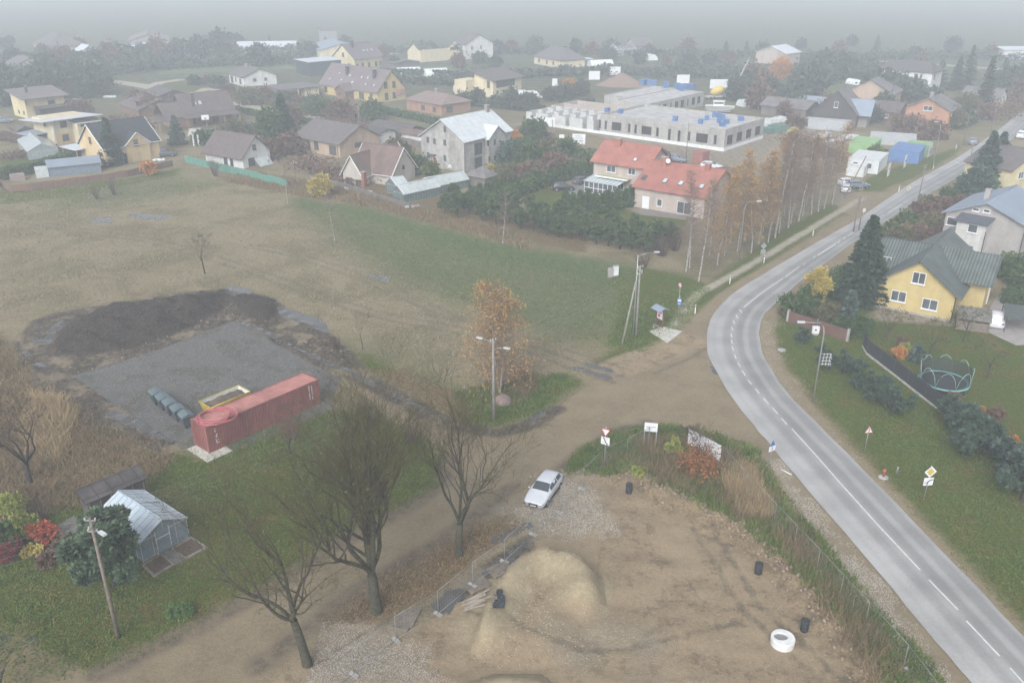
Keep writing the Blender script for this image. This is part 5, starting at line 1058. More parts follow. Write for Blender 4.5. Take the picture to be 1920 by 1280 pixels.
def bare_tree(e, h, trunk, r, seed, lev=4, lean=(0, 0), limbs=4, spread=.6, up=.12, bark=None, tw=None, leaves=None, nl=0, split=3, ratio=.68, limbL=None, lsize=.16, leader=False):
    rnd = random.Random(seed); A, B, tips = Seg(), Seg(), []; n = 4; p = (0, 0, -.3); d = norm((lean[0], lean[1], 1)); T = Seg()
    for i in range(n):
        q = (p[0]+d[0]*(trunk+.3)/n, p[1]+d[1]*(trunk+.3)/n, p[2]+d[2]*(trunk+.3)/n); T.add(p, q, r*(1.25-.35*i/n) if i else r*1.45, r*(1.25-.35*(i+1)/n)); p = q; d = norm((d[0]+rnd.gauss(0, .05), d[1]+rnd.gauss(0, .05), d[2]))
    L0 = limbL or (h-trunk)*.42
    if leader:
        q, dd, rr_ = p, d, r*.72; m = 9; st = (h-trunk)*.9/m
        for i in range(m):
            q2 = tuple(q[j]+dd[j]*st for j in range(3)); T.add(q, q2, rr_*(1-i/m)+.012, rr_*(1-(i+1)/m)+.01)
            for _ in range(2):
                t = rnd.uniform(0, 6.283); s = rnd.uniform(.4, .85)
                branch(A, B, q2, norm((dd[0]+math.cos(t)*s, dd[1]+math.sin(t)*s, .9)), L0*(1-i/m*.72)*rnd.uniform(.55, .95), rr_*(1-i/m)*.36+.01, max(lev-2, 1), rnd, up*.6, .16, split, .65, tips, .03, ratio)
            q = q2; dd = norm((dd[0]+rnd.gauss(0, .06), dd[1]+rnd.gauss(0, .06), dd[2]))
    for k in range(limbs):
        t = 6.283*k/limbs+rnd.uniform(-.4, .4); s = spread*rnd.uniform(.6, 1.2) if k else spread*.25
        branch(A, B, p, norm((d[0]+math.cos(t)*s, d[1]+math.sin(t)*s, 1)), L0*rnd.uniform(.85, 1.15), r*(.5 if k else .62), lev, rnd, up, .16, split, .65, tips, .03, ratio)
    V1, F1 = T.arrays(10); V2, F2 = A.arrays(6)
    addmesh('trunk', np.concatenate([V1, V2]), np.concatenate([F1, F2+len(V1)]), bark or BARK, e)
    V, F = B.arrays(3); c = addmesh('twigs', V, F, tw or TWG, e)
    if leaves is not None and nl:
        rng = np.random.default_rng(seed); tp = np.array(tips); P = tp[rng.integers(0, len(tp), nl)]+rng.normal(size=(nl, 3))*.18
        V, F = cards(P, lsize, rng); addmesh('crown', V, F, leaves, e)
    return e
def birch(e, h, seed, leaves=None, nl=0, lean=0.0, dens=1.0, cr=1.5, base=.28, weep=.0, stems=1):
    rnd = random.Random(seed); rng = np.random.default_rng(seed); T, B = Seg(), Seg(); tips = []
    for s_ in range(stems):
        p = (0, 0, -.2); d = norm((lean+(.12*(s_*2-1) if stems > 1 else 0), rnd.uniform(-.05, .05), 1)); n = 12; pts = []
        for i in range(n):
            q = tuple(p[j]+d[j]*(h*(1-.07*s_)+.2)/n for j in range(3)); r0, r1 = .0085*h*(1-i/n)**.9+.012, .0085*h*(1-(i+1)/n)**.9+.01
            T.add(p, q, r0, r1); pts.append((p, q)); p = q; d = norm((d[0]*.9+rnd.gauss(0, .035), d[1]+rnd.gauss(0, .035), 1))
        for k in range(int(h*5.5*dens)):
            t = rnd.uniform(base, .99)**.9; i = min(n-1, int(t*n)); f = t*n-i; a, b = pts[i]; P = tuple(a[j]+(b[j]-a[j])*f for j in range(3))
            az = rnd.uniform(0, 6.283); L = cr*(1-(t-base)/(1-base))**.6*rnd.uniform(.6, 1.2)+.35; el = rnd.uniform(.5, 1.2); dd = norm((math.cos(az), math.sin(az), el)); q = P; m = 4
            for j in range(m):
                w_ = tuple(q[c]+dd[c]*L/m for c in range(3)); B.add(q, w_, .022*(1-j/m)+.006, .022*(1-(j+1)/m)+.005)
                for z_ in range(3):
                    tt = norm((dd[0]+rnd.gauss(0, .7), dd[1]+rnd.gauss(0, .7), dd[2]+rnd.gauss(0, .5)-weep)); l = rnd.uniform(.3, .7)*min(1, L); w2 = tuple(w_[c]+tt[c]*l for c in range(3)); B.add(w_, w2, .007, .004); tips.append(w2)
                    if rnd.random() < .7:
                        t2 = norm((tt[0]+rnd.gauss(0, .6), tt[1]+rnd.gauss(0, .6), tt[2]-.3-weep)); w3 = tuple(w2[c]+t2[c]*l*.7 for c in range(3)); B.add(w2, w3, .006, .003); tips.append(w3)
                q = w_; dd = norm((dd[0]+rnd.gauss(0, .15), dd[1]+rnd.gauss(0, .15), dd[2]-.12-weep*.5))
    V, F = T.arrays(8); addmesh('trunk', V, F, BIRB, e); V, F = B.arrays(3); addmesh('twigs', V, F, TWB, e)
    if leaves is not None and nl:
        tp = np.array(tips); P = tp[rng.integers(0, len(tp), nl)]+rng.normal(size=(nl, 3))*.14; V, F = cards(P, .11, rng); addmesh('crown', V, F, leaves, e)
    return e
def spruce(e, h, rad, seed, mat=None, dens=1.0, base=.04, droop=.25):
    rng = np.random.default_rng(seed); T = Seg(); T.add((0,0,-.2), (0,0,h*.97), .014*h+.04, .02); V, F = T.arrays(7); addmesh('trunk', V, F, BARKD, e)
    P, D = [], []; nb = int(h*17*dens)
    for k in range(nb):
        t = base+(1-base)*(k/nb); z = h*t; R_ = rad*(1-t)**.85*rng.uniform(.75, 1.12)+.06; az = rng.uniform(0, 6.283); c, s = math.cos(az), math.sin(az); m = max(3, int(R_*9))
        for j in range(m):
            f = (j+1)/m; dr = -droop*R_*f+.22*R_*f*f; w_ = .28*R_*(1-f)+.1
            for q in (-1, 1):
                P.append((c*R_*f-s*q*w_*rng.uniform(.1, 1), s*R_*f+c*q*w_*rng.uniform(.1, 1), z+dr+rng.normal()*.05)); D.append((c*.8-s*q*.5, s*.8+c*q*.5, -.25))
    V, F = cards(P, .30, rng, dirs=np.array(D), elong=1.1); addmesh('crown', V, F, mat or L_SPR, e); return e
def clumpy(e, h, rad, seed, mat, n=2500, size=.22, stems=3, z0=.1, shape=1.0, dirs_out=True, part='crown', bark=None, clumps=None, sm=.32):
    """rounded crown made of many leaf cards gathered in clumps"""
    rng = np.random.default_rng(seed); k = clumps or max(7, int(h*rad*3)); C = []
    while len(C) < k:
        c = rng.uniform(-1, 1, 3)
        if c@c < 1 and c@c > .12: C.append(c)
    C = np.array(C)*np.array([rad, rad, (h*(1-z0))/2])*.78; C[:, 2] += h*(z0+(1-z0)/2); C[:, :2] *= (1-np.clip((C[:, 2:3]/h-.5), 0, .5)*shape*1.2)
    idx = rng.integers(0, k, n); d = rng.normal(size=(n, 3)); d /= np.linalg.norm(d, axis=1)[:, None]; rr_ = (sm*rad*rng.uniform(.7, 1.25, k))[idx]
    P = C[idx]+d*(rr_*np.where(rng.random(n) < .16, rng.uniform(1.0, 1.55, n), rng.uniform(.5, 1.05, n)))[:, None]; P[:, 2] = np.maximum(P[:, 2], .05)
    V, F = cards(P, size, rng, dirs=d if dirs_out else None); addmesh(part, V, F, mat, e)
    S = Seg()
    for i in range(stems):
        t = 6.283*i/stems; q = C[rng.integers(0, k)]; S.add((.08*math.cos(t), .08*math.sin(t), -.1), (q[0]*.4, q[1]*.4, q[2]*.6), .02*h**.6+.012, .02); S.add((q[0]*.4, q[1]*.4, q[2]*.6), tuple(q), .02, .008)
    V, F = S.arrays(5); addmesh('stems' if stems > 1 else 'trunk', V, F, bark or BARKD, e); return e
def shrub_bare(e, h, rad, seed, mat=None, n=26, lev=2):
    rnd = random.Random(seed); A, B = Seg(), Seg()
    for k in range(n):
        t = rnd.uniform(0, 6.283); s = rnd.uniform(.1, 1)*rad/h
        branch(A, B, (math.cos(t)*rad*.25*rnd.random(), math.sin(t)*rad*.25*rnd.random(), -.1), norm((math.cos(t)*s, math.sin(t)*s, 1)), h*rnd.uniform(.4, .6), .03, lev, rnd, .1, .15, 2, .5, None, .05, .6)
    for k in range(8): t = 6.283*k/8; B.add((0, 0, -.05), (math.cos(t)*rad*.25, math.sin(t)*rad*.25, -.03), .04, .04)
    V, F = B.arrays(3)
    if A.a: V2, F2 = A.arrays(4); V, F = np.concatenate([V, V2]), np.concatenate([F, F2+len(V)])
    addmesh('twigs', V, F, mat or TWD, e); return e
def tufts(e_or_none, poly, n, seed, mat, hgt=.5, spread=.3, label=None, name='grass', wide=.05, holes=None, parent=None):
    """stiff blades or stalks scattered over an outline"""
    rng = np.random.default_rng(seed); Pp = np.array(poly); x0, y0 = Pp.min(0); x1, y1 = Pp.max(0); X_, Y_ = [], []
    while sum(len(a) for a in X_) < n:
        x, y = rng.uniform(x0, x1, n), rng.uniform(y0, y1, n); k = sdf_poly(x, y, poly) > rng.uniform(-.8, .5, n)
        k &= VN(x, y, 2.2, seed) > rng.uniform(-1.2, .4, n); k &= sdf_poly(x, y, ROAD_POLY) < -.3; X_.append(x[k]); Y_.append(y[k])
    x, y = np.concatenate(X_)[:n], np.concatenate(Y_)[:n]; z = HG(x, y); hh = hgt*rng.uniform(.4, 1.3, n)*(1+.5*VN(x, y, 1.7, seed+1)); a = rng.uniform(0, 6.283, n); dx, dy = np.cos(a), np.sin(a); ln = rng.normal(size=(n, 2))*spread*hh[:, None]
    w_ = wide*rng.uniform(.6, 1.4, n)
    V = np.stack([np.stack([x-dx*w_, y-dy*w_, z-.02], 1), np.stack([x+dx*w_, y+dy*w_, z-.02], 1), np.stack([x+ln[:, 0], y+ln[:, 1], z+hh], 1)], 1).reshape(-1, 3)
    o = np_mesh(name, V, np.arange(3*n).reshape(-1, 3), mat); tag(o, label, None, None, 'stuff'); return o
# ---------------------------------------------------------------- the big bare trees of the foreground
e = thing_at('bare_tree', 'tallest bare tree in the foreground, its trunk standing in the leafy verge', 'tree', 705, 1145)
bare_tree(e, 15.6, 2.9, .34, 11, 3, (0, .05), 6, .62, .11, ratio=.66, leaves=L_OLV, nl=500, lsize=.09, limbL=6.4, leader=True)
e = thing_at('bare_tree', 'bare crooked tree with a wide crown beside the silver car', 'tree', 860, 1040)
bare_tree(e, 10.5, 2.7, .25, 24, 3, (.03, 0), 4, .85, .10, ratio=.72, limbL=4.7, split=3)
e = thing_at('bare_tree', 'leaning bare tree at the bottom edge with knobbly forked trunk', 'tree', 577, 1245)
bare_tree(e, 10.5, 3.6, .25, 38, 3, (-.10, .04), 5, .9, .07, ratio=.72, limbL=4.8, leaves=L_OLV, nl=900, lsize=.08)
e = thing_at('bare_tree', 'yellowish bare crown reaching in at the bottom left corner', 'tree', 10, 1330)
bare_tree(e, 6.5, 1.4, .18, 46, 3, (0, .05), 4, .9, .06, limbL=2.1, tw=LEAF('yellowish_twigs', (.12,.11,.05), (.2,.18,.07), (.10,.085,.05)))
e = thing_at('bare_tree', 'dark dense bare tree at the left edge above the brown weeds', 'tree', 56, 903)
bare_tree(e, 9.0, 1.8, .2, 57, 4, (-.05, 0), 5, .8, .08, bark=BARKD, tw=TWD, limbL=2.6)
e = thing_at('bare_tree', 'second dark twiggy tree cut by the left edge', 'tree', -40, 860); bare_tree(e, 8.5, 1.2, .2, 58, 4, (.1, 0), 5, .8, .08, bark=BARKD, tw=TWD, limbL=2.4)
e = thing_at('bare_tree', 'small dark bare tree alone in the dry field', 'tree', 384, 513); bare_tree(e, 6.2, 1.9, .09, 68, 3, (0, 0), 4, .45, .12, bark=BARKD, tw=TWD, limbL=1.7)
for k, (px, py, hh, lab) in enumerate(((680,655,4.6,'thin sapling beside the wet strip right of the gravel yard'),(628,785,5.2,'slim bare sapling just right of the container end'),(1290,760+0,0,''),(1246+0,0,0,''))):
    if hh: e = thing_at('sapling', lab, 'tree', px, py); bare_tree(e, hh, 1.2, .05, 80+k, 2, (0, 0), 3, .25, .15, bark=BARKD, tw=TWD, limbL=1.5)
e = thing_at('sapling', 'reddish-brown bare tree growing against the container side', 'tree', 543, 850); bare_tree(e, 6.6, .8, .08, 91, 3, (0, 0), 5, .5, .14, bark=BARKD, tw=LEAF('reddish_twigs', (.11,.055,.045), (.17,.09,.07), (.10,.06,.05)), limbL=1.9)
e = thing_at('shrub', 'dense reddish-brown shrub at the foot of the container', 'shrub', 545, 822); shrub_bare(e, 2.6, 1.9, 92, MATS['reddish_twigs'], 46)
for k, (px, py, hh, rr_, mt, lab) in enumerate(((700,800,3.6,2.0,TWD,'bare brown shrub along the track, behind the tallest bare tree'),(770,830,3.4,1.8,TWD,'bare brown shrub nearest the lamp pole corner'),(655,830,4.0,1.8,TWG,'greenish bare shrub right of the container foot'),(610,900,4.4,2.2,TWG,'greenish bushy sapling group left of the tallest bare tree'),(215,366,3.6,1.3,TWD,'dark bare bush in the field near the brown fence'),(182,374,2.4,1.1,TWD,'lower bare bush left of the dark one in the field'),(404,330,4.0,1.9,TWD,'reddish-brown bare bush before the green fence'),(630,655,1.6,1.0,TWD,'low brown bush beside the wet strip'),(80,975,2.0,1.1,TWD,'twiggy shrub at the corner of the dark shed'),(1240,480,3.2,2.6,TWD,'brown bare thicket right of the double pole'),(1205,500,3.0,2.2,TWD,'brown thicket behind the double pole'),(1265,470,4.2,2.2,TWD,'tall brown thicket at the foot of the first birches'))):
    e = thing_at('shrub', lab, 'shrub', px, py); shrub_bare(e, hh, rr_, 100+k, mt, int(22+rr_*12))
e = thing_at('maple_sapling', 'small tree with rust-coloured leaves in the corner wedge before the long white banner', 'tree', 1308, 895); birch_ = None
bare_tree(e, 6.4, .6, .06, 120, 3, (0, 0), 5, .35, .16, bark=BARKD, tw=TWD, limbL=1.9)
rng = np.random.default_rng(5); P = rng.normal(size=(1900, 3))*[.75, .75, .65]+[0, 0, 1.5]; P[:, 2] = np.abs(P[:, 2]); V, F = cards(P, .12, rng); addmesh('crown', V, F, L_RUS, e)
# ---------------------------------------------------------------- birches
e = thing_at('birch', 'golden-leaved birch on the green corner beside the lamp pole', 'tree', 937, 737); birch(e, 11.8, 201, L_GLD, 7000, dens=2.4, cr=4.3, base=.06, weep=.32, stems=2)
for k, (px, py, hh, ln, lab) in enumerate(((540,382,7.8,0,'young white-stemmed birch left of the two in the field edge'),(628,452,7.6,-.1,'leaning young birch with a white stem in the field'),(943,457,8.2,0,'young birch before the dark pine belt'))):
    e = thing_at('birch', lab, 'tree', px, py); birch(e, hh, 210+k, None, 0, ln, .7, 1.4, .3)
proto = []
for k, (mt, nl, cr) in enumerate(((None,0,1.9),(L_GLD,3000,1.8),(L_GLD,1600,1.9),(None,0,1.6))):
    e = empty('birch', '', 'tree', 0, 0, 0); birch(e, 14.0, 230+k, mt, nl, .03*(k-1), (1.8,2.1,1.9,1.4)[k], cr, (.2,.12,.25,.35)[k], .06); proto.append(e)
BB = [(1286,510,15,3),(1293,503,16,0),(1310,528,17,0),(1345,497,15,1),(1358,480,15,2),(1382,472,14,3),(1408,475,16,1),(1422,458,15,1),(1440,455,15,2),(1453,446,18,0),(1460,438,17,3),(1478,428,17,0),(1483,420,16,3),(1497,416,17,0),(1505,405,16,2),(1521,402,16,0),(1534,398,15,3),(1545,392,16,0),(1560,384,15,2),(1330,478,14,2),(1396,452,14,1),(1430,436,15,0),(1448,420,16,1),(1470,405,15,0),(1490,395,15,3),(1512,386,15,0),(1535,378,14,3),(1370,455,13,1),(1415,425,13,2)]
for k, (px, py, hh, pi) in enumerate(BB):
    x, y = G(px, py); lab = 'white-stemmed birch in the dense row between the footpath and the building site'; s = hh/14*.87
    if k == 0: lab = 'first birch of the row, at its left end behind the thicket'
    if k == 2: lab = 'nearest birch of the row, its curved white trunk standing alone at the front'
    if pi is not None and proto[pi].get('used') is None and k not in (0, 2):
        o = proto[pi]; o['used'] = 1; o.location = (x, y, 0); o.scale = (s, s, s); o['label'] = lab; o['group'] = 'birches in the row'
    else: copy_thing(proto[pi], x, y, 0, k*1.7, s*(1+.12*math.sin(k*2.9)), lab, 'birches in the row' if k not in (0, 2) else None)
for o in proto:
    if 'used' in o: del o['used']
# ---------------------------------------------------------------- conifers
e = thing_at('spruce', 'large dark spruce in front of the yellow house beside the road', 'tree', 1612, 566); spruce(e, 11.2, 3.3, 301, dens=2.4)
e = thing_at('spruce', 'tall narrow spruce growing before the apricot and cream house', 'tree', 213, 310); spruce(e, 9.8, 2.8, 302, L_SPR, 1.4)
L_BLS = LEAF('blue_spruce_needles', (.028,.048,.036), (.06,.09,.068), (.095,.13,.10))
e = thing_at('spruce', 'great blue-grey spruce overhanging the road at the right', 'tree', 1840, 362); spruce(e, 11.4, 4.0, 303, L_BLS, 2.0, droop=.3)
e = thing_at('spruce', 'second big blue-grey spruce right beside the first', 'tree', 1862, 350); spruce(e, 10.4, 3.4, 304, L_BLS, 1.6, droop=.3)
e = thing_at('spruce', 'dark conifer between the spruces and the pale yellow house', 'tree', 1825, 380); clumpy(e, 6, 3.4, 305, L_PIN, 3000, .4)
e = thing_at('spruce', 'small spruce in front of the large brown house', 'tree', 333, 272); spruce(e, 7, 2.4, 306, L_BLS, .9)
e = thing_at('spruce', 'tiny spruce on the lawn left of the trampoline', 'tree', 1718, 676); spruce(e, 2.0, .8, 307, L_BLS, 1.6)
e = thing_at('spruce', 'thin silvery spruce by the brown brick wall', 'tree', 1588, 615); spruce(e, 4.6, 1.2, 308, L_BLS, 1.3)
for k, (px, py, hh, lab) in enumerate(((1843,205,15,'tall pointed conifer standing in the fog right of the orange house'),(1812,165,14,'dark pointed conifer far behind the large pale grey house'),(1790,170,11,'shorter conifer left of the far dark pointed one'),(1838,150,0,''))):
    if hh: e = thing_at('spruce', lab, 'tree', px, py); spruce(e, hh, 3.2, 310+k, L_FAR, .6)
e = thing_at('pine_tree', 'bushy pine in front of the little greenhouse and behind the lamp pole', 'tree', 215, 1098)
def pine(e, h, rad, seed, n=9000, mat=None, size=.2):
    rng = np.random.default_rng(seed); T = Seg(); T.add((0,0,-.2), (0,.1,h*.9), .13, .03); C = [(0, 0, h*.93)]
    for k in range(int(16*h/5)):
        t = rng.uniform(.12, .95); az = rng.uniform(0, 6.283); R_ = rad*(1-t*.72)*rng.uniform(.55, 1.05); a = (0, 0, h*t*.85); b = (math.cos(az)*R_, math.sin(az)*R_, h*t*.85+R_*.35); T.add(a, b, .04, .012); C.append(b); C.append(tuple(.5*a[i]+.5*b[i] for i in range(3)))
        C.append((b[0]*.8+rng.normal()*.4, b[1]*.8+rng.normal()*.4, b[2]+rng.uniform(-.3, .5)))
    C = np.array(C); idx = rng.integers(0, len(C), n); d = rng.normal(size=(n, 3)); d[:, 2] = np.abs(d[:, 2])*.9+.1*d[:, 2]; d /= np.linalg.norm(d, axis=1)[:, None]
    P = C[idx]+d*(rng.uniform(.1, .55, n)*(rad/2.8))[:, None]; V, F = cards(P, size, rng, dirs=d, elong=1.2, tri=True); addmesh('crown', V, F, mat or L_PIN, e); V, F = T.arrays(6); addmesh('trunk', V, F, BARKD, e); return e
pine(e, 6.2, 3.5, 320, 34000, LEAF('long_pine_needles', (.035,.065,.035), (.085,.135,.075), (.15,.21,.12)), .22)
# belt of pines and thujas along the field (each one its own tree)
pp = []
for k in range(3):
    q = empty('pine_tree', '', 'tree', 0, 0, 0); pine(q, 4.6, 2.2, 330+k, 4200, LEAF('pine_belt_needles', (.03,.055,.025), (.075,.11,.045), (.115,.15,.065)), .3); pp.append(q)
belt = [(835,400),(858,408),(880,402),(905,415),(930,420),(955,418),(975,430),(1000,432),(1025,440),(1048,445),(1072,448),(1095,452),(1118,458),(1140,462),(1162,468),(1185,470),(1208,474),(1230,470),(850,388),(890,390),(925,400),(960,402),(990,412),(1020,420),(1050,425),(1085,432),(1110,440),(1150,448),(1190,455),(1225,456),(1255,455)]
for k, (px, py) in enumerate(belt):
    x, y = G(px, py); s = .72+.3*((k*37) % 10)/10; lab = 'dark pine in the dense belt along the far side of the field'
    if k < 3: o = pp[k]; o.location = (x, y, 0); o.rotation_euler.z = k; o.scale = (s, s, s); o['label'] = lab; o['group'] = 'pines of the belt'
    else: copy_thing(pp[k % 3], x, y, 0, k*1.3, s, lab, 'pines of the belt')
th = empty('thuja', '', 'tree', 0, 0, 0); spruce(th, 3.4, .8, 340, L_HDG, 3.0, droop=-.2)
tl = [(900+i*14.5, 379-i*3.6) for i in range(0, 15)]+[(1120+i*9, 400-i*2.0) for i in range(9)]+[(1060+i*14, 392+i*.4) for i in range(5)]
first = True
for k, (px, py) in enumerate(tl):
    x, y = G(px, py); g = ('thuja in the hedge row behind the pine belt, before the two dark cars', 'thujas behind the pine belt') if k < 15 else (('pointed thuja in the row that ends at the pinkish house', 'thujas by the pinkish house') if k < 24 else ('thuja in the short row before the veranda lawn', 'thujas before the lawn'))
    if first: th.location = (x, y, 0); th['label'], th['group'] = g; first = False
    else: copy_thing(th, x, y, 0, k, .85+.3*((k*7) % 5)/5, g[0], g[1])
# pines in the right-hand lawn
PL = [(1508,645,1.3,.9),(1540,665,.9,.7),(1550,690,1.5,1.1),(1578,700,1.6,1.3),(1605,715,1.9,1.5),(1625,735,1.9,1.6),(1650,755,2.2,1.7),(1672,778,2.3,1.8)]
for k, (px, py, hh, rr_) in enumerate(PL):
    e = thing_at('dwarf_pine', 'rounded dwarf pine on the verge, %s counted from the bend' % ('first','second','third','fourth','fifth','sixth','seventh','last')[k], 'shrub', px, py, 'dwarf pines on the verge'); pine(e, hh*1.25, rr_*1.15, 350+k, 2400, None, .2)
PR = [(1775,800,3.0,2.1),(1810,825,3.4,2.4),(1845,850,3.2,2.3),(1870,880,3.0,2.2),(1900,905,3.2,2.5),(1915,940,3.4,2.6),(1800,850,2.6,1.8),(1930,890,3.4,2.4)]
for k, (px, py, hh, rr_) in enumerate(PR):
    e = thing_at('pine_tree', 'spreading young pine by the dark fence, %s' % ('furthest','second from the trampoline end','third from the trampoline end','fourth from the trampoline end','half cut by the right edge','nearest, cut by the right edge','low one in front of the furthest','mostly outside the right edge')[k], 'tree', px, py); pine(e, hh, rr_, 370+k, 3400, L_BLS if k in (3, 4) else None, .24)
# hedges and thujas round the yellow house
e = thing_at('golden_thuja', 'golden-yellow bushy thuja beside the bend', 'tree', 1527, 570); clumpy(e, 5.0, 1.9, 400, L_YEL, 6500, .17, 4, .02, 1.2)
e = thing_at('thuja', 'clipped green thuja next to the golden one', 'shrub', 1490, 590); clumpy(e, 2.6, 2.0, 401, L_HDG, 4500, .15, 3, .0, .2)
for k, (px, py, hh, rr_, lab) in enumerate(((1548,552,3.0,2.4,'dark hedge bush between the golden thuja and the spruce'),(1512,572,2.8,2.0,'green hedge bush left of the golden thuja'),(1580,545,3.4,2.4,'dark bush at the foot of the large spruce'),(1575,600,2.0,1.6,'low mixed bush below the golden thuja'),(1548,602,2.0,1.5,'greyish bush right behind the brown brick wall'),(1608,632,2.2,1.4,'clipped green block at the right end of the brown brick wall'),(1580,620,1.8,1.3,'leafy bush leaning over the brown brick wall'),(1620,628,2.0,1.2,'green bush at the corner of the dark mesh fence'),(1470,594,1.2,.8,'low hedge end at the left end of the brown brick wall'))):
    e = thing_at('bush', lab, 'shrub', px, py); clumpy(e, hh, rr_, 410+k, (L_HDG, L_HDG, L_HDG, L_OLV, L_OLV, L_HDG, L_HDG, L_HDG, L_OLV)[k], 3000, .17, 3, .0, .4)
for k, (px, py, hh, rr_, mt, lab) in enumerate(((1697,430,2.4,2.4,L_HDG,'dark shrub beside the road left of the grey brick house'),(1724,408,2.4,2.3,L_BRN,'brown shrub by the road near the yellow road sign'),(1745,388,2.0,1.9,L_OLV,'yellowish shrub by the road at the utility pole'),(1666,452,2.6,2.4,L_HDG,'dark green hedge clump behind the green roof'),(1684,460,2.6,2.6,L_OLV,'olive hedge behind the green roof, left part'),(1712,455,2.6,2.6,L_BRN,'brown hedge behind the green roof, middle part'),(1738,447,2.6,2.6,L_OLV,'olive hedge behind the green roof, right part'),(1757,402,2.4,2.4,L_BRN,'bare brown bush left of the blue-grey roof'),(1778,378,2.2,2.2,L_HDG,'green bush above the blue-grey roof corner'),(1790,400,3.0,2.6,L_BRN,'brown bush tight against the grey brick house'),(1770,462,3.4,2.2,L_BRN,'bare brown tree-like bush before the white-sided annexe'),(1642,450,2.2,1.8,L_HDG,'green shrub behind the large spruce'),(1818,355,2.6,2.4,L_PIN,'dark low conifers at the foot of the great blue-grey spruce'),(1895,520,2.6,3.0,L_HDG,'clipped hedge right of the green roof'),(1925,540,2.6,3.0,L_HDG,'clipped hedge cut by the right edge'))):
    e = thing_at('bush', lab, 'shrub', px, py); clumpy(e, hh, rr_, 430+k, mt, 2600, .3, 3, .0, .3)
# orchard trees and small colourful shrubs of the right-hand garden
for k, (px, py, hh, lab) in enumerate(((1658,640,4.0,'bare apple tree before the left window of the yellow house'),(1742,668,4.6,'leaning bare apple tree before the right window of the yellow house'),(1808,640,3.4,'bare apple tree beside the old shed roof'),(1850,708,3.6,'bare apple tree with a pale trunk right of the trampoline'))):
    e = thing_at('apple_tree', lab, 'tree', px, py); bare_tree(e, hh, 1.3, .11, 450+k, 3, (.05, 0), 4, .9, .03, tw=TWG, limbL=1.3, leaves=L_OLV, nl=260, lsize=.1)
for k, (px, py, hh, rr_, mt, lab) in enumerate(((1685,668,.9,1.1,L_ORG,'small orange shrub beside the dark fence'),(1690,650,1.0,.8,L_BRN,'brown shrub on the lawn behind the orange one'),(1697,660,1.0,.7,L_LIM,'little yellow-green shrub next to the orange one'),(1830,776,.9,.7,L_ORG,'orange twiggy shrub below the trampoline'),(1865,790,1.2,1.0,L_BRN,'brown twiggy shrub right of the fence line'),(1893,838,.9,.8,L_ORG,'yellow-orange shrub by the lower fence section'),(1787,752,.8,.6,L_BRN,'small brown shrub at the trampoline foot'),(78,1012,1.0,1.25,L_RED,'bright orange-red shrub in the garden bed left of the pine'),(16,1048,1.3,1.6,LEAF('dark_red_leaves', (.12,.03,.03), (.2,.05,.045)),'dark red shrub at the left edge'),(64,1040,.8,.75,L_YEL,'small bright yellow shrub between the red ones'),(18,975,1.6,1.5,L_LIM,'yellow-green shrub at the left edge'),(45,985,.7,1.2,L_LIM,'low yellow-green perennials by the dark shed'),(337,1150,.6,.95,LEAF('broad_green_leaves', (.06,.12,.03), (.12,.2,.06)),'clump of broad green leaves on the left lawn'),(1265,845,1.0,1.0,L_LIM,'yellow-green weed clump in the corner wedge'),(1197,895,.7,.7,L_LIM,'yellow weed on the clod bank by the drum'),(282,327,2.4,1.8,L_ORG,'golden-orange bush in front of the apricot house'),(600,370,3.6,2.3,L_YEL,'yellow-leaved tree beside the reddish cottage'),(810,335,3.0,1.9,LEAF('green_gold', (.04,.07,.02), (.08,.11,.03), (.26,.25,.07)),'round green and gold bush at the tall grey house'),(922,330,2.2,1.2,L_YEL,'yellow columnar bush by the pavilion'),(965,272,3.4,2.0,L_ORG,'orange bush at the far corner of the zinc roof'),(1066,170,3.2,3.0,L_ORG,'orange shrub in the fog right of the modern cream house'),(1462,150,7.5,4.5,L_ORG,'pale orange tree in the fog above the patched shed'),(1455,205,3,2.0,L_ORG,'orange shrub beside the grey trailer box'),(135,1020,.5,.8,L_GRS,'green plants beside the slab path'),(110,1045,.6,1.6,L_BRN,'withered flower bed plants left of the pine'))):
    e = thing_at('shrub', lab, 'shrub', px, py); clumpy(e, hh*1.15, rr_, 470+k, mt, int(700+900*rr_), .11 if py > 600 else .26, 3, .0, .3)
e = thing_at('thuja', 'small dark pointed thuja at the left edge above the red shrub', 'tree', 20, 1030); spruce(e, 2.3, .75, 499, L_HDG, 3.5, droop=-.2)
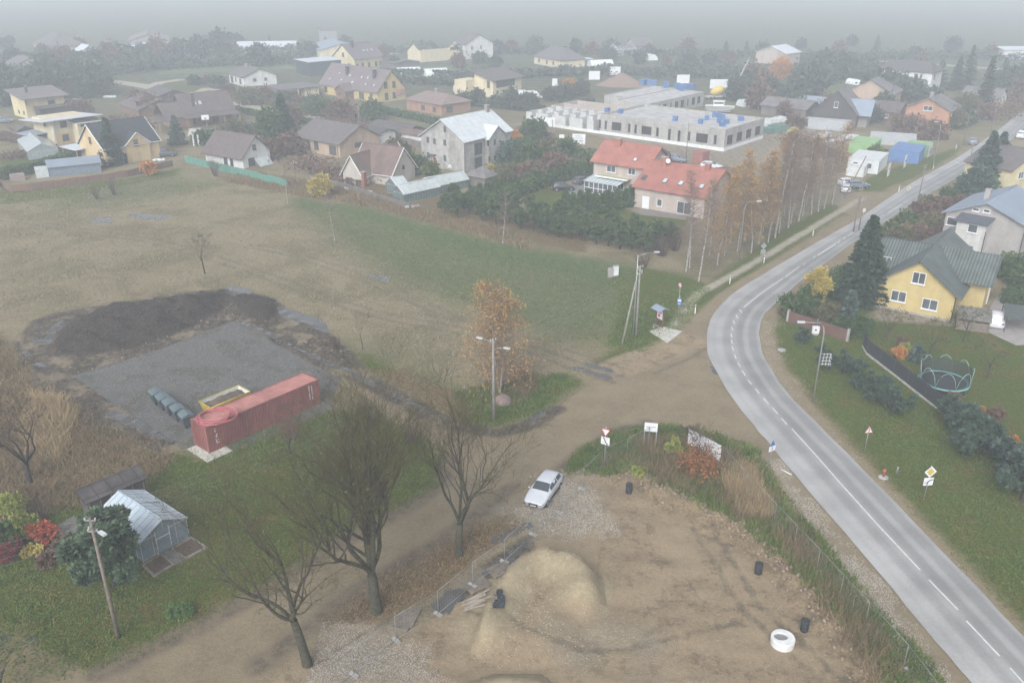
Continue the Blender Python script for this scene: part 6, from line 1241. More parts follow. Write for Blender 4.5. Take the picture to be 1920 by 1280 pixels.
# garden trees of the middle distance
mid = [((533,262),11,4.0,L_SPR,'dark conifer pair between the white cottage and the tan bungalow'),((510,268),9,3.4,L_HDG,'round dark evergreen left of the tall dark conifer'),((545,290),5,3.2,L_BRN,'brown tree before the tan bungalow'),((500,300),4.5,3,L_BRN,'bare brown fruit tree beside the white cottage'),((470,300),4,2.6,TWD,'bare fruit tree behind the green fence'),((1000,262),5,3.2,L_HDG,'dark fir at the right of the tall grey house'),((960,310),5,4,L_PIN,'dark shrubs beside the tall grey house'),((990,315),4.5,4,L_HDG,'green thicket right of the tall grey house'),((1030,300),4,4,L_OLV,'olive thicket before the board'),((1060,300),4,4,L_HDG,'green thicket left of the red roof'),((990,345),3.4,3.4,L_BRN,'brownish bushes left of the hedge row'),((950,345),3.4,3.0,L_OLV,'olive bush beside the pavilion'),((1040,325),3.5,3.5,L_BRN,'brown bushes before the dark cars'),((640,225),5,5,L_BRN,'brown bushy tree below the long yellow house'),((600,215),4,5,L_HDG,'green bush belt left of the brown bushy tree'),((700,225),5,4,L_HDG,'dark bush under the yellow gable'),((745,300),4,3.4,L_OLV,'olive bush between cottage and grey house'),((780,325),3.4,3,L_HDG,'green bush left of the tall grey house'),((290,215),4.5,5,L_BRN,'bare brown garden trees left of the large brown house'),((262,205),4.5,4,L_BRN,'brown garden tree above the brown shed'),((150,215),3.5,4,L_BRN,'brown bushes between the yellow cube and the canopy roof'),((30,245),3.4,5,TWD,'grey bare bushes at the left edge'),((80,248),3.0,4.5,TWD,'grey bare bushes before the cream house'),((470,195),4,5,L_OLV,'olive hedge tree beyond the street'),((545,235),5,3.4,L_BRN,'golden-brown tree by the street bend'),((385,270),3,3,L_HDG,'green bush beside the basketball board'),((440,255),3,4,L_OLV,'olive shrubs right of the brown house'),((1490,240),3,3,L_BRN,'bare shrubs by the rubble'),((1640,300),3,2,L_GRS,'low green bush by the cabins'),((1745,260),4,4,L_BRN,'brown bush beneath the orange house'),((1700,245),3,5,L_BRN,'brown scrub below the orange house'),((1780,240),5,4,L_OLV,'olive tree right of the orange house'),((1805,215),6,4,L_OLV,'yellowish tree beside the tall foggy conifer'),((1560,215),5,4,L_BRN,'bare tree left of the dark barn'),((760,330),2.6,2.6,L_BRN,'brown weeds bush behind the glasshouse'),((1235,305),2.5,2,L_OLV,'olive shrub behind the red chimney'),((1130,345),2,2,L_HDG,'small shrub by the veranda cars')]
for k, (p, hh, rr_, mt, lab) in enumerate(mid):
    e = thing_at('bush' if hh < 4.6 else 'garden_tree', lab, 'shrub' if hh < 4.6 else 'tree', *p)
    if mt is TWD: shrub_bare(e, hh, rr_, 520+k, TWD, 50)
    elif mt is L_SPR: spruce(e, hh, rr_, 520+k, mt, .8)
    else: clumpy(e, hh, rr_, 520+k, mt, 2200, .42, 3, .0, .6)
# farther trees: prototypes copied one by one
far = []
for k, (hh, rr_, mt, n) in enumerate(((8,4.5,L_FAR,1500),(6,5.5,L_FAR,1500),(7,4,L_BRN,1200),(9,3.4,L_SPR,0))):
    e = empty('garden_tree', '', 'tree', 0, 0, 0)
    spruce(e, hh, rr_, 600+k, L_FAR, .5) if not n else clumpy(e, hh, rr_, 600+k, mt, n, .7, 3, .0, .5)
    far.append([e, False])
rows = [('dark garden tree in the belt behind the yellow cube house', 'trees behind the yellow cube house', [(10,200),(40,196),(70,192),(100,188),(130,185),(160,182),(185,176),(60,170),(95,165),(130,160),(165,158),(190,166),(15,180),(30,165)], 1.1, (0,1,0,3)),
 ('dim tree in the grove left of the foggy meadow', 'trees left of the foggy meadow', [(60,135),(90,130),(120,128),(150,132),(180,128),(210,122),(240,120),(270,118),(300,112),(340,108),(30,130),(0,126)], 1.1, (1,0,2)),
 ('dim tree in the clump above the white bungalow', 'trees above the white bungalow', [(375,105),(395,100),(415,98),(440,95),(420,110)], 1.2, (0,1)),
 ('solitary dark tree right of the clump', 'trees right of the clump', [(488,125)], 1.2, (0,)),
 ('tree in the hedge line beyond the dirt street', 'trees of the hedge line', [(365,160),(390,158),(410,165),(430,180),(475,185),(500,190),(530,195),(560,200),(590,205)], .55, (1,2)),
 ('dark tree in the dense grove above the patched shed', 'trees of the dense grove', [(1530,165),(1550,158),(1570,150),(1590,150),(1610,155),(1545,140),(1575,135),(1600,138),(1520,178),(1500,170)], 1.0, (0,1,0)),
 ('dark shrubby tree behind the mixer truck', 'trees behind the mixer truck', [(1395,175),(1415,185),(1435,178),(1380,190),(1360,165),(1410,160),(1440,195),(1460,190),(1420,205)], .9, (0,1,2)),
 ('dim tree between the villas high in the fog', 'trees between the villas', [(700,118),(740,128),(860,128),(900,120),(930,128),(960,100),(1000,95),(1080,95),(1110,105),(1140,112),(1200,120),(1250,125),(1290,130),(1330,125),(1370,118)], .75, (1,0,2)),
 ('dark hedge tree around the modern cream house', 'trees around the modern cream house', [(890,175),(905,168),(870,200),(895,195),(930,200),(960,200),(990,200),(1030,190),(1060,185),(1090,180)], .6, (1,0)),
 ('faint tree in the farthest row before the fog closes', 'faintest trees', [(i*197+20, 84+((i*37) % 5)*3) for i in range(9)], .6, (0,1,2,3)),
 ('faint tree in the last but one row', 'faint trees', [(i*71+10, 92+((i*53) % 7)*3) for i in range(27)], .8, (1,0,2,3)),
 ('tree of the right-hand gardens fading in the fog', 'trees of the right-hand gardens', [(1660,175),(1690,165),(1720,150),(1760,160),(1870,175),(1900,165),(1915,190),(1880,150),(1640,190),(1700,190)], 1.0, (0,1,2,3)),
 ('shrubby tree around the street end houses', 'trees around the street end houses', [(1630,230),(1600,235),(1655,215),(1490,205),(1470,220),(1745,205),(1800,235),(1850,225)], .7, (1,2,0))]
for lab, grp, pts, sc_, kinds in rows:
    for k, p in enumerate(pts):
        x, y = G(*p); f = far[kinds[k % len(kinds)]]; s = sc_*(.8+.4*((k*7+3) % 10)/10)
        if not f[1]: f[1] = True; o = f[0]; o.location = (x, y, 0); o.scale = (s, s, s); o['label'] = lab; o['group'] = grp
        else: copy_thing(f[0], x, y, 0, k*2.1, s, lab, grp)
def treeline(pts, h, w_, n_, label, mat, seed, size=.9):
    P = np.array(pl(*pts)); rng = np.random.default_rng(seed); ln = np.linalg.norm(P[1:]-P[:-1], axis=1); i = rng.choice(len(ln), n_, p=ln/ln.sum()); t = rng.random(n_)[:, None]; c = P[i]+(P[i+1]-P[i])*t; c = c+rng.normal(size=(n_, 2))*w_*.4
    hh = h*(.55+.55*np.maximum(0, VN(c[:, 0], c[:, 1], 7, seed))+.35*np.abs(VN(c[:, 0], c[:, 1], 2.6, seed+1))); z = hh*rng.random(n_)**.6; V, F = cards(np.stack([c[:, 0], c[:, 1], z], 1), size, rng); o = np_mesh('tree_line', V, F, mat); tag(o, label, 'trees', None, 'stuff')
for k, (pts, h_, w_, n_, lab, mt) in enumerate((
  ([(-20,192),(60,190),(130,188),(200,180)], 7, 8, 5000, 'dense mass of garden trees behind the yellow cube house', L_FAR), ([(-20,150),(100,148),(200,140),(300,128)], 6, 9, 4500, 'belt of bushes left of the foggy meadow', L_FAR),
  ([(200,132),(330,128),(440,122),(560,118)], 4, 8, 4000, 'belt of bushes beyond the foggy meadow', L_FAR), ([(0,112),(200,108),(400,102),(620,100),(830,98)], 3.6, 10, 4200, 'long hazy tree belt in the upper left', L_FAR), ([(820,104),(1000,100),(1200,104),(1400,108),(1500,112)], 3.6, 10, 4200, 'long hazy tree belt in the upper centre', L_FAR),
  ([(1480,116),(1640,112),(1800,110),(1940,112)], 3.6, 10, 3600, 'long hazy tree belt in the upper right', L_FAR), 
  ([(690,150),(800,158),(880,160)], 2.2, 4, 1800, 'low dark hedge mass before the poly tunnels', L_FAR), ([(880,140),(980,145),(1100,140),(1240,140)], 3, 7, 3600, 'dark scrub above the unfinished building', L_FAR), ([(1240,146),(1380,142),(1500,138),(1640,132)], 4, 8, 3600, 'dark scrub behind the mixer truck', L_FAR),
  ([(1480,205),(1560,200),(1640,192),(1700,182)], 3.5, 6, 3200, 'garden scrub behind the dark barn and the orange house', L_BRN), ([(1690,225),(1750,215),(1810,205),(1850,195)], 3.5, 6, 2600, 'garden scrub right of the orange house', L_BRN), ([(1870,230),(1900,215),(1940,195)], 5, 6, 1800, 'scrub and trees right of the road end', L_BRN),
  ([(960,285),(1040,295),(1110,300)], 2.6, 6, 3600, 'green scrub right of the tall grey house', L_HDG), ([(940,330),(1010,322),(1090,308)], 2.2, 5, 3000, 'brown and olive scrub behind the clipped hedge', L_OLV), ([(560,305),(620,330),(680,345)], 1.8, 5, 2200, 'brown garden scrub between the tan bungalow and the cottage', L_BRN),
  ([(420,255),(500,250),(560,250)], 2.2, 5, 2200, 'garden scrub right of the large brown house', L_OLV), ([(150,235),(230,230),(270,245)], 2.2, 5, 2000, 'brown garden scrub behind the canopy roof', L_BRN), ([(0,300),(80,290),(150,280)], 1.3, 3, 1500, 'bare garden scrub round the big glasshouse', L_BRN), ([(600,232),(700,245),(760,262)], 2.4, 5, 2600, 'bare scrub beside the dirt street', L_BRN),
  ([(1470,262),(1540,285),(1570,300)], 1.6, 4, 1400, 'brown scrub at the birch row end', L_BRN), ([(1668,452),(1712,438),(1765,420)], 1.7, 3, 3000, 'mixed scrub behind the green roof', L_OLV))):
    treeline(pts, h_, w_, n_, lab, mt, 700+k, .34 if pts[0][1] > 190 else .8)
# ---------------------------------------------------------------- grass and weeds
tufts(None, pl((1060,888),(1100,842),(1160,812),(1215,797),(1290,803),(1345,818),(1410,848),(1470,940),(1570,1065),(1680,1190),(1790,1310),(1700,1330),(1600,1190),(1480,1060),(1400,990),(1300,945),(1190,885)), 42000, 1, L_GRS, .38, .5, 'green and olive weeds filling the wedge between track and road', 'weeds', .06)
tufts(None, pl((1130,880),(1200,820),(1300,820),(1400,870),(1480,980),(1600,1120),(1720,1290),(1640,1290),(1540,1130),(1440,1010),(1330,950),(1200,890)), 14000, 2, L_DRY, .8, .35, 'dry tan stalks standing in the weeds of the wedge', 'dry_weeds', .025)
tufts(None, pl((1345,880),(1400,870),(1450,960),(1400,975)), 5000, 3, LEAF('straw', (.30,.22,.12), (.42,.32,.18)), 1.0, .3, 'patch of straw-coloured tall grass in the wedge', 'tall_grass', .03)
tufts(None, pl((0,640),(60,700),(110,745),(180,800),(300,850),(330,860),(280,900),(140,950),(0,990),(-60,900),(-60,640)), 24000, 4, L_DRY, .4, .7, 'brown dead weeds covering the waste ground at the left', 'dry_weeds', .035)
tufts(None, pl((55,745),(110,740),(135,790),(110,860),(60,850)), 5000, 5, MATS['straw'], .8, .5, 'tall tan grass patch left of the gravel yard', 'tall_grass', .035)
tufts(None, pl((0,990),(260,880),(330,855),(600,770),(700,775),(830,840),(825,910),(640,1006),(360,1170),(180,1255),(0,1290),(-40,1200)), 36000, 6, L_GRS, .16, .8, 'short rough grass of the left-hand lawn', 'grass', .05)
tufts(None, pl((0,1100),(200,1060),(420,1040),(600,980),(700,930),(640,1006),(360,1170),(180,1255),(0,1290)), 9000, 7, LEAF('fallen_leaves', (.22,.12,.045), (.32,.21,.09), (.14,.08,.04)), .03, 2.2, 'fallen yellow and brown leaves on the lawn', 'fallen_leaves', .07)
tufts(None, pl((600,1170),(700,1095),(800,1040),(880,990),(960,965),(985,985),(900,1030),(800,1110),(690,1170)), 6500, 8, LEAF('brown_leaf_litter', (.15,.09,.05), (.24,.16,.09), (.09,.06,.035)), .06, 1.5, 'carpet of brown leaves under the bare trees', 'fallen_leaves', .06)
tufts(None, pl((600,1170),(700,1095),(880,990),(960,965),(985,985),(800,1110),(690,1170)), 3000, 9, L_DRY, .14, .9, 'rough grass in the leafy verge', 'grass', .05)
tufts(None, pl((850,735),(940,715),(1060,700),(1090,715),(1000,775),(930,800),(880,790)), 7000, 10, L_GRS, .22, .7, 'bright grass on the corner below the golden birch', 'grass', .06)
tufts(None, pl((930,735),(960,700),(1000,695),(1010,725),(960,760)), 1400, 11, L_DRY, .6, .4, 'dry stalks round the golden birch', 'dry_weeds', .03)
tufts(None, pl((400,335),(540,365),(700,390),(830,425),(960,460),(1000,470),(980,440),(800,395),(640,350),(480,325)), 12000, 12, L_DRY, .7, .4, 'brown weed strip along the far edge of the field', 'dry_weeds', .06)
tufts(None, pl((1130,650),(1160,600),(1200,560),(1290,540),(1330,540),(1270,620),(1200,662)), 7000, 13, L_GRS, .2, .7, 'grass round the double pole and the notice board', 'grass', .06)
tufts(None, pl((1445,600),(1500,575),(1600,620),(1760,760),(1920,900),(1920,1180),(1700,935),(1560,785),(1480,690)), 22000, 14, L_GRS, .1, .9, 'mown grass of the right-hand verge', 'grass', .05)
tufts(None, pl((0,345),(240,335),(350,330),(520,385),(700,480),(860,560),(1060,640),(1100,700),(900,720),(660,640),(520,550),(330,540),(100,580),(0,590)), 32000, 15, LEAF('dry_field_grass', (.17,.15,.09), (.28,.25,.16), (.12,.12,.06)), .17, .9, 'short dry grass of the big field', 'grass', .07)
tufts(None, pl((560,385),(840,440),(1160,510),(1180,560),(1120,640),(1000,620),(820,540),(660,450)), 22000, 16, LEAF('greenish_field_grass', (.06,.095,.03), (.13,.165,.06), (.16,.15,.08)), .15, .9, 'rough green grass on the right part of the big field', 'grass', .07)
# ============================================================ vehicles
TYR = M('tyre_rubber', (.018,.018,.02), (.03,.03,.032), 5, .85); RIM = M('alloy_rim', (.35,.36,.37), None, 3, .35, metal=.6)
CGL = M('car_glass', (.03,.038,.045), (.06,.07,.08), .8, .08, spec=.8); LGT = M('headlight_glass', (.55,.57,.58), None, 3, .15, spec=.8); TLR = M('tail_light', (.30,.02,.02), None, 3, .2); PLT = M('number_plate', (.6,.6,.58), None, 3, .5); BLK = M('black_trim_and_shade', (.02,.02,.022), None, 3, .5)
def paint(n, c): return M('paint_'+n, c, tuple(v*.93 for v in c), 1.5, .28, spec=.6)
def car(px, py, yaw, label, pm, style='hatch', s=1.0, z=None, cat_='car', name='parked_car'):
    x, y = G(px, py); e = empty(name, label, cat_, x, y, hz(x, y) if z is None else z, R(yaw))
    RH = {'hatch': 1.45, 'suv': 1.68, 'wagon': 1.46, 'sedan': 1.42, 'van': 2.0}[style]; k = s
    rear = {'hatch': -2.0, 'suv': -2.1, 'wagon': -2.15, 'sedan': -1.35, 'van': -2.3}[style]
    # stations: x, half width low, belt height, roof height, half width roof, z bottom
    S = [(2.18,.62,.62,.62,.5,.35),(2.05,.80,.70,.70,.66,.24),(1.5,.88,.82,.82,.74,.22),(.85,.90,.93,.95,.72,.22),(.05,.90,.97,RH-.06,.60,.22),(-.4,.90,.98,RH,.61,.22),(rear+.75,.90,1.0,RH-.04,.60,.22),(rear+.25,.89,1.0,RH-.16,.56,.22),(rear-.02,.86,.98,1.0,.70,.24)]
    S.append((-2.2,.84,.94,.95,.70,.26)) if style == 'sedan' else None; S.append(((rear-.1) if style != 'sedan' else -2.32, .72,.72,.74,.6,.36))
    m = MB(); rings = []
    for (a, w_, b, r_, wr, zb) in S:
        i0 = len(m.v); pr = [(-w_*.86,zb),(-w_,zb+.22),(-w_,b-.12),(-w_*.965,b),(-wr,r_-.05 if r_ > b+.05 else b+.005),(-wr*.82,r_+.0),(0,r_+.015),(wr*.82,r_),(wr,r_-.05 if r_ > b+.05 else b+.005),(w_*.965,b),(w_,b-.12),(w_,zb+.22),(w_*.86,zb)]
        for (yy, zz) in pr: m.v.append((a*k, yy*k, zz*k))
        rings.append((i0, len(pr)))
    for (a, n), (b, _) in zip(rings, rings[1:]):
        for j in range(n): m.f.append([a+j, a+(j+1) % n, b+(j+1) % n, b+j]); m.m.append(0); m.sm.append(True)
    for (a, n), fl in ((rings[0], 1), (rings[-1], 0)): l = [a+j for j in range(n)]; m.f.append(l[::-1] if fl else l); m.m.append(0); m.sm.append(True)
    m.build('body', pm, e)
    def P(i, j, t=0.0, dj=0.0):
        a = Vector(m.v[rings[i][0]+j]); b = Vector(m.v[rings[i+1][0]+j]) if t else a; q = a+(b-a)*t
        if dj: c = Vector(m.v[rings[i][0]+j+1]); d = Vector(m.v[rings[i+1][0]+j+1]) if t else c; r = c+(d-c)*t; q = q+(r-q)*dj
        return q
    def strip_pane(nm, cells):
        mm_ = MB()
        for q in cells:
            cen = sum(q, Vector())/4; n_ = (q[1]-q[0]).cross(q[3]-q[0]).normalized()
            if n_.dot(cen-Vector((cen.x*.9, 0, .55*k))) < 0: n_ = -n_; q = q[::-1]
            mm_.face([tuple(p+n_*.014) for p in q])
        mm_.build(nm, CGL, e)
    strip_pane('windscreen', [(P(3,j,.1), P(3,j+1,.1), P(3,j+1,.93), P(3,j,.93)) for j in (4,5,6,7)])
    strip_pane('rear_window', [(P(7,j,.12), P(7,j+1,.12), P(7,j+1,.8), P(7,j,.8)) for j in (4,5,6,7)])
    for j, lo, hi in ((3, .12, .9), (8, .1, .88)):
        strip_pane('side_window', [(P(3,j,.55,lo), P(3,j,.55,hi), P(4,j,0,hi), P(4,j,0,lo)), (P(4,j,0,lo), P(4,j,0,hi), P(5,j,.45,hi), P(5,j,.45,lo))])
        strip_pane('side_window', [(P(5,j,.55,lo), P(5,j,.55,hi), P(6,j,0,hi), P(6,j,0,lo)), (P(6,j,0,lo), P(6,j,0,hi), P(6,j,.8,hi), P(6,j,.8,lo))])
    MB().box(-1.9*k, 1.95*k, -.905*k, -.87*k, .22*k, .36*k).box(-1.9*k, 1.95*k, .87*k, .905*k, .22*k, .36*k).build('sill_shade', BLK, e)  # black strips painted as the shadow under the rockers
    rl_ = .31 if style != 'suv' else .36
    for wx in (1.36, rear+.72 if style != 'sedan' else -1.35):
        for sg in (-1, 1):
            w_ = MB().lathe([(.05,-.11),(rl_*.9,-.11),(rl_,-.07),(rl_,.07),(rl_*.9,.11),(.05,.11)], 16).build('wheel', TYR, e, (wx*k, sg*.82*k, rl_*k)); w_.rotation_euler = (math.pi/2, 0, 0); w_.scale = (k, k, k)
            MB().lathe([(.03,-.118),(rl_*.62,-.114)], 10).lathe([(rl_*.62,.114),(.03,.118)], 10).build('rim', RIM, w_)
    for sg in (-1, 1):
        MB().box(1.93*k, 2.09*k, (sg*.66-.15)*k, (sg*.66+.15)*k, .60*k, .70*k).build('headlight', LGT, e)
        b_ = S[-2][0]; MB().box((b_-.09)*k, (b_+.03)*k, (sg*.68-.13)*k, (sg*.68+.13)*k, .74*k, .93*k).build('tail_light', TLR, e)
        MB().tube([(.72*k, sg*.9*k, .97*k), (.70*k, sg*1.02*k, 1.0*k)], [.05*k, .085*k], 8).build('mirror', pm, e)
    MB().box(2.12*k, 2.2*k, -.38*k, .38*k, .34*k, .60*k).build('grille', BLK, e); MB().box(2.19*k, 2.215*k, -.24*k, .24*k, .38*k, .47*k).build('number_plate', PLT, e)
    b_ = S[-1][0]; MB().box((b_-.03)*k, (b_+.02)*k, -.24*k, .24*k, .58*k, .68*k).build('number_plate', PLT, e)
    return e
SILV = paint('silver', (.55,.57,.59)); BLKP = paint('black', (.03,.033,.036)); DGR = paint('dark_grey', (.09,.10,.11)); WHP = paint('white', (.66,.67,.68)); BLUP = paint('grey_blue', (.16,.20,.25)); REDC = paint('dark_red', (.25,.05,.05))
a = G(1001,943); b = G(1040,890); yw = math.degrees(math.atan2(a[1]-b[1], a[0]-b[0]))
c1 = car(1019, 928, yw, 'silver estate car parked on the gravel patch beside the dirt road', SILV, 'wagon')
car(1866, 606, 62, 'white car with a roof window parked beside the yellow house', WHP, 'suv')
car(1056, 357, 8, 'black off-road car parked on the drive of the pinkish house', BLKP, 'suv'); car(1092, 344, 40, 'dark grey car parked right beside the pinkish house', DGR, 'hatch')
car(1268, 304, -28, 'grey-blue car behind the ridge between the two red roofs', BLUP, 'suv'); car(1334, 316, -30, 'white car just behind the right-hand red chimney', WHP, 'wagon')
car(1579, 243, 20, 'white car in front of the dark barn', WHP, 'hatch', 1.15); car(1590, 347, 20, 'white car at the left of the pair before the site cabins', WHP, 'hatch'); car(1608, 352, 10, 'dark blue-grey car at the right of the pair before the site cabins', BLUP, 'hatch'); car(1585, 358, 70, 'silver car nearest the birches by the site cabins', SILV, 'hatch')
car(312, 293, 20, 'dark car under the apricot house end', DGR, 'suv'); car(6, 231, 20, 'bluish car at the left edge beside the yellow cube house', BLUP, 'hatch', 1.2); car(1011, 186, 10, 'white car at the right end of the white trailers', WHP, 'sedan', 1.1)
car(1824, 270, 60, 'grey car standing by the roadside far up the road', BLUP, 'hatch', 1.1); car(1914, 258, 55, 'white vehicle on the road at the right edge', WHP, 'suv', 1.1); car(1658, 143, 60, 'white van in the foggy yard above the large pale house', WHP, 'suv', 1.2); car(1685, 141, 0, 'red car beside the foggy white van', REDC, 'sedan', 1.1); car(470, 238, 10, 'dark car behind the white cottage', BLKP, 'hatch', 1.1); car(1636, 143, 0, 'low white car left of the foggy white van', WHP, 'sedan')
car(852, 315, 70, 'pale car half hidden between the cottage and the tall grey house', SILV, 'hatch')
def caravan(px, py, yaw, label):
    x, y = G(px, py); e = empty('caravan', label, 'caravan', x, y, 0, R(yaw)); m = MB(); pr = [(-2.6,.5),(-2.75,1.2),(-2.5,2.4),(-2.1,2.65),(1.9,2.65),(2.5,2.0),(2.75,1.1),(2.6,.5)]
    m.face([(a, -1.1, b) for a, b in pr[::-1]]); m.face([(a, 1.1, b) for a, b in pr])
    for i in range(len(pr)): a, b = pr[i], pr[(i+1) % len(pr)]; m.face([(a[0],-1.1,a[1]),(b[0],-1.1,b[1]),(b[0],1.1,b[1]),(a[0],1.1,a[1])][::-1])
    m.build('body', WHP, e)
    for x_ in (-1.7, .2, 1.5): MB().box(x_-.35, x_+.35, -1.13, -1.1, 1.4, 2.0).build('window', CGL, e)
    for sg in (-1, 1): w_ = MB().lathe([(.3,-.1),(.3,.1)], 12).build('wheel', TYR, e, (-.2, sg*1.0, .3)); w_.rotation_euler = (math.pi/2, 0, 0)
caravan(975, 186, 8, 'white caravan, left one of the two before the modern cream house'); caravan(994, 187, 8, 'white caravan, right one of the two before the modern cream house')
# ============================================================ the gravel yard
RC = M('faded_red_container', (.29,.115,.10), (.22,.085,.075), .8, .65, dirt=.25); RCR = M('pale_pink_roof', (.46,.215,.185), (.37,.16,.14), 1.2, .7, dirt=.35)  # container roof paler and pinker than its sides
x, y = G(393.2, 851.1); yw = math.atan2(G(608,754)[1]-y, G(608,754)[0]-x)
ct = container('shipping_container', 'long faded red shipping container at the edge of the gravel yard', 'container', x, y, yw, 12.19, 2.44, 2.59, RC, z=.08, roofc=RCR)
WP2 = M('white_scrawl', (.72,.72,.7), None, 2, .6); m = MB()
def stroke(pts, w_=.055):
    for (a, b), (c, d) in zip(pts, pts[1:]):
        L = math.hypot(c-a, d-b); ux, uz = (c-a)/L, (d-b)/L; nx_, nz_ = -uz*w_/2, ux*w_/2; m.face([(a+nx_,-.014,b+nz_),(c+nx_,-.014,d+nz_),(c-nx_,-.014,d-nz_),(a-nx_,-.014,b-nz_)][::-1]); m.face([(a+nx_,-.013,b+nz_),(c+nx_,-.013,d+nz_),(c-nx_,-.013,d-nz_),(a-nx_,-.013,b-nz_)])
stroke([(.86,2.15),(.80,1.85),(.92,1.78)]); stroke([(1.05,1.55),(.88,1.50),(.84,1.30),(.98,1.22)]); stroke([(.84,1.38),(.98,1.42)]); stroke([(.80,1.1),(.88,.62)]); stroke([(1.08,1.0),(.86,.85),(1.12,.66)])
m.build('lettering', WP2, ct)
m = MB()
for a, b in ((11.0,2.35),(11.3,2.25)):
    m.box(a-.012, a+.012, -.017, -.0125, b-1.46, b)
    for k in range(9): m.box(a-.05, a+.05, -.018, -.012, b-.17*k-.1, b-.17*k)
m.build('lettering', WP2, ct)
m = MB().box(-.9, 1.6, -1.1, 2.2, -.02, .07); sb = m.build('ground_slab', CONL, None, (x, y, 0), yw); tag(sb, 'pale concrete slab under the near end of the red container', 'slab')
# coil of pink pipe on the roof
cq = G(406, 780, 2.75); e = empty('pipe_coil', 'coil of pink plastic pipe lying on the red container', 'pipe coil', cq[0], cq[1], 2.70); m = MB()
for k, (rx, ry, ox_, oy_, dz) in enumerate(((1.75,1.45,0,0,.0),(1.7,1.4,.12,.1,.09),(1.3,1.1,-.15,.05,.16),(1.42,1.2,-.25,-.1,.05))):
    m.tube([(ox_+rx*math.cos(t*.2617), oy_+ry*math.sin(t*.2617), .04+dz+.04*math.sin(t+k)) for t in range(25)], .04, 6)
m.tube([(-1.6,-.5,.05),(-1.2,-1.4,.08),(-.2,-1.75,.1),(.6,-1.6,.06)], .04, 6); m.build('pipe', M('pink_pipe', (.52,.15,.17), (.44,.12,.14), 2, .45), e)
# yellow skip with soil
sx, sy = G(425, 763); e = empty('skip', 'yellow and white open skip filled with soil behind the container', 'skip', sx, sy, .03, yw)
YS = M('yellow_skip', (.58,.43,.05), (.48,.35,.05), 2, .55, dirt=.2); WSK = M('white_inner_wall', (.60,.62,.55), (.48,.49,.43), 2, .6)
m = MB(); a, b, zt = 1.9, .95, 1.15
for q in ([(-a,-b,0),(a,-b,0),(a+.3,-b-.1,zt),(-a-.3,-b-.1,zt)],[(a,-b,0),(a,b,0),(a+.3,b+.1,zt),(a+.3,-b-.1,zt)],[(a,b,0),(-a,b,0),(-a-.3,b+.1,zt),(a+.3,b+.1,zt)],[(-a,b,0),(-a,-b,0),(-a-.3,-b-.1,zt),(-a-.3,b+.1,zt)]):
    m.face(q); ins = [(p[0]*.965, p[1]*.93, p[2]+.001) for p in q]; m.face(ins[::-1], 1)
m.face([(-a,-b,.02),(a,-b,.02),(a,b,.02),(-a,b,.02)]); m.build('skip_body', [YS, WSK], e)
m = MB(); m.tube([(-a-.3,-b-.1,zt),(a+.3,-b-.1,zt),(a+.3,b+.1,zt),(-a-.3,b+.1,zt),(-a-.3,-b-.1,zt)], .05, 6)
for k in range(4): xx = -1.5+k*1.0; m.box(xx-.05, xx+.05, -b-.12, -b-.02, .1, zt)
m.build('rim_rail', YS, e)
n = 12; v = []; f = []
for i in range(n+1):
    for j in range(n+1):
        u, w_ = -2.0+4.0*i/n, -.9+1.8*j/n; ed = min(i, n-i, j, n-j)/n*2; v.append((u, w_, .85+.45*ed+.12*float(VN(u+7, w_, .35, 3))))
for i in range(n):
    for j in range(n): q = i*(n+1)+j; f.append((q, q+n+1, q+n+2, q+1))
np_mesh('soil', v, f, SO, e, smooth=True)
# wheeled bins
BG = M('green_bin_plastic', (.03,.075,.05), (.025,.06,.042), 2, .5); BGR = M('grey_bin_plastic', (.06,.075,.08), (.05,.062,.066), 2, .5); LID = M('blue_grey_lid', (.12,.155,.165), (.10,.13,.14), 2, .45)
p0, p1 = G(296, 755), G(352, 798); yb = math.atan2(p1[1]-p0[1], p1[0]-p0[0])
for k in range(5):
    t = (0, .24, .48, .74, 1.0)[k]; bx, by = p0[0]+(p1[0]-p0[0])*t, p0[1]+(p1[1]-p0[1])*t
    e = empty('waste_container', ('green wheeled bin with a blue-grey lid at the far end of the row', 'second bin of the row, next to the green one', 'middle bin of the row of five', 'fourth bin of the row', 'rounded-lid bin touching the container')[k], 'waste bin', bx, by, hz(bx, by), yb+.08*((k*3) % 3-1)); mt = BG if k == 0 else BGR
    m = MB(); lo = [(-.5,-.4,.16),(.5,-.4,.16),(.5,.4,.16),(-.5,.4,.16)]; hi = [(-.62,-.52,1.15),(.62,-.52,1.15),(.62,.52,1.15),(-.62,.52,1.15)]
    for i in range(4): m.face([lo[i], lo[(i+1) % 4], hi[(i+1) % 4], hi[i]])
    m.face(lo[::-1]); m.box(-.66, .66, -.56, .56, 1.12, 1.2); m.build('bin_body', mt, e)
    m = MB(); P = [(-.6,1.2),(-.45,1.33),(0,1.42 if k < 4 else 1.5),(.45,1.33),(.6,1.2)]
    for (a, b), (c, d) in zip(P, P[1:]): m.face([(-.66,a,b),(.66,a,b),(.66,c,d),(-.66,c,d)])
    for sg in (-.66, .66): m.face([(sg,a,b) for a, b in (P if sg < 0 else P[::-1])])
    m.box(-.68, .68, -.04, .04, 1.40, 1.44); m.build('lid', LID, e)
    for a in (-.42, .42):
        for b in (-.32, .32): w_ = MB().lathe([(.09,-.03),(.09,.03)], 10).build('wheel', TYR, e, (a, b, .09)); w_.rotation_euler = (math.pi/2, 0, 0)
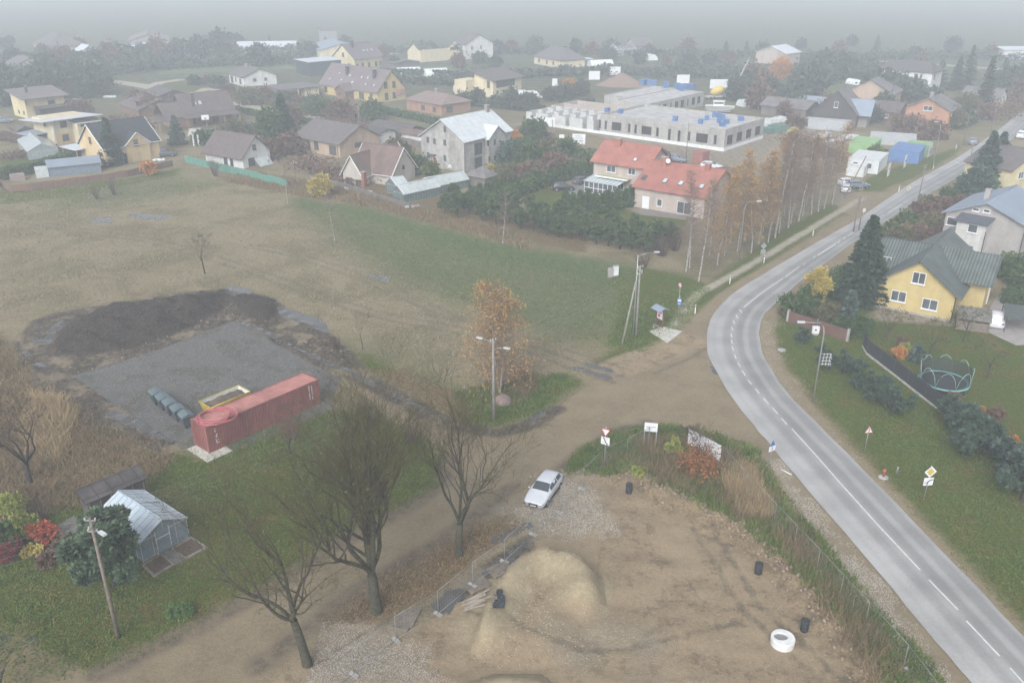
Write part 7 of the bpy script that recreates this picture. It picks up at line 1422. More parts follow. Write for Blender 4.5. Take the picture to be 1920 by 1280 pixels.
# ============================================================ garden corner, bottom left
g = House('greenhouse', 'small aluminium greenhouse with a ribbed light roof beside the dark shed', 'greenhouse', L6(840,600) if False else (0+302,1036), 30)
L6 = Z(0,820,2.783)
x0y = G(*L6(845,602)); x0y = G(302, 1036); x1y = G(355, 1007); yg = math.degrees(math.atan2(x1y[1]-x0y[1], x1y[0]-x0y[0])); x0y = (x1y[0]-3.7*math.cos(R(yg)), x1y[1]-3.7*math.sin(R(yg))); g.e.rotation_euler = (0, 0, R(yg)); g.yaw = R(yg); g.N = x0y; g.e.location = (x0y[0], x0y[1], 0)
GW = math.dist(x0y, x1y); GL = 5.7; AGL = M('greenhouse_glass', (.16,.21,.24), (.22,.27,.30), 1.5, .2, spec=.6); AGR = M('greenhouse_roof_sheet', (.46,.53,.58), (.38,.45,.50), 1.2, .25, .3, 'planks', (.62,1), .35, spec=.6)
print('greenhouse width', GW, yg)
g.wall(0, GW, 0, GL, 1.75, AGL, 'y', 2.7, name='glass_wall'); g.gable(0, GW, 0, GL, 1.75, 2.7, AGR, 'y', .05, .08, M('aluminium', (.5,.53,.55), None, 3, .35, metal=.3), t=.04)
m = MB()
for k in range(5): xx = GW*k/4; zt = 1.75+1.0*(1-abs(xx-GW/2)/(GW/2)); m.box(xx-.025, xx+.025, -.03, .0, 0, zt)
for k in range(9):
    yy = GL*k/8; m.box(-.03, 0, yy-.025, yy+.025, 0, 1.75); m.box(GW, GW+.03, yy-.025, yy+.025, 0, 1.75)
m.box(0, GW, -.035, 0, .05, .13); m.box(0, GW, -.035, 0, 1.7, 1.77); m.box(-.035, 0, 0, GL, 1.7, 1.78); m.build('glazing_bars', MATS['aluminium'], g.e)
m = MB().box(GW*.32, GW*.60, -.07, -.04, .1, 1.95); d = m.build('door', AGL, g.e); MB().box(GW*.32-.04, GW*.32, -.09, -.035, .05, 2.0).box(GW*.60, GW*.60+.04, -.09, -.035, .05, 2.0).box(GW*.32, GW*.6, -.09, -.07, 1.3, 1.36).build('door_frame', WH, d)
m = MB().slab([(GW*.52,3.2,2.72),(GW*.98,3.2,1.95),(GW*.98,4.0,1.98),(GW*.52,4.0,2.86)], .03); m.build('open_vent', AGR, g.e)
s_ = House('garden_shed', 'dark wooden shed with a felt-tile lean-to roof', 'shed', L6(440,400), 30)
c0, c1_, c2_, c3 = G(*L6(445,352), 1.9), G(*L6(360,288), 2.5), G(*L6(670,158), 2.5), G(*L6(772,212), 1.9)
ux, uy = c3[0]-c0[0], c3[1]-c0[1]; s_.yaw = math.atan2(uy, ux); s_.N = c0; s_.e.location = (c0[0], c0[1], 0); s_.e.rotation_euler = (0, 0, s_.yaw)
SL = math.hypot(ux, uy); dv = (c1_[0]-c0[0], c1_[1]-c0[1]); SW = abs(-dv[0]*math.sin(s_.yaw)+dv[1]*math.cos(s_.yaw)); print('shed', SL, SW)
s_.wall(.2, SL-.2, .2, SW-.2, 1.85, W_DRK, '+y', 2.4); s_.roofpoly([(0,0,1.95),(SL,0,1.95),(SL,SW,2.55),(0,SW,2.55)], M('felt_tile_sheets', (.105,.092,.088), (.065,.057,.055), 1.6, .85, .2, 'tiles', (1.1,1.1), .45, dirt=.35), t=.08)
m = MB()
for k in range(6): m.box(.3+k*(SL-.7)/5, .36+k*(SL-.7)/5, .13, .2, 0, 1.85)
m.build('post', WOOD, s_.e)
def flatslab(name, label, cat_, pts, mat, z0=.0, z1=.06, kind=None):
    P = [(*G(*p), 0) for p in pts]; zz = max(hz(p[0], p[1]) for p in P); ar = sum(P[i][0]*P[(i+1) % len(P)][1]-P[(i+1) % len(P)][0]*P[i][1] for i in range(len(P))); P = P if ar > 0 else P[::-1]
    o = MB().slab([(p[0], p[1], zz+z1) for p in P], z1+.1).build(name, mat); return tag(o, label, cat_, None, kind)
flatslab('paving', 'weathered slab path leading to the dark shed', 'paving', [L6(262,480), L6(385,412), L6(470,470), L6(372,568)], M('old_paving', (.24,.225,.20), (.16,.15,.135), 3, .9, .2, 'tiles', (.5,.5), .6, dirt=.3))
flatslab('garden_bed', 'framed soil bed right of the greenhouse door', 'garden bed', [L6(890,585), L6(1000,522), L6(1085,578), L6(972,640)], M('bed_edge', (.28,.25,.21), None, 3, .9), 0, .12); flatslab('bed_soil', '', None, [L6(908,588), L6(1000,534), L6(1068,579), L6(970,630)], M('bed_soil', (.075,.058,.045), (.13,.09,.06), 6, .95, .5), 0, .135, 'structure')
flatslab('garden_bed', 'framed soil bed left of the greenhouse door, under the pine', 'garden bed', [L6(840,612), L6(912,668), L6(805,732), L6(740,670)], MATS['bed_edge'], 0, .12); flatslab('bed_soil', '', None, [L6(840,622), L6(898,668), L6(808,720), L6(757,672)], MATS['bed_soil'], 0, .135, 'structure')
flatslab('paving', 'short slab walk between the two soil beds', 'paving', [L6(880,580), L6(970,640), L6(915,668), L6(840,610)], MATS['old_paving'], 0, .10)
# ============================================================ poles, lamps, wires
INS = M('ceramic', (.5,.5,.48), None, 3, .4); LMP = M('lamp_housing', (.55,.57,.57), None, 3, .4)
def pole(px, py, h, label, r=.15, mat=None, arms=(), lamps=(), lean=0.0, name='utility_pole', cat_='utility pole', tr=.55, yaw=0.0, insul=True):
    x, y = G(px, py); z = hz(x, y); e = empty(name, label, cat_, x, y, z, R(yaw)); MB().tube([(0,0,-.3),(lean*h*.5,0,h*.5),(lean*h,0,h)], [r, r*(1+tr)/2, r*tr], 8).build('pole', mat or POLEW, e)
    for (hh, l, az) in arms:
        c, s = math.cos(R(az)), math.sin(R(az)); a = MB().tube([(lean*hh-c*l/2, -s*l/2, hh), (lean*hh+c*l/2, s*l/2, hh)], .05, 6).build('crossarm', GMET, e)
        if insul:
            for t in (-.45, 0.45): MB().lathe([(.04,0),(.06,.05),(.04,.1),(.055,.14)], 8, (lean*hh+c*l*t, s*l*t)).build('insulator', INS, a, (0, 0, hh+.04))
    for (hh, l, az) in lamps:
        c, s = math.cos(R(az)), math.sin(R(az)); MB().tube([(lean*hh,0,hh-.3),(lean*hh+c*l*.4,s*l*.4,hh+.05),(lean*hh+c*l,s*l,hh+.12)], .03, 6).build('lamp_arm', GMET, e)
        q = MB().box(-.08, .55, -.12, .12, -.05, .06).build('lamp_head', LMP, e, (lean*hh+c*l, s*l, hh+.14), R(az)); MB().box(.05, .5, -.09, .09, -.07, -.05).build('lens', M('lamp_lens', (.6,.62,.62), None, 2, .2), q)
    return e, (x, y, z+h)
pole(222, 1193, 9.2, 'old leaning pole with insulators and a small lamp on the left lawn', .15, WOOD, [(9.0,.7,0),(8.6,.7,90),(8.2,.6,0)], [(8.4,.9,-35)])
pole(926, 790, 8.5, 'pole with two lamps on the grass corner by the golden birch', .16, None, [(8.3,.6,30)], [(8.1,1.2,150),(7.6,1.1,-20)])
pole(1192, 632, 8.7, 'concrete double pole by the notice board', .15, None, [(8.5,.8,30),(8.1,.8,120),(7.7,.7,30)])
e, _ = pole(1187, 628, 9.7, 'thin steel lamp pole tied to the double pole', .09, GMET, (), [(9.8,1.9,8)], name='street_lamp', cat_='street lamp')
x, y = G(1166, 646); m = MB().tube([(0,0,-.1),(1.3,1.0,7.2)], .11, 8).build('pole_strut', POLEW, None, (x, y, 0)); tag(m, 'inclined strut propping the double pole', 'pole strut')
def lamp_post(px, py, h, l, az, label, rr=.09):
    x, y = G(px, py); e = empty('street_lamp', label, 'street lamp', x, y, hz(x, y), R(az)); P = [(0,0,0),(0,0,h*.88),(.12,0,h*.95),(.45,0,h),(l,0,h+.05)]
    MB().tube(P, [rr, rr*.7, rr*.6, rr*.5, rr*.45], 8).build('pole', GMET, e); q = MB().box(l-.1, l+.6, -.14, .14, h-.02, h+.1).build('lamp_head', LMP, e); MB().box(l, l+.55, -.1, .1, h-.04, h-.02).build('lens', M('lamp_lens', (.6,.62,.62), None, 2, .2), q); return e
lp_ = lamp_post(1524, 754, 8.4, 2.0, 175, 'galvanised street lamp with a wire decoration on the right verge')
m = MB()
for k in range(4): m.tube([(-.15,0,5.2-.35*k),(-1.0-.1*(k % 2),0,5.25-.35*k),(-1.05,0,5.05-.35*k)], .02, 4)
for xx in (-.35, -.65, -.95): m.tube([(xx,0,5.3),(xx+.05,0,4.0)], .018, 4)
MM = m.build('wire_decoration', WH, lp_)
lamp_post(1385, 488, 8.6, 1.8, 10, 'street lamp standing among the birches', .08)
for k, (px, py, h, ln, lab) in enumerate(((1600,436,7.6,0,'left one of the two wooden poles where the footpath meets the side road'),(1610,432,5.6,0,'right one of the two wooden poles where the footpath meets the side road'),(1720,380,6.9,.03,'dark wooden pole beside the road before the grey brick house'),(1813,322,6.2,.03,'dark wooden pole beside the great blue-grey spruce'),(1608,392,8.0,.08,'dark wooden pole in front of the site cabins'),(1035,285,7.2,0,'wooden pole before the unfinished white walls'),(674,240,7.5,0,'wooden pole below the long yellow house'),(299,270,9.0,-.05,'tall thin mast beside the dark-roofed house'),(1805,272,7,0,'pole up the road by the orange house'),(1178,300,7.0,0,'')[:5],(113,175,7,-.05,'pale pole in front of the garden tree belt'),(1858,250,6,0,'thin pole far up the road'))):
    if lab: pole(px, py, h, lab, .12, WOOD, [(h-.2,.9,30),(h-.6,.9,30)], (), ln, insul=False)
pole(1286, 300, 8.0, 'pole with a lamp between the red roofs and the unfinished building', .11, WOOD, [(7.6,.8,30)], [(7.6,.9,60)])
x, y = G(1600, 398); m = MB().tube([(0,0,0),(3.4,1.4,7.4)], .1, 6).build('pole_strut', WOOD, None, (G(1582,372)[0], G(1582,372)[1], 0)); tag(m, 'slanting dark prop of the pole before the site cabins', 'pole strut')
lamp_post(1748, 318, 9.6, .9, 130, 'tall thin lamp post beside the site board up the road', .08)
def wire(P, Q, sag, n=14):
    return [(P[0]+(Q[0]-P[0])*i/n, P[1]+(Q[1]-P[1])*i/n, P[2]+(Q[2]-P[2])*i/n-sag*4*(i/n)*(1-i/n)) for i in range(n+1)]
WIR = M('aluminium_wire', (.24,.25,.24), None, 3, .5); pa, pb, pc_, pd = G(222,1193), G(926,790), G(1192,632), (-60, 14)
for nm, a, b, za, zb_ in (('from the lawn pole to the lamp pole on the corner', pa, pb, 8.9, 8.2), ('from the corner lamp pole to the double pole', pb, pc_, 8.2, 8.2), ('leaving the lawn pole towards the bottom left', pa, (pa[0]-22, pa[1]-8.5), 8.9, 7.6)):
    for k in range(4):
        o = (k-1.5)*.28; m = MB().tube(wire((a[0]+o, a[1]-o, za-.22*k), (b[0]+o, b[1]-o, zb_-.22*k), .8), .008, 3).build('power_line', WIR); tag(m, 'thin power line '+nm, 'power line', 'power lines '+nm)
# ============================================================ traffic signs
def sign(px, py, h, label, shapes, yaw=0.0, pr=.035):
    x, y = G(px, py); e = empty('road_sign', label, 'road sign', x, y, hz(x, y), R(yaw)); MB().tube([(0,0,-.1),(0,0,h)], pr, 7).build('post', GMET, e)
    for k, s in enumerate(shapes): s(e)
    return e
def plate(pts, mat, y0=-.045, z=0, back=None):
    def f(e, name='plate'):
        o = MB(); q = [(a, y0, z+b) for a, b in pts]; o.face(q); o.face([(a, y0+.012, c) for a, _, c in q][::-1], 1)
        for i in range(len(q)): a, b = q[i], q[(i+1) % len(q)]; o.face([a, (a[0], y0+.012, a[2]), (b[0], y0+.012, b[2]), b], 1)
        o.build(name, [mat, back or GMET], e)
    return f
def rect(w_, h_, cx=0, cz=0): return [(cx-w_/2,cz-h_/2),(cx+w_/2,cz-h_/2),(cx+w_/2,cz+h_/2),(cx-w_/2,cz+h_/2)]
def diam(r_): return [(0,-r_),(r_,0),(0,r_),(-r_,0)]
SW_ = M('sign_white', (.72,.72,.72), None, 2, .4); SY = M('sign_yellow', (.55,.42,.06), None, 2, .4); SR = M('sign_red', (.5,.04,.05), None, 2, .4); SBk = M('sign_black', (.02,.02,.02), None, 2, .4); SBl = M('sign_blue', (.05,.16,.42), None, 2, .4)
def tri(r_, up=1): return [(-r_*.866,-up*r_*.5),(r_*.866,-up*r_*.5),(0,up*r_)][::up]
def strip(P, w_, mat, y0): 
    def f(e):
        m = MB()
        for (a, b), (c, d) in zip(P, P[1:]): L = math.hypot(c-a, d-b); nx_, nz_ = -(d-b)/L*w_/2, (c-a)/L*w_/2; m.face([(a-nx_,y0,b-nz_),(c-nx_,y0,d-nz_),(c+nx_,y0,d+nz_),(a+nx_,y0,b+nz_)])
        m.build('symbol', mat, e)
    return f
cur = [(-.16,-.26),(-.10,.0),(.05,.14),(.27,.17)]
sign(1732, 937, 3.2, 'yellow diamond priority sign over a white plate with a curved arrow', [plate(diam(.52), SW_, -.05, 2.65), plate(diam(.34), SY, -.058, 2.65), plate(rect(.8,.72), SW_, -.05, 1.75), strip([(-.1,1.42),(-.03,1.72),(.12,1.88),(.38,1.93)], .09, SBk, -.055), strip([(-.03,1.72),(-.35,1.62)], .05, SBk, -.056)], 6)
sign(1621, 847, 2.6, 'triangular warning sign on a thin post beside the right verge', [plate(tri(.48), SR, -.05, 2.2), plate(tri(.36), SW_, -.058, 2.19), strip([(-.06,2.05),(.05,2.25),(.0,2.4)], .07, SBk, -.062)], 8)
sign(1133, 870, 3.4, 'upside-down triangle give-way sign over a white plate with a curved line', [plate(tri(.52,-1), SR, -.05, 2.95), plate(tri(.38,-1), SW_, -.058, 2.95), plate(rect(.78,.74), SW_, -.05, 2.05), strip([(.28,1.75),(.12,1.82),(-.02,2.05),(-.18,2.38)], .09, SBk, -.055)], -28)
sign(1442, 875, 2.6, 'bluish-white direction sign seen at the road edge near the corner', [plate(rect(.75,.5), SW_, -.05, 1.85), plate(tri(.38), SBl, -.05, 2.3), strip([(0,1.65),(0,2.05)], .07, SBl, -.06)], 30)
sign(1428, 492, 3.0, 'pair of grey sign backs beside the footpath before the birches', [plate(diam(.5), GMET, -.05, 2.5), plate(rect(.75,.7), GMET, -.05, 1.6)], 10)
sign(1272, 590, 2.5, 'blue and white plate on a post right of the notice board', [plate(rect(.55,.85), SBl, -.05, 1.75), plate(rect(.4,.3,0,.15), SW_, -.06, 1.75), strip([(-.15,1.5),(.15,1.5)], .1, SW_, -.06)], -25)
def circ(r_, n=16): return [(r_*math.cos(2*math.pi*i/n), r_*math.sin(2*math.pi*i/n)) for i in range(n)]
sign(1272, 577, 3.3, 'round red-rimmed sign behind the blue and white plate', [plate(circ(.33), SR, -.05, 3.0), plate(circ(.24), SW_, -.058, 3.0), strip([(-.15,2.88),(.15,3.12)], .06, SR, -.062)], -60)
sign(1700, 372, 2.2, 'small yellow diamond sign beside the road at the brown shrubs', [plate(diam(.5), SW_, -.05, 1.9), plate(diam(.34), SY, -.058, 1.9)], 20)
sign(1616, 418, 2.6, 'small pale sign plate at the end of the footpath', [plate(rect(.6,.6), SW_, -.05, 2.2)], 20); sign(1796, 365, 2.2, 'small white triangular sign before the blue-grey roof', [plate(tri(.45), SW_, -.05, 1.9)], 20)
dl = empty('roadside_marker', 'white roadside marker post at the start of the footpath', 'marker post', *G(1303,588), 0); DLM = M('marker_white', (.7,.7,.68), None, 2, .5)
MB().box(-.06, .06, -.045, .045, 0, 1.15).build('post', DLM, dl); MB().box(-.064, .064, -.05, .05, .88, 1.0).build('black_band', SBk, dl)
for px, py, lab in ((1368,532,'second white roadside marker post along the footpath'),(1432,493,'third white roadside marker post, next to the grey sign backs'),(1524,442,'fourth white roadside marker post, far along the footpath'),(1685,360,'white roadside marker post opposite the brown shrubs'),(1749,318,'white roadside marker post by the tall thin lamp post'),(1792,280,'white roadside marker post far up the road')):
    copy_thing(dl, *G(px, py), 0, 0, 1, lab)
o = MB().tube([(-.55,0,.06),(.55,.1,.06)], .05, 6).build('fallen_marker_post', DLM, None, (*G(1473,885), hz(*G(1473,885))+.0), R(-60)); tag(o, 'fallen white post lying on the dirt near the direction sign', 'marker post')
# notice board with little roof, bench, slab
nx1, ny1 = G(1236, 612); e = empty('notice_board', 'wooden notice board with a small blue-grey roof beside the concrete slab', 'notice board', nx1, ny1, 0, R(-62)); BRW = M('reddish_timber', (.20,.075,.05), (.14,.055,.04), 3, .8)
m = MB()
for a in (-.6, .6): m.box(a-.06, a+.06, -.06, .06, 0, 2.3)
m.box(-.6, .6, -.03, .03, .9, 2.1); m.build('frame', BRW, e); MB().box(-.5, .5, -.05, -.03, 1.0, 2.0).build('poster', SW_, e); MB().box(-.35, .1, -.056, -.05, 1.2, 1.55).box(-.3, .35, -.056, -.05, 1.7, 1.85).build('print', REDP, e)
m = MB(); m.slab([(-.9,-.75,2.25),(.9,-.75,2.25),(.9,0,2.6),(-.9,0,2.6)], .05); m.slab([(-.9,0,2.6),(.9,0,2.6),(.9,.75,2.25),(-.9,.75,2.25)], .05); m.build('roof', R_BLU, e)
flatslab('concrete_slab', 'pale concrete slab in front of the notice board', 'slab', [(1218,622),(1243,613),(1279,622),(1252,643)], CONL, 0, .08)
bx, by = G(1231, 617); e = empty('bench', 'small dark bench under the notice board', 'bench', bx, by, 0, R(-62)); MB().box(-.6, .6, -.18, .18, .40, .45).build('seat', WOOD, e)
for a in (-.45, .45): MB().box(a-.05, a+.05, -.15, .15, 0, .4).build('leg', CON, e)
x, y = G(1154, 518); e = empty('cable_cabinet', 'white and grey cable cabinet in the field left of the double pole', 'cabinet', x, y, 0, R(20)); MB().box(-.35, .35, -.2, .2, .15, 1.5).build('cabinet', SW_, e); MB().box(-.4, .4, -.25, .25, 1.5, 1.56).build('lid', GMET, e); MB().box(-1.1, -.4, -.15, .2, 0, 1.3).build('base', CON, e)
# boulder
x, y = G(943, 757); me = bpy.data.meshes.new('boulder'); bm_ = __import__('bmesh').new(); __import__('bmesh').ops.create_icosphere(bm_, subdivisions=3, radius=.85)
for v in bm_.verts: k = 1+.18*float(VN(v.co.x*2+v.co.z, v.co.y*2+5, .8, 3)); v.co = Vector((v.co.x*k, v.co.y*k*.8, max(-.3, v.co.z*k*.72)))
bm_.to_mesh(me); bm_.free(); o = link_mesh('boulder', me, M('pinkish_granite', (.27,.2,.18), (.19,.15,.14), 3, .85, .4), None, (x, y, .3)); tag(o, 'rounded pinkish boulder at the foot of the golden birch', 'boulder')
x, y = G(872, 728); o2 = bpy.data.objects.new('boulder', me); COL.objects.link(o2); o2.location = (x, y, .1); o2.scale = (.35, .3, .3); tag(o2, 'small pale stone left of the golden birch', 'stone')
# ============================================================ building site in the foreground
FEN = M('fence_steel', (.25,.26,.26), None, 3, .45)
def fence_panel(A, B, label, mesh=True, h=2.0):
    za, zb_ = hz(*A), hz(*B); e = empty('site_fence_panel', label, 'site fence', A[0], A[1], 0, 0, 'wire mesh site fence panels'); D = (B[0]-A[0], B[1]-A[1]); L = math.hypot(*D)
    m = MB(); m.tube([(0,0,za+.1),(0,0,za+h)], .017, 5); m.tube([(D[0],D[1],zb_+.1),(D[0],D[1],zb_+h)], .022, 5); m.tube([(0,0,za+h),(D[0],D[1],zb_+h)], .02, 5); m.tube([(0,0,za+.15),(D[0],D[1],zb_+.15)], .018, 5); m.build('frame', FEN, e)
    m = MB(); n = int(L/.22)
    for k in range(1, n): t = k/n; m.tube([(D[0]*t,D[1]*t,za+(zb_-za)*t+.15),(D[0]*t,D[1]*t,za+(zb_-za)*t+h)], .0022, 3, cap=False)
    for k in range(1, 6): m.tube([(0,0,za+h*k/6+.1),(D[0],D[1],zb_+h*k/6+.1)], .0022, 3, cap=False)
    m.build('wire_mesh', FEN, e)
    a = math.atan2(D[1], D[0]); f = MB(); c, s = math.cos(a+math.pi/2), math.sin(a+math.pi/2); f.cbox(0, 0, za+.07, .22, .7, .14, rz=a); f.build('concrete_foot', CON, e)
def fence_run(pts, lab, ln=3.4):
    P = pl(*pts); k = 0
    for a, b in zip(P, P[1:]):
        L = math.dist(a, b); n = max(1, round(L/ln))
        for i in range(n):
            q = [(a[0]+(b[0]-a[0])*t/n, a[1]+(b[1]-a[1])*t/n) for t in (i, i+1)]; fence_panel(q[0], q[1], lab); k += 1
fence_run([(560,1345),(664,1266),(743,1201)], 'wire fence panel along the bottom left of the building site'); fence_run([(743,1201),(822,1152),(946,1055),(1000,1003)], 'wire fence panel beside the puddles and the tallest bare tree'); fence_run([(1000,1003),(1050,962),(1092,918),(1133,880),(1215,838),(1216,836)], 'wire fence panel between the silver car and the give-way sign')
fence_run([(1352,875),(1395,925),(1450,985),(1530,1075),(1620,1180),(1690,1265),(1760,1350)], 'wire fence panel along the road side of the building site')
board((1218,836), 1.15, .85, 1.55, -10, 'small white plate hanging on the site fence at the corner', WB, posts=True, marks=[(.15,.5,.85,.6,GP),(.2,.3,.6,.38,GP)])
A_, B_ = G(1288, 838), G(1348, 872); yy_ = math.degrees(math.atan2(B_[1]-A_[1], B_[0]-A_[0])); board(((1288+1348)/2, 856), math.dist(A_, B_), 1.5, .5, yy_, 'long white banner tied to the site fence at the corner', WB)
def pallet_thing(px, py, yaw, label, n=7, L=1.6, W=1.2, name='pallet'):
    x, y = G(px, py); e = empty(name, label, 'pallet', x, y, hz(x, y)+.02, R(yaw)); m = MB()
    for k in range(n): m.box(-L/2, L/2, -W/2+k*W/n, -W/2+(k+.78)*W/n, .12, .145)
    m.build('deck_boards', WOOD, e); q = MB()
    for a in (-L/2, -.05, L/2-.1): q.box(a, a+.1, -W/2, W/2, .0, .12)
    q.build('bearers', WOOD, e)
pallet_thing(938, 1070, 35, 'wooden pallet lying in the mud nearest the fence post'); pallet_thing(895, 1100, 35, 'wooden pallet in the puddle beside the planks'); pallet_thing(758, 1165, 70, 'dark wooden pallet leaning under the tallest bare tree, at the fence end'); pallet_thing(771, 1158, 75, 'second dark pallet next to the leaning one', 5, 1.8, .8)
x, y = G(888, 1130); PK = M('grey_planks', (.40,.35,.28), (.28,.24,.19), 3, .85); rnd = random.Random(4)
for k in range(9):
    a = R(28+rnd.uniform(-9, 9)); L = rnd.uniform(1.4, 2.4); ox_, oy_ = rnd.uniform(-.3, .5), k*.12-.5; o = MB().box(-L/2, L/2, -.06, .06, 0, .04).build('plank', PK, None, (x+ox_, y+oy_, hz(x, y)+.04+.02*k), a); o.rotation_euler = (0, rnd.uniform(-.04, .04), a); tag(o, 'pale loose plank in the heap of planks by the sand heap', 'plank', 'loose planks by the sand heap')
for k, (px, py, lab) in enumerate(((1179,922,'black plastic drum on the clods behind the silver car'),(1421,1075,'black plastic drum in the middle of the sandy ground'),(1507,1183,'black plastic drum beside the white concrete ring'))):
    x, y = G(px, py); e = empty('plastic_drum', lab, 'drum', x, y, hz(x, y)); bk_ = M('black_ribbed_plastic', (.02,.023,.026), (.035,.038,.042), 4, .5)
    pr = []; 
    for i in range(9): pr += [(.25+.02*(i % 2), .09*i), (.25+.02*(i % 2), .09*i+.08)]
    MB().lathe(pr, 14).build('drum', bk_, e); MB().lathe([(.29,.78),(.29,.84),(.24,.86),(.08,.87)], 14).build('lid', bk_, e)
x, y = G(1467, 1203); e = empty('concrete_ring', 'white concrete manhole ring with an oval grey opening', 'concrete ring', x, y, hz(x, y)+.0)
m = MB(); n = 24; prf = [(.74,0),(.76,.5),(.72,.56)]
for (ra, za), (rb, zb_) in zip(prf, prf[1:]):
    for j in range(n): t0, t1 = 2*math.pi*j/n, 2*math.pi*(j+1)/n; m.face([(ra*math.cos(t0),ra*math.sin(t0),za),(ra*math.cos(t1),ra*math.sin(t1),za),(rb*math.cos(t1),rb*math.sin(t1),zb_),(rb*math.cos(t0),rb*math.sin(t0),zb_)], 0, True)
for j in range(n):
    t0, t1 = 2*math.pi*j/n, 2*math.pi*(j+1)/n; i_ = lambda t: (-.12+.46*math.cos(t), .08+.36*math.sin(t))
    m.face([(.72*math.cos(t0),.72*math.sin(t0),.56),(.72*math.cos(t1),.72*math.sin(t1),.56),(*i_(t1),.56),(*i_(t0),.56)]); m.face([(*i_(t0),.56),(*i_(t1),.56),(*i_(t1),.40),(*i_(t0),.40)])
m.build('ring', M('white_concrete', (.66,.66,.64), (.55,.55,.53), 2, .8), e); MB().face([(-.12+.46*math.cos(2*math.pi*j/n), .08+.36*math.sin(2*math.pi*j/n), .41) for j in range(n)]).build('gravel_fill', M('ring_fill', (.14,.14,.14), (.26,.26,.26), 14, .9), e)
for k, (px, py, s, lab) in enumerate(((935,1160,1.0,'crumpled black tarpaulin lying on the sand slope'),(937,1142,.5,'small black rag above the crumpled tarpaulin'))):
    x, y = G(px, py); me = bpy.data.meshes.new('tarpaulin'); n = 12; v = []; f = []; z0 = hz(x, y)
    for i in range(n+1):
        for j in range(n+1): u, w_ = (i/n-.5)*.9*s, (j/n-.5)*1.3*s; v.append((u*(1-.3*abs(j/n-.5)), w_, .06+.22*s*abs(float(VN(u*3+k, w_*3, .35, 9)))*(1-abs(i/n-.5)*1.6)))
    for i in range(n):
        for j in range(n): q = i*(n+1)+j; f.append((q, q+n+1, q+n+2, q+1))
    me.from_pydata(v, [], f); o = link_mesh('tarpaulin', me, M('black_plastic_sheet', (.02,.022,.028), (.05,.055,.06), 3, .35), None, (x, y, z0)); tag(o, lab, 'tarpaulin')
rng = np.random.default_rng(77); xs_, ys_ = [], []
for P, n in ((BERM, 900), (pl((1060,905),(1120,875),(1190,890)), 220), (pl((130,700),(300,640),(430,590),(560,640),(640,670)), 60)):
    P = np.array(P); i = rng.integers(0, len(P)-1, n); t = rng.random(n)[:, None]; q = P[i]+(P[i+1]-P[i])*t+rng.normal(size=(n, 2))*.8; xs_.append(q[:, 0]); ys_.append(q[:, 1])
cx_, cy2 = np.concatenate(xs_), np.concatenate(ys_); zc = HG(cx_, cy2); n = len(cx_); s = rng.uniform(.05, .2, n); oc = np.array([(1,0,0),(0,1,0),(-1,0,0),(0,-1,0),(0,0,.8),(0,0,-.5)]); of = [(0,1,4),(1,2,4),(2,3,4),(3,0,4),(1,0,5),(2,1,5),(3,2,5),(0,3,5)]
V = (oc[None]*s[:, None, None]*rng.uniform(.6, 1.3, (n, 6, 1))+np.stack([cx_, cy2, zc+.02], 1)[:, None]).reshape(-1, 3); Fc = (np.array(of)[None]+np.arange(n)[:, None, None]*6).reshape(-1, 3)
o = np_mesh('clods', V, Fc, LEAF('clods', (.17,.125,.085), (.3,.235,.165), (.11,.085,.06))); tag(o, 'loose clods of earth along the banks', None, None, 'stuff')
n = 9000; P = np.array(pl((940,960),(1150,960))); 
def pebbles(poly, n, seed, s0, s1, cols, nm, lab):
    rng = np.random.default_rng(seed); Pp = np.array(poly); x, y = rng.uniform(Pp[:, 0].min(), Pp[:, 0].max(), n*3), rng.uniform(Pp[:, 1].min(), Pp[:, 1].max(), n*3); k = (sdf_poly(x, y, poly)+1.6*VN(x, y, 1.8, seed)+.9*VN(x, y, .6, seed+2) > rng.uniform(-.6, 1.6, n*3)) & (sdf_poly(x, y, ROAD_POLY) < -.1); x, y = x[k][:n], y[k][:n]; m_ = len(x); s = rng.uniform(s0, s1, m_)
    V = (oc[None]*s[:, None, None]*rng.uniform(.6, 1.3, (m_, 6, 1))+np.stack([x, y, HG(x, y)], 1)[:, None]).reshape(-1, 3); F_ = (np.array(of)[None]+np.arange(m_)[:, None, None]*6).reshape(-1, 3); o = np_mesh(nm, V, F_, LEAF(nm+'_stones', *cols)); tag(o, lab, None, None, 'stuff')
pebbles(pl((985,925),(940,960),(1000,1003),(1080,1015),(1160,985),(1150,940),(1100,905),(1060,885)), 7000, 3, .02, .05, ((.24,.2,.16),(.44,.41,.36),(.3,.26,.21)), 'light_gravel', 'light stones of the gravel patch round the silver car')
pebbles(pl((600,1180),(700,1162),(790,1220),(900,1300),(560,1320)), 6000, 4, .02, .05, ((.2,.17,.14),(.4,.37,.33),(.28,.24,.2)), 'coarse_gravel', 'light stones scattered at the site entrance')
pebbles(pl((1440,860),(1470,860),(1560,985),(1680,1130),(1800,1290),(1740,1290),(1600,1110),(1500,975)), 7000, 5, .02, .06, ((.22,.19,.15),(.4,.37,.32),(.29,.25,.2)), 'verge_gravel', 'loose stones on the shoulder left of the road')
pebbles(pl((437,602),(600,690),(640,710),(612,775),(395,862),(320,822),(135,704)), 6000, 6, .02, .05, ((.08,.08,.08),(.3,.3,.31),(.15,.15,.15)), 'dark_gravel', 'crushed stone on the gravel yard')
pebbles(pl((1425,600),(1450,600),(1460,690),(1600,860),(1760,1030),(1920,1200),(1900,1200),(1740,1040),(1580,870),(1440,720)), 6000, 7, .02, .05, ((.25,.22,.19),(.45,.41,.36),(.33,.29,.25)), 'shoulder_gravel', 'loose stones on the shoulder right of the road')
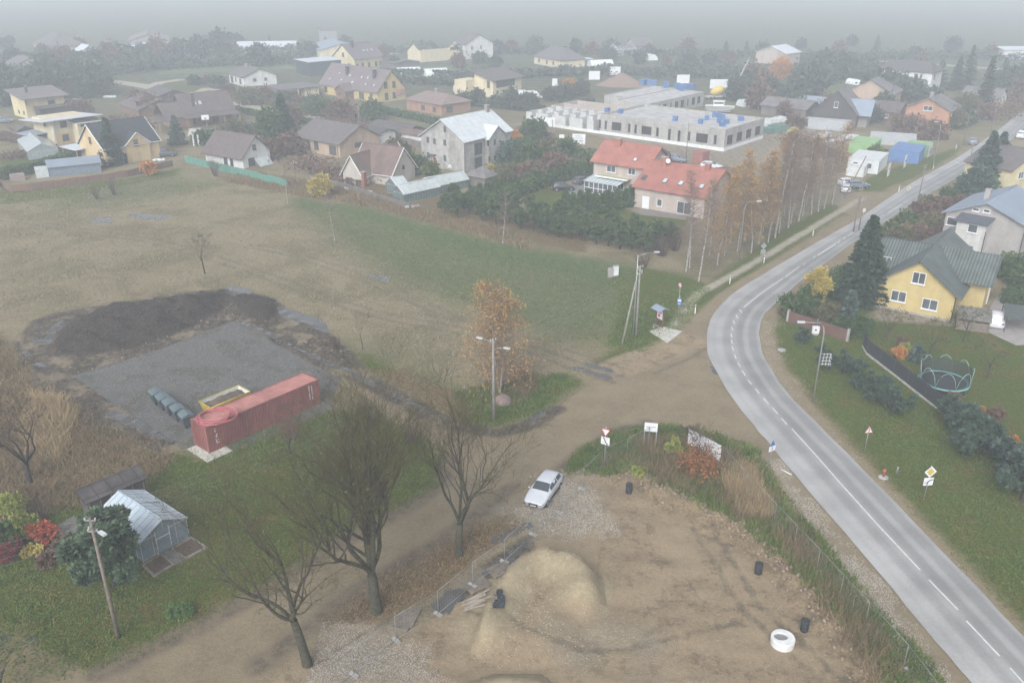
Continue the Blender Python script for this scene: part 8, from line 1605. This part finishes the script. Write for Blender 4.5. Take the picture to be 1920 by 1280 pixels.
pebbles(pl((650,1280),(760,1180),(930,1080),(1010,1010),(1180,900),(1420,1020),(1640,1260),(1660,1320),(650,1320)), 4500, 8, .015, .05, ((.24,.18,.12),(.36,.29,.2),(.17,.13,.09)), 'site_stones', 'small stones and lumps on the sandy site')
pebbles(MUD_HEAP, 2200, 12, .04, .13, ((.03,.025,.022),(.08,.066,.055),(.11,.09,.072)), 'mud_lumps', 'lumps of dark earth on the mud heap')
pebbles(SAND_HEAP, 900, 13, .02, .07, ((.3,.24,.16),(.45,.38,.26),(.25,.2,.14)), 'sand_lumps', 'lumps and stones on the sand heap')
# ============================================================ right-hand garden
q = pl((1475,602),(1590,640)); dx, dy = q[1][0]-q[0][0], q[1][1]-q[0][1]; e = empty('garden_wall', 'low reddish-brown brick wall between the verge and the bushes', 'wall', q[0][0], q[0][1], 0, math.atan2(dy, dx)); L = math.hypot(dx, dy)
for k in range(2): MB().box(k*L/2, (k+1)*L/2-.22, -.1, .1, 0, 1.35).build('wall_section', M('brown_brick', (.17,.095,.075), (.13,.075,.06), 1, .85, 0, 'brick', (.26,.085), .65), e)
for k in range(3): MB().box(min(k*L/2, L-.2)-.02-(.0 if k else 0), min(k*L/2, L-.2)+.22 if k != 1 else L/2+.0, -.13, .13, 0, 1.5).build('pillar', CON, e)
x, y = G(1528, 628); e = empty('cable_cabinet', 'white cabinet in front of the brick wall on the right verge', 'cabinet', x, y, 0, R(-10)); MB().box(-.4, .4, -.15, .15, .25, 1.1).build('cabinet', SW_, e); MB().box(-.12, .1, -.16, -.15, .6, .8).build('mark', SBk, e); MB().box(-.35, .35, -.12, .12, 0, .25).build('base', CON, e)
DF = M('dark_fence_panel', (.055,.06,.068), (.045,.05,.056), 2, .6, 0, 'corr', (.06,1), .75)
def dark_fence(pts, label, h=1.5):
    P = pl(*pts); e = empty('garden_fence', label, 'fence', P[0][0], P[0][1], 0); o0 = P[0]
    for a, b in zip(P, P[1:]):
        L = math.dist(a, b); n = max(1, round(L/2.5))
        for i in range(n):
            A = (a[0]+(b[0]-a[0])*i/n-o0[0], a[1]+(b[1]-a[1])*i/n-o0[1]); B = (a[0]+(b[0]-a[0])*(i+1)/n-o0[0], a[1]+(b[1]-a[1])*(i+1)/n-o0[1]); l = math.dist(A, B); r_ = math.atan2(B[1]-A[1], B[0]-A[0])
            pq = MB().box(.03, l-.03, -.02, .02, .22, h+.2).build('fence_panel', DF, e, (A[0], A[1], 0), r_); MB().box(.0, l-.08, -.06, .06, -.1, .2).build('concrete_plinth', CONL, e, (A[0], A[1], 0), r_); MB().box(-.03, .03, -.03, .03, 0, h+.25).build('post', DGF, e, (A[0], A[1], 0), r_)
dark_fence([(1617,650),(1625,664),(1700,722),(1768,776)], 'dark mesh fence on a pale concrete plinth beside the trampoline'); dark_fence([(1790,790),(1850,830),(1905,868),(1960,905)], 'lower run of the dark fence behind the young pines')
# trampoline
tx, ty = G(1767, 727); e = empty('trampoline', 'round trampoline with a dark net and turquoise curved poles', 'trampoline', tx, ty, 0); TQ = M('turquoise_padding', (.18,.42,.38), (.22,.46,.42), 3, .6); TP = M('pale_green_tube', (.32,.46,.42), None, 3, .4); NETM = M('safety_net', (.05,.06,.06), None, 3, .9, alpha=.7); RT = 2.35
m = MB(); n = 28
m.face([(RT*.9*math.cos(2*math.pi*i/n), RT*.9*math.sin(2*math.pi*i/n), .85) for i in range(n)]); m.face([(RT*.9*math.cos(2*math.pi*i/n), RT*.9*math.sin(2*math.pi*i/n), .845) for i in range(n)][::-1]); m.build('mat', M('black_mat', (.02,.022,.025), None, 3, .8), e)
m = MB(); m.lathe([(RT*.88,.87),(RT*1.02,.88),(RT*1.03,.78),(RT*.88,.84)], 28, cap=False); m.build('padding', TQ, e)
m = MB(); m.lathe([(RT*.985,.86),(RT*.985,2.35)], 28, cap=False); m.build('net', NETM, e)
for k in range(8):
    a0 = 2*math.pi*k/8; a1 = a0+2*math.pi/8; P = []
    for i in range(11):
        t = i/10; a = a0+(a1-a0)*t; hh = .9+1.75*math.sin(math.pi*t)**.55; P.append((RT*1.03*math.cos(a), RT*1.03*math.sin(a), hh))
    MB().tube(P, .026, 6).build('arch_pole', TP, e)
for k in range(4):
    a = 2*math.pi*k/4+.4; MB().tube([(RT*math.cos(a-.25),RT*math.sin(a-.25),.8),(RT*1.03*math.cos(a-.2),RT*1.03*math.sin(a-.2),.05),(RT*1.03*math.cos(a+.2),RT*1.03*math.sin(a+.2),.05),(RT*math.cos(a+.25),RT*math.sin(a+.25),.8)], .03, 6).build('leg', GMET, e)
x, y = G(1711, 675); o = MB().lathe([(.5,.0),(.52,.1),(.4,.14),(.1,.15)], 18).build('manhole_cover', TQ, None, (x, y, .0)); tag(o, 'small turquoise round lid on the lawn beside the fence', 'lid')
x, y = G(1466, 657); o = MB().lathe([(.45,.0),(.45,.12),(.3,.13)], 16).build('manhole_cover', CON, None, (x, y, .0)); tag(o, 'concrete manhole cover in the verge near the bend', 'manhole')
x, y = G(1656, 895); e = empty('hydrant', 'small orange hydrant marker on a round concrete cover', 'hydrant', x, y, 0); MB().lathe([(.42,0),(.42,.1),(.2,.14)], 16).build('cover', CON, e); MB().lathe([(.1,.1),(.1,.55),(.16,.6),(.14,.78),(.03,.82)], 10).build('marker', M('orange_cast', (.45,.13,.06), None, 3, .6), e)
x, y = G(1680, 890); o = MB().tube([(0,0,0),(0,0,.8)], .03, 5).tube([(.15,.1,0),(.15,.1,.75)], .03, 5).build('stakes', GMET, None, (x, y, 0)); tag(o, 'pair of thin pale stakes beside the orange hydrant', 'stakes')
x, y = G(1330, 690) ; 
# carport with dark roof, old grey shed roof
cx0, cy0 = G(1845,618); e = empty('carport', 'low carport with a flat dark green-grey roof beside the white car', 'carport', *G(1880,624), 0, R(-22)); m = MB().slab([(0,0,2.0),(3.0,0,2.0),(3.0,4.4,2.15),(0,4.4,2.15)], .08); m.build('roof', M('green_grey_roof', (.085,.10,.095), (.07,.085,.08), 1.5, .6), e)
for a in (.1, 2.85):
    for b in (.1, 4.2): MB().box(a-.05, a+.05, b-.05, b+.05, 0, 1.98).build('post', DGF, e)
e = empty('wood_shelter', 'low old shelter with a mossy grey roof at the corner of the yellow house', 'shelter', *G(1790,618), 0, R(-24)); MB().slab([(0,0,1.5),(3.6,0,1.5),(3.6,2.6,2.2),(0,2.6,2.2)], .07).build('roof', M('mossy_felt', (.12,.115,.10), (.19,.175,.15), 2, .9), e); m = MB()
for a in (.1, 1.8, 3.4): m.box(a-.06, a+.06, .1, .2, 0, 1.45)
m.box(.1, 3.5, .3, 2.4, .0, 1.1); m.build('timber', WOOD, e)
flatslab('paved_yard', '', None, [(1838,616),(1905,648),(1990,640),(1930,560),(1868,556)], M('paved_yard', (.36,.33,.31), (.30,.27,.255), 1, .85, .1, 'brick', (.4,.2), .8), 0, .02, 'structure')
flatslab('drive', '', None, [(1050,378),(1075,348),(1112,330),(1118,372),(1100,385)], M('grey_drive', (.17,.165,.165), (.21,.205,.2), 1, .9), 0, .02, 'structure'); flatslab('terrace', '', None, [(1185,392),(1290,400),(1285,412),(1200,402)], M('grey_terrace', (.22,.19,.17), None, 1, .9), 0, .03, 'structure')
# ============================================================ fences and hedges of the village
def long_hedge(pts, h, w_, mat, label, n_, size=.3, seed=1):
    P = pl(*pts); o0 = P[0]; e = empty('hedge', label, 'hedge', o0[0], o0[1], 0); rng = np.random.default_rng(seed); A = np.array(P); ln = np.linalg.norm(A[1:]-A[:-1], axis=1); i = rng.choice(len(ln), n_, p=ln/ln.sum()); t = rng.random(n_)[:, None]; c = A[i]+(A[i+1]-A[i])*t; d = (A[i+1]-A[i])/ln[i][:, None]; nn = np.stack([-d[:, 1], d[:, 0]], 1)
    u = rng.uniform(-1, 1, n_); z = rng.uniform(0, 1, n_); sk = rng.random(n_) < .75; u = np.where(sk & (rng.random(n_) < .5), np.sign(u), u); z = np.where(sk & (np.abs(u) < 1), 1, z)
    hh = h*(1+.12*VN(c[:, 0], c[:, 1], 1.5, seed)); q = c+nn*(u*w_/2)[:, None]; P3 = np.stack([q[:, 0]-o0[0], q[:, 1]-o0[1], z*hh], 1)+rng.normal(size=(n_, 3))*.07; V, F_ = cards(P3, size, rng); addmesh('foliage', V, F_, mat, e)
    m = MB()
    for a, b in zip(P, P[1:]):
        L = math.dist(a, b); r_ = math.atan2(b[1]-a[1], b[0]-a[0]); k = int(L/1.2)+1
        for j in range(k): xx = a[0]+(b[0]-a[0])*j/k-o0[0]; yy = a[1]+(b[1]-a[1])*j/k-o0[1]; m.tube([(xx,yy,0),(xx,yy,h*.8)], .04, 4)
    m.build('stems', BARKD, e)
long_hedge([(0,338),(75,322),(145,300),(200,288)], 2.0, 1.8, L_HDG, 'long clipped hedge at the left behind the blue-grey shed', 6000, .3, 1); long_hedge([(898,392),(1000,358),(1112,316)], 2.2, 1.6, L_HDG, 'clipped dark hedge between the pines and the dark cars', 6000, .3, 2)
long_hedge([(300,205),(420,205),(520,226),(600,238)], 1.5, 1.2, L_HDG, 'dark hedge on the near side of the dirt street', 4000, .35, 3); long_hedge([(410,182),(500,196),(560,208),(640,222)], 1.6, 1.6, L_OLV, 'long olive hedge on the far side of the dirt street', 5000, .4, 4)
long_hedge([(690,205),(760,222),(850,240),(905,255)], 1.6, 1.4, L_HDG, 'dark hedge before the brown brick bungalow', 4000, .4, 5); long_hedge([(860,196),(960,206),(1020,212)], 1.8, 1.5, L_FAR, 'dark hedge under the modern cream house', 3000, .5, 6)
long_hedge([(0,262),(60,272),(110,262)], 1.6, 1.4, L_BRN, 'brownish hedge before the big old glasshouse', 3000, .35, 7); long_hedge([(1050,200),(1085,205),(1110,195)], 1.8, 1.5, L_FAR, 'short dark hedge left of the unfinished rear wing', 1500, .5, 8)
long_hedge([(1640,262),(1720,262),(1775,262)], 1.5, 1.5, L_BRN, 'brown hedge below the orange brick house', 3000, .4, 9); long_hedge([(700,140),(820,142),(900,150)], 1.8, 2, L_FAR, 'dim hedge behind the two poly tunnels', 2500, .6, 10); long_hedge([(1880,565),(1960,590)], 1.7, 1.5, L_HDG, 'hedge at the right edge beyond the paved yard', 2500, .25, 11)
def plank_fence(pts, h, mat, label, pw=2.4, name='plank_fence', cap=None):
    P = pl(*pts); o0 = P[0]; e = empty(name, label, 'fence', o0[0], o0[1], 0)
    for a, b in zip(P, P[1:]):
        L = math.dist(a, b); n = max(1, round(L/pw)); r_ = math.atan2(b[1]-a[1], b[0]-a[0])
        for i in range(n):
            A = (a[0]+(b[0]-a[0])*i/n-o0[0], a[1]+(b[1]-a[1])*i/n-o0[1]); l = L/n; hh = h*(1+.04*math.sin(i*2.3))
            MB().box(.04, l-.04, -.03, .03, .05, hh).build('fence_panel', mat, e, (A[0], A[1], 0), r_); MB().box(-.06, .04, -.06, .06, 0, hh+.05).build('post', WOOD, e, (A[0], A[1], 0), r_)
plank_fence([(0,348),(22,360),(60,357),(150,345),(240,332),(325,312)], 1.3, W_BRN, 'brown board fence along the top left edge of the field'); GFN = M('green_sheet_fence', (.10,.27,.20), (.14,.31,.25), 1.5, .6, .2, 'corr', (.2,1), .7, dirt=.2)
plank_fence([(348,305),(400,318),(450,330),(540,352)], 1.6, GFN, 'bright green sheet fence in front of the white cottage', 3.0, 'sheet_fence'); plank_fence([(0,353),(-20,345)], 1.3, W_BRN, 'short end of the brown fence at the left edge')
plank_fence([(580,338),(640,352),(700,372),(770,392)], 1.1, W_BRD, 'weathered fence before the reddish cottage and its glasshouses'); plank_fence([(755,270),(800,280),(840,290)], 1.6, W_BRD, 'board fence behind the dark outbuilding'); plank_fence([(940,262),(1000,250),(1040,262)], 1.4, GMET if False else W_BRD, 'pale board fence at the edge of the building site')
# small yard things
x, y = G(1118, 380); 
for k, (px, py, lab) in enumerate(((1092,380,'white outdoor air unit beside the veranda, left one'),(1104,382,'white outdoor air unit beside the veranda, right one'))):
    x, y = G(px, py); e = empty('air_unit', lab, 'air unit', x, y, 0, R(-36)); MB().box(-.5, .5, -.2, .2, .1, .95).build('casing', WH, e); o = MB().lathe([(.28,0),(.26,.02),(.05,.03)], 14).build('fan', DGF, e, (0, -.2, .52)); o.rotation_euler = (math.pi/2, 0, 0)
x, y = G(1086, 378); o = MB().lathe([(.5,0),(.55,.4),(.5,.9),(.35,1.0)], 14).build('water_tank', WH, None, (x, y, 0)); tag(o, 'white round tank left of the air units', 'tank')
x, y = G(388, 245); e = empty('basketball_hoop', 'white basketball board on a stand in front of the large brown house', 'basketball board', x, y, 0, R(20)); MB().tube([(0,.8,0),(0,.5,2.6),(0,.05,3.1)], .07, 6).build('stand', DGF, e); MB().box(-.9, .9, -.03, .03, 2.7, 3.9).build('backboard', WH, e); MB().tube([(.23*math.cos(t*.524), -.3+.23*math.sin(t*.524), 2.95) for t in range(13)], .02, 5).build('hoop', SR, e); MB().box(-.3, .3, -.04, -.031, 2.9, 3.3).build('target_square', GP, e)
flatslab('terrace', '', None, [A2(670,690), A2(690,610), A2(860,600), A2(980,635), A2(880,665)], CONL, 0, .05, 'structure')
x, y = G(89, 300); o = MB().tube([(0,0,0),(0,0,.8),(1.3,.6,.8),(1.5,.7,0)], .1, 6).build('garden_swing', WH, None, (x, y, 0)); tag(o, 'white garden frame on the lawn before the hedge', 'garden frame')
for k, (px, py, s, lab) in enumerate(((585,312,1,'white wrapped bale left of the yellow-leaved tree'),(560,308,.9,'second white bale in the garden of the tan bungalow'),(660,355,.8,'pile of pale bags before the reddish cottage door'),(690,362,.7,'white bags right of the cottage pile'),(300,302,.8,'white bags beside the apricot house end'),(775,390,.8,'grey rubbish heap before the glasshouse'),(205,184,1.2,'white sheet lying in the gardens left of the dirt street'))):
    x, y = G(px, py); me = bpy.data.meshes.new('bags'); b2 = __import__('bmesh').new()
    for j in range(4): 
        r_ = __import__('bmesh').ops.create_icosphere(b2, subdivisions=2, radius=.55*s); 
        for v in r_['verts']: v.co = Vector((v.co.x*1.2+j*.7*s-1, v.co.y+.3*math.sin(j*3+k), max(0, v.co.z*.7*(1+.2*math.sin(v.co.x*9))+.3*s)))
    b2.to_mesh(me); b2.free(); o = link_mesh('bags', me, WRAP if k != 5 else CON, None, (x, y, 0)); tag(o, lab, 'bags')
e = empty('glass_frame', 'leaning glazed frames against the white cottage gable', 'glass frames', *G(*A2(1500,1040)), 0, R(58)); m = MB().slab([(-.2,0,0),(3.6,0,0),(3.6,2.4,2.2),(-.2,2.4,2.2)], .05).build('panes', GLR, e)
# ------------------------------------------------------------ the fog
hm = bpy.data.materials.new('fog'); hm.use_nodes = True; hn = hm.node_tree; hn.nodes.clear()
pv = hn.nodes.new('ShaderNodeVolumePrincipled'); pv.inputs['Color'].default_value = (.87,.94,1,1); pv.inputs['Density'].default_value = HAZE_DENSITY; pv.inputs['Anisotropy'].default_value = 0.0
ho = hn.nodes.new('ShaderNodeOutputMaterial'); hn.links.new(pv.outputs[0], ho.inputs['Volume'])
hb = MB().box(-2450, 2450, -60, 3400, -1.2, 44)
h = hb.build('haze', hm); tag(h, kind='stuff', label='pale even fog filling the air over the village', cat='fog')
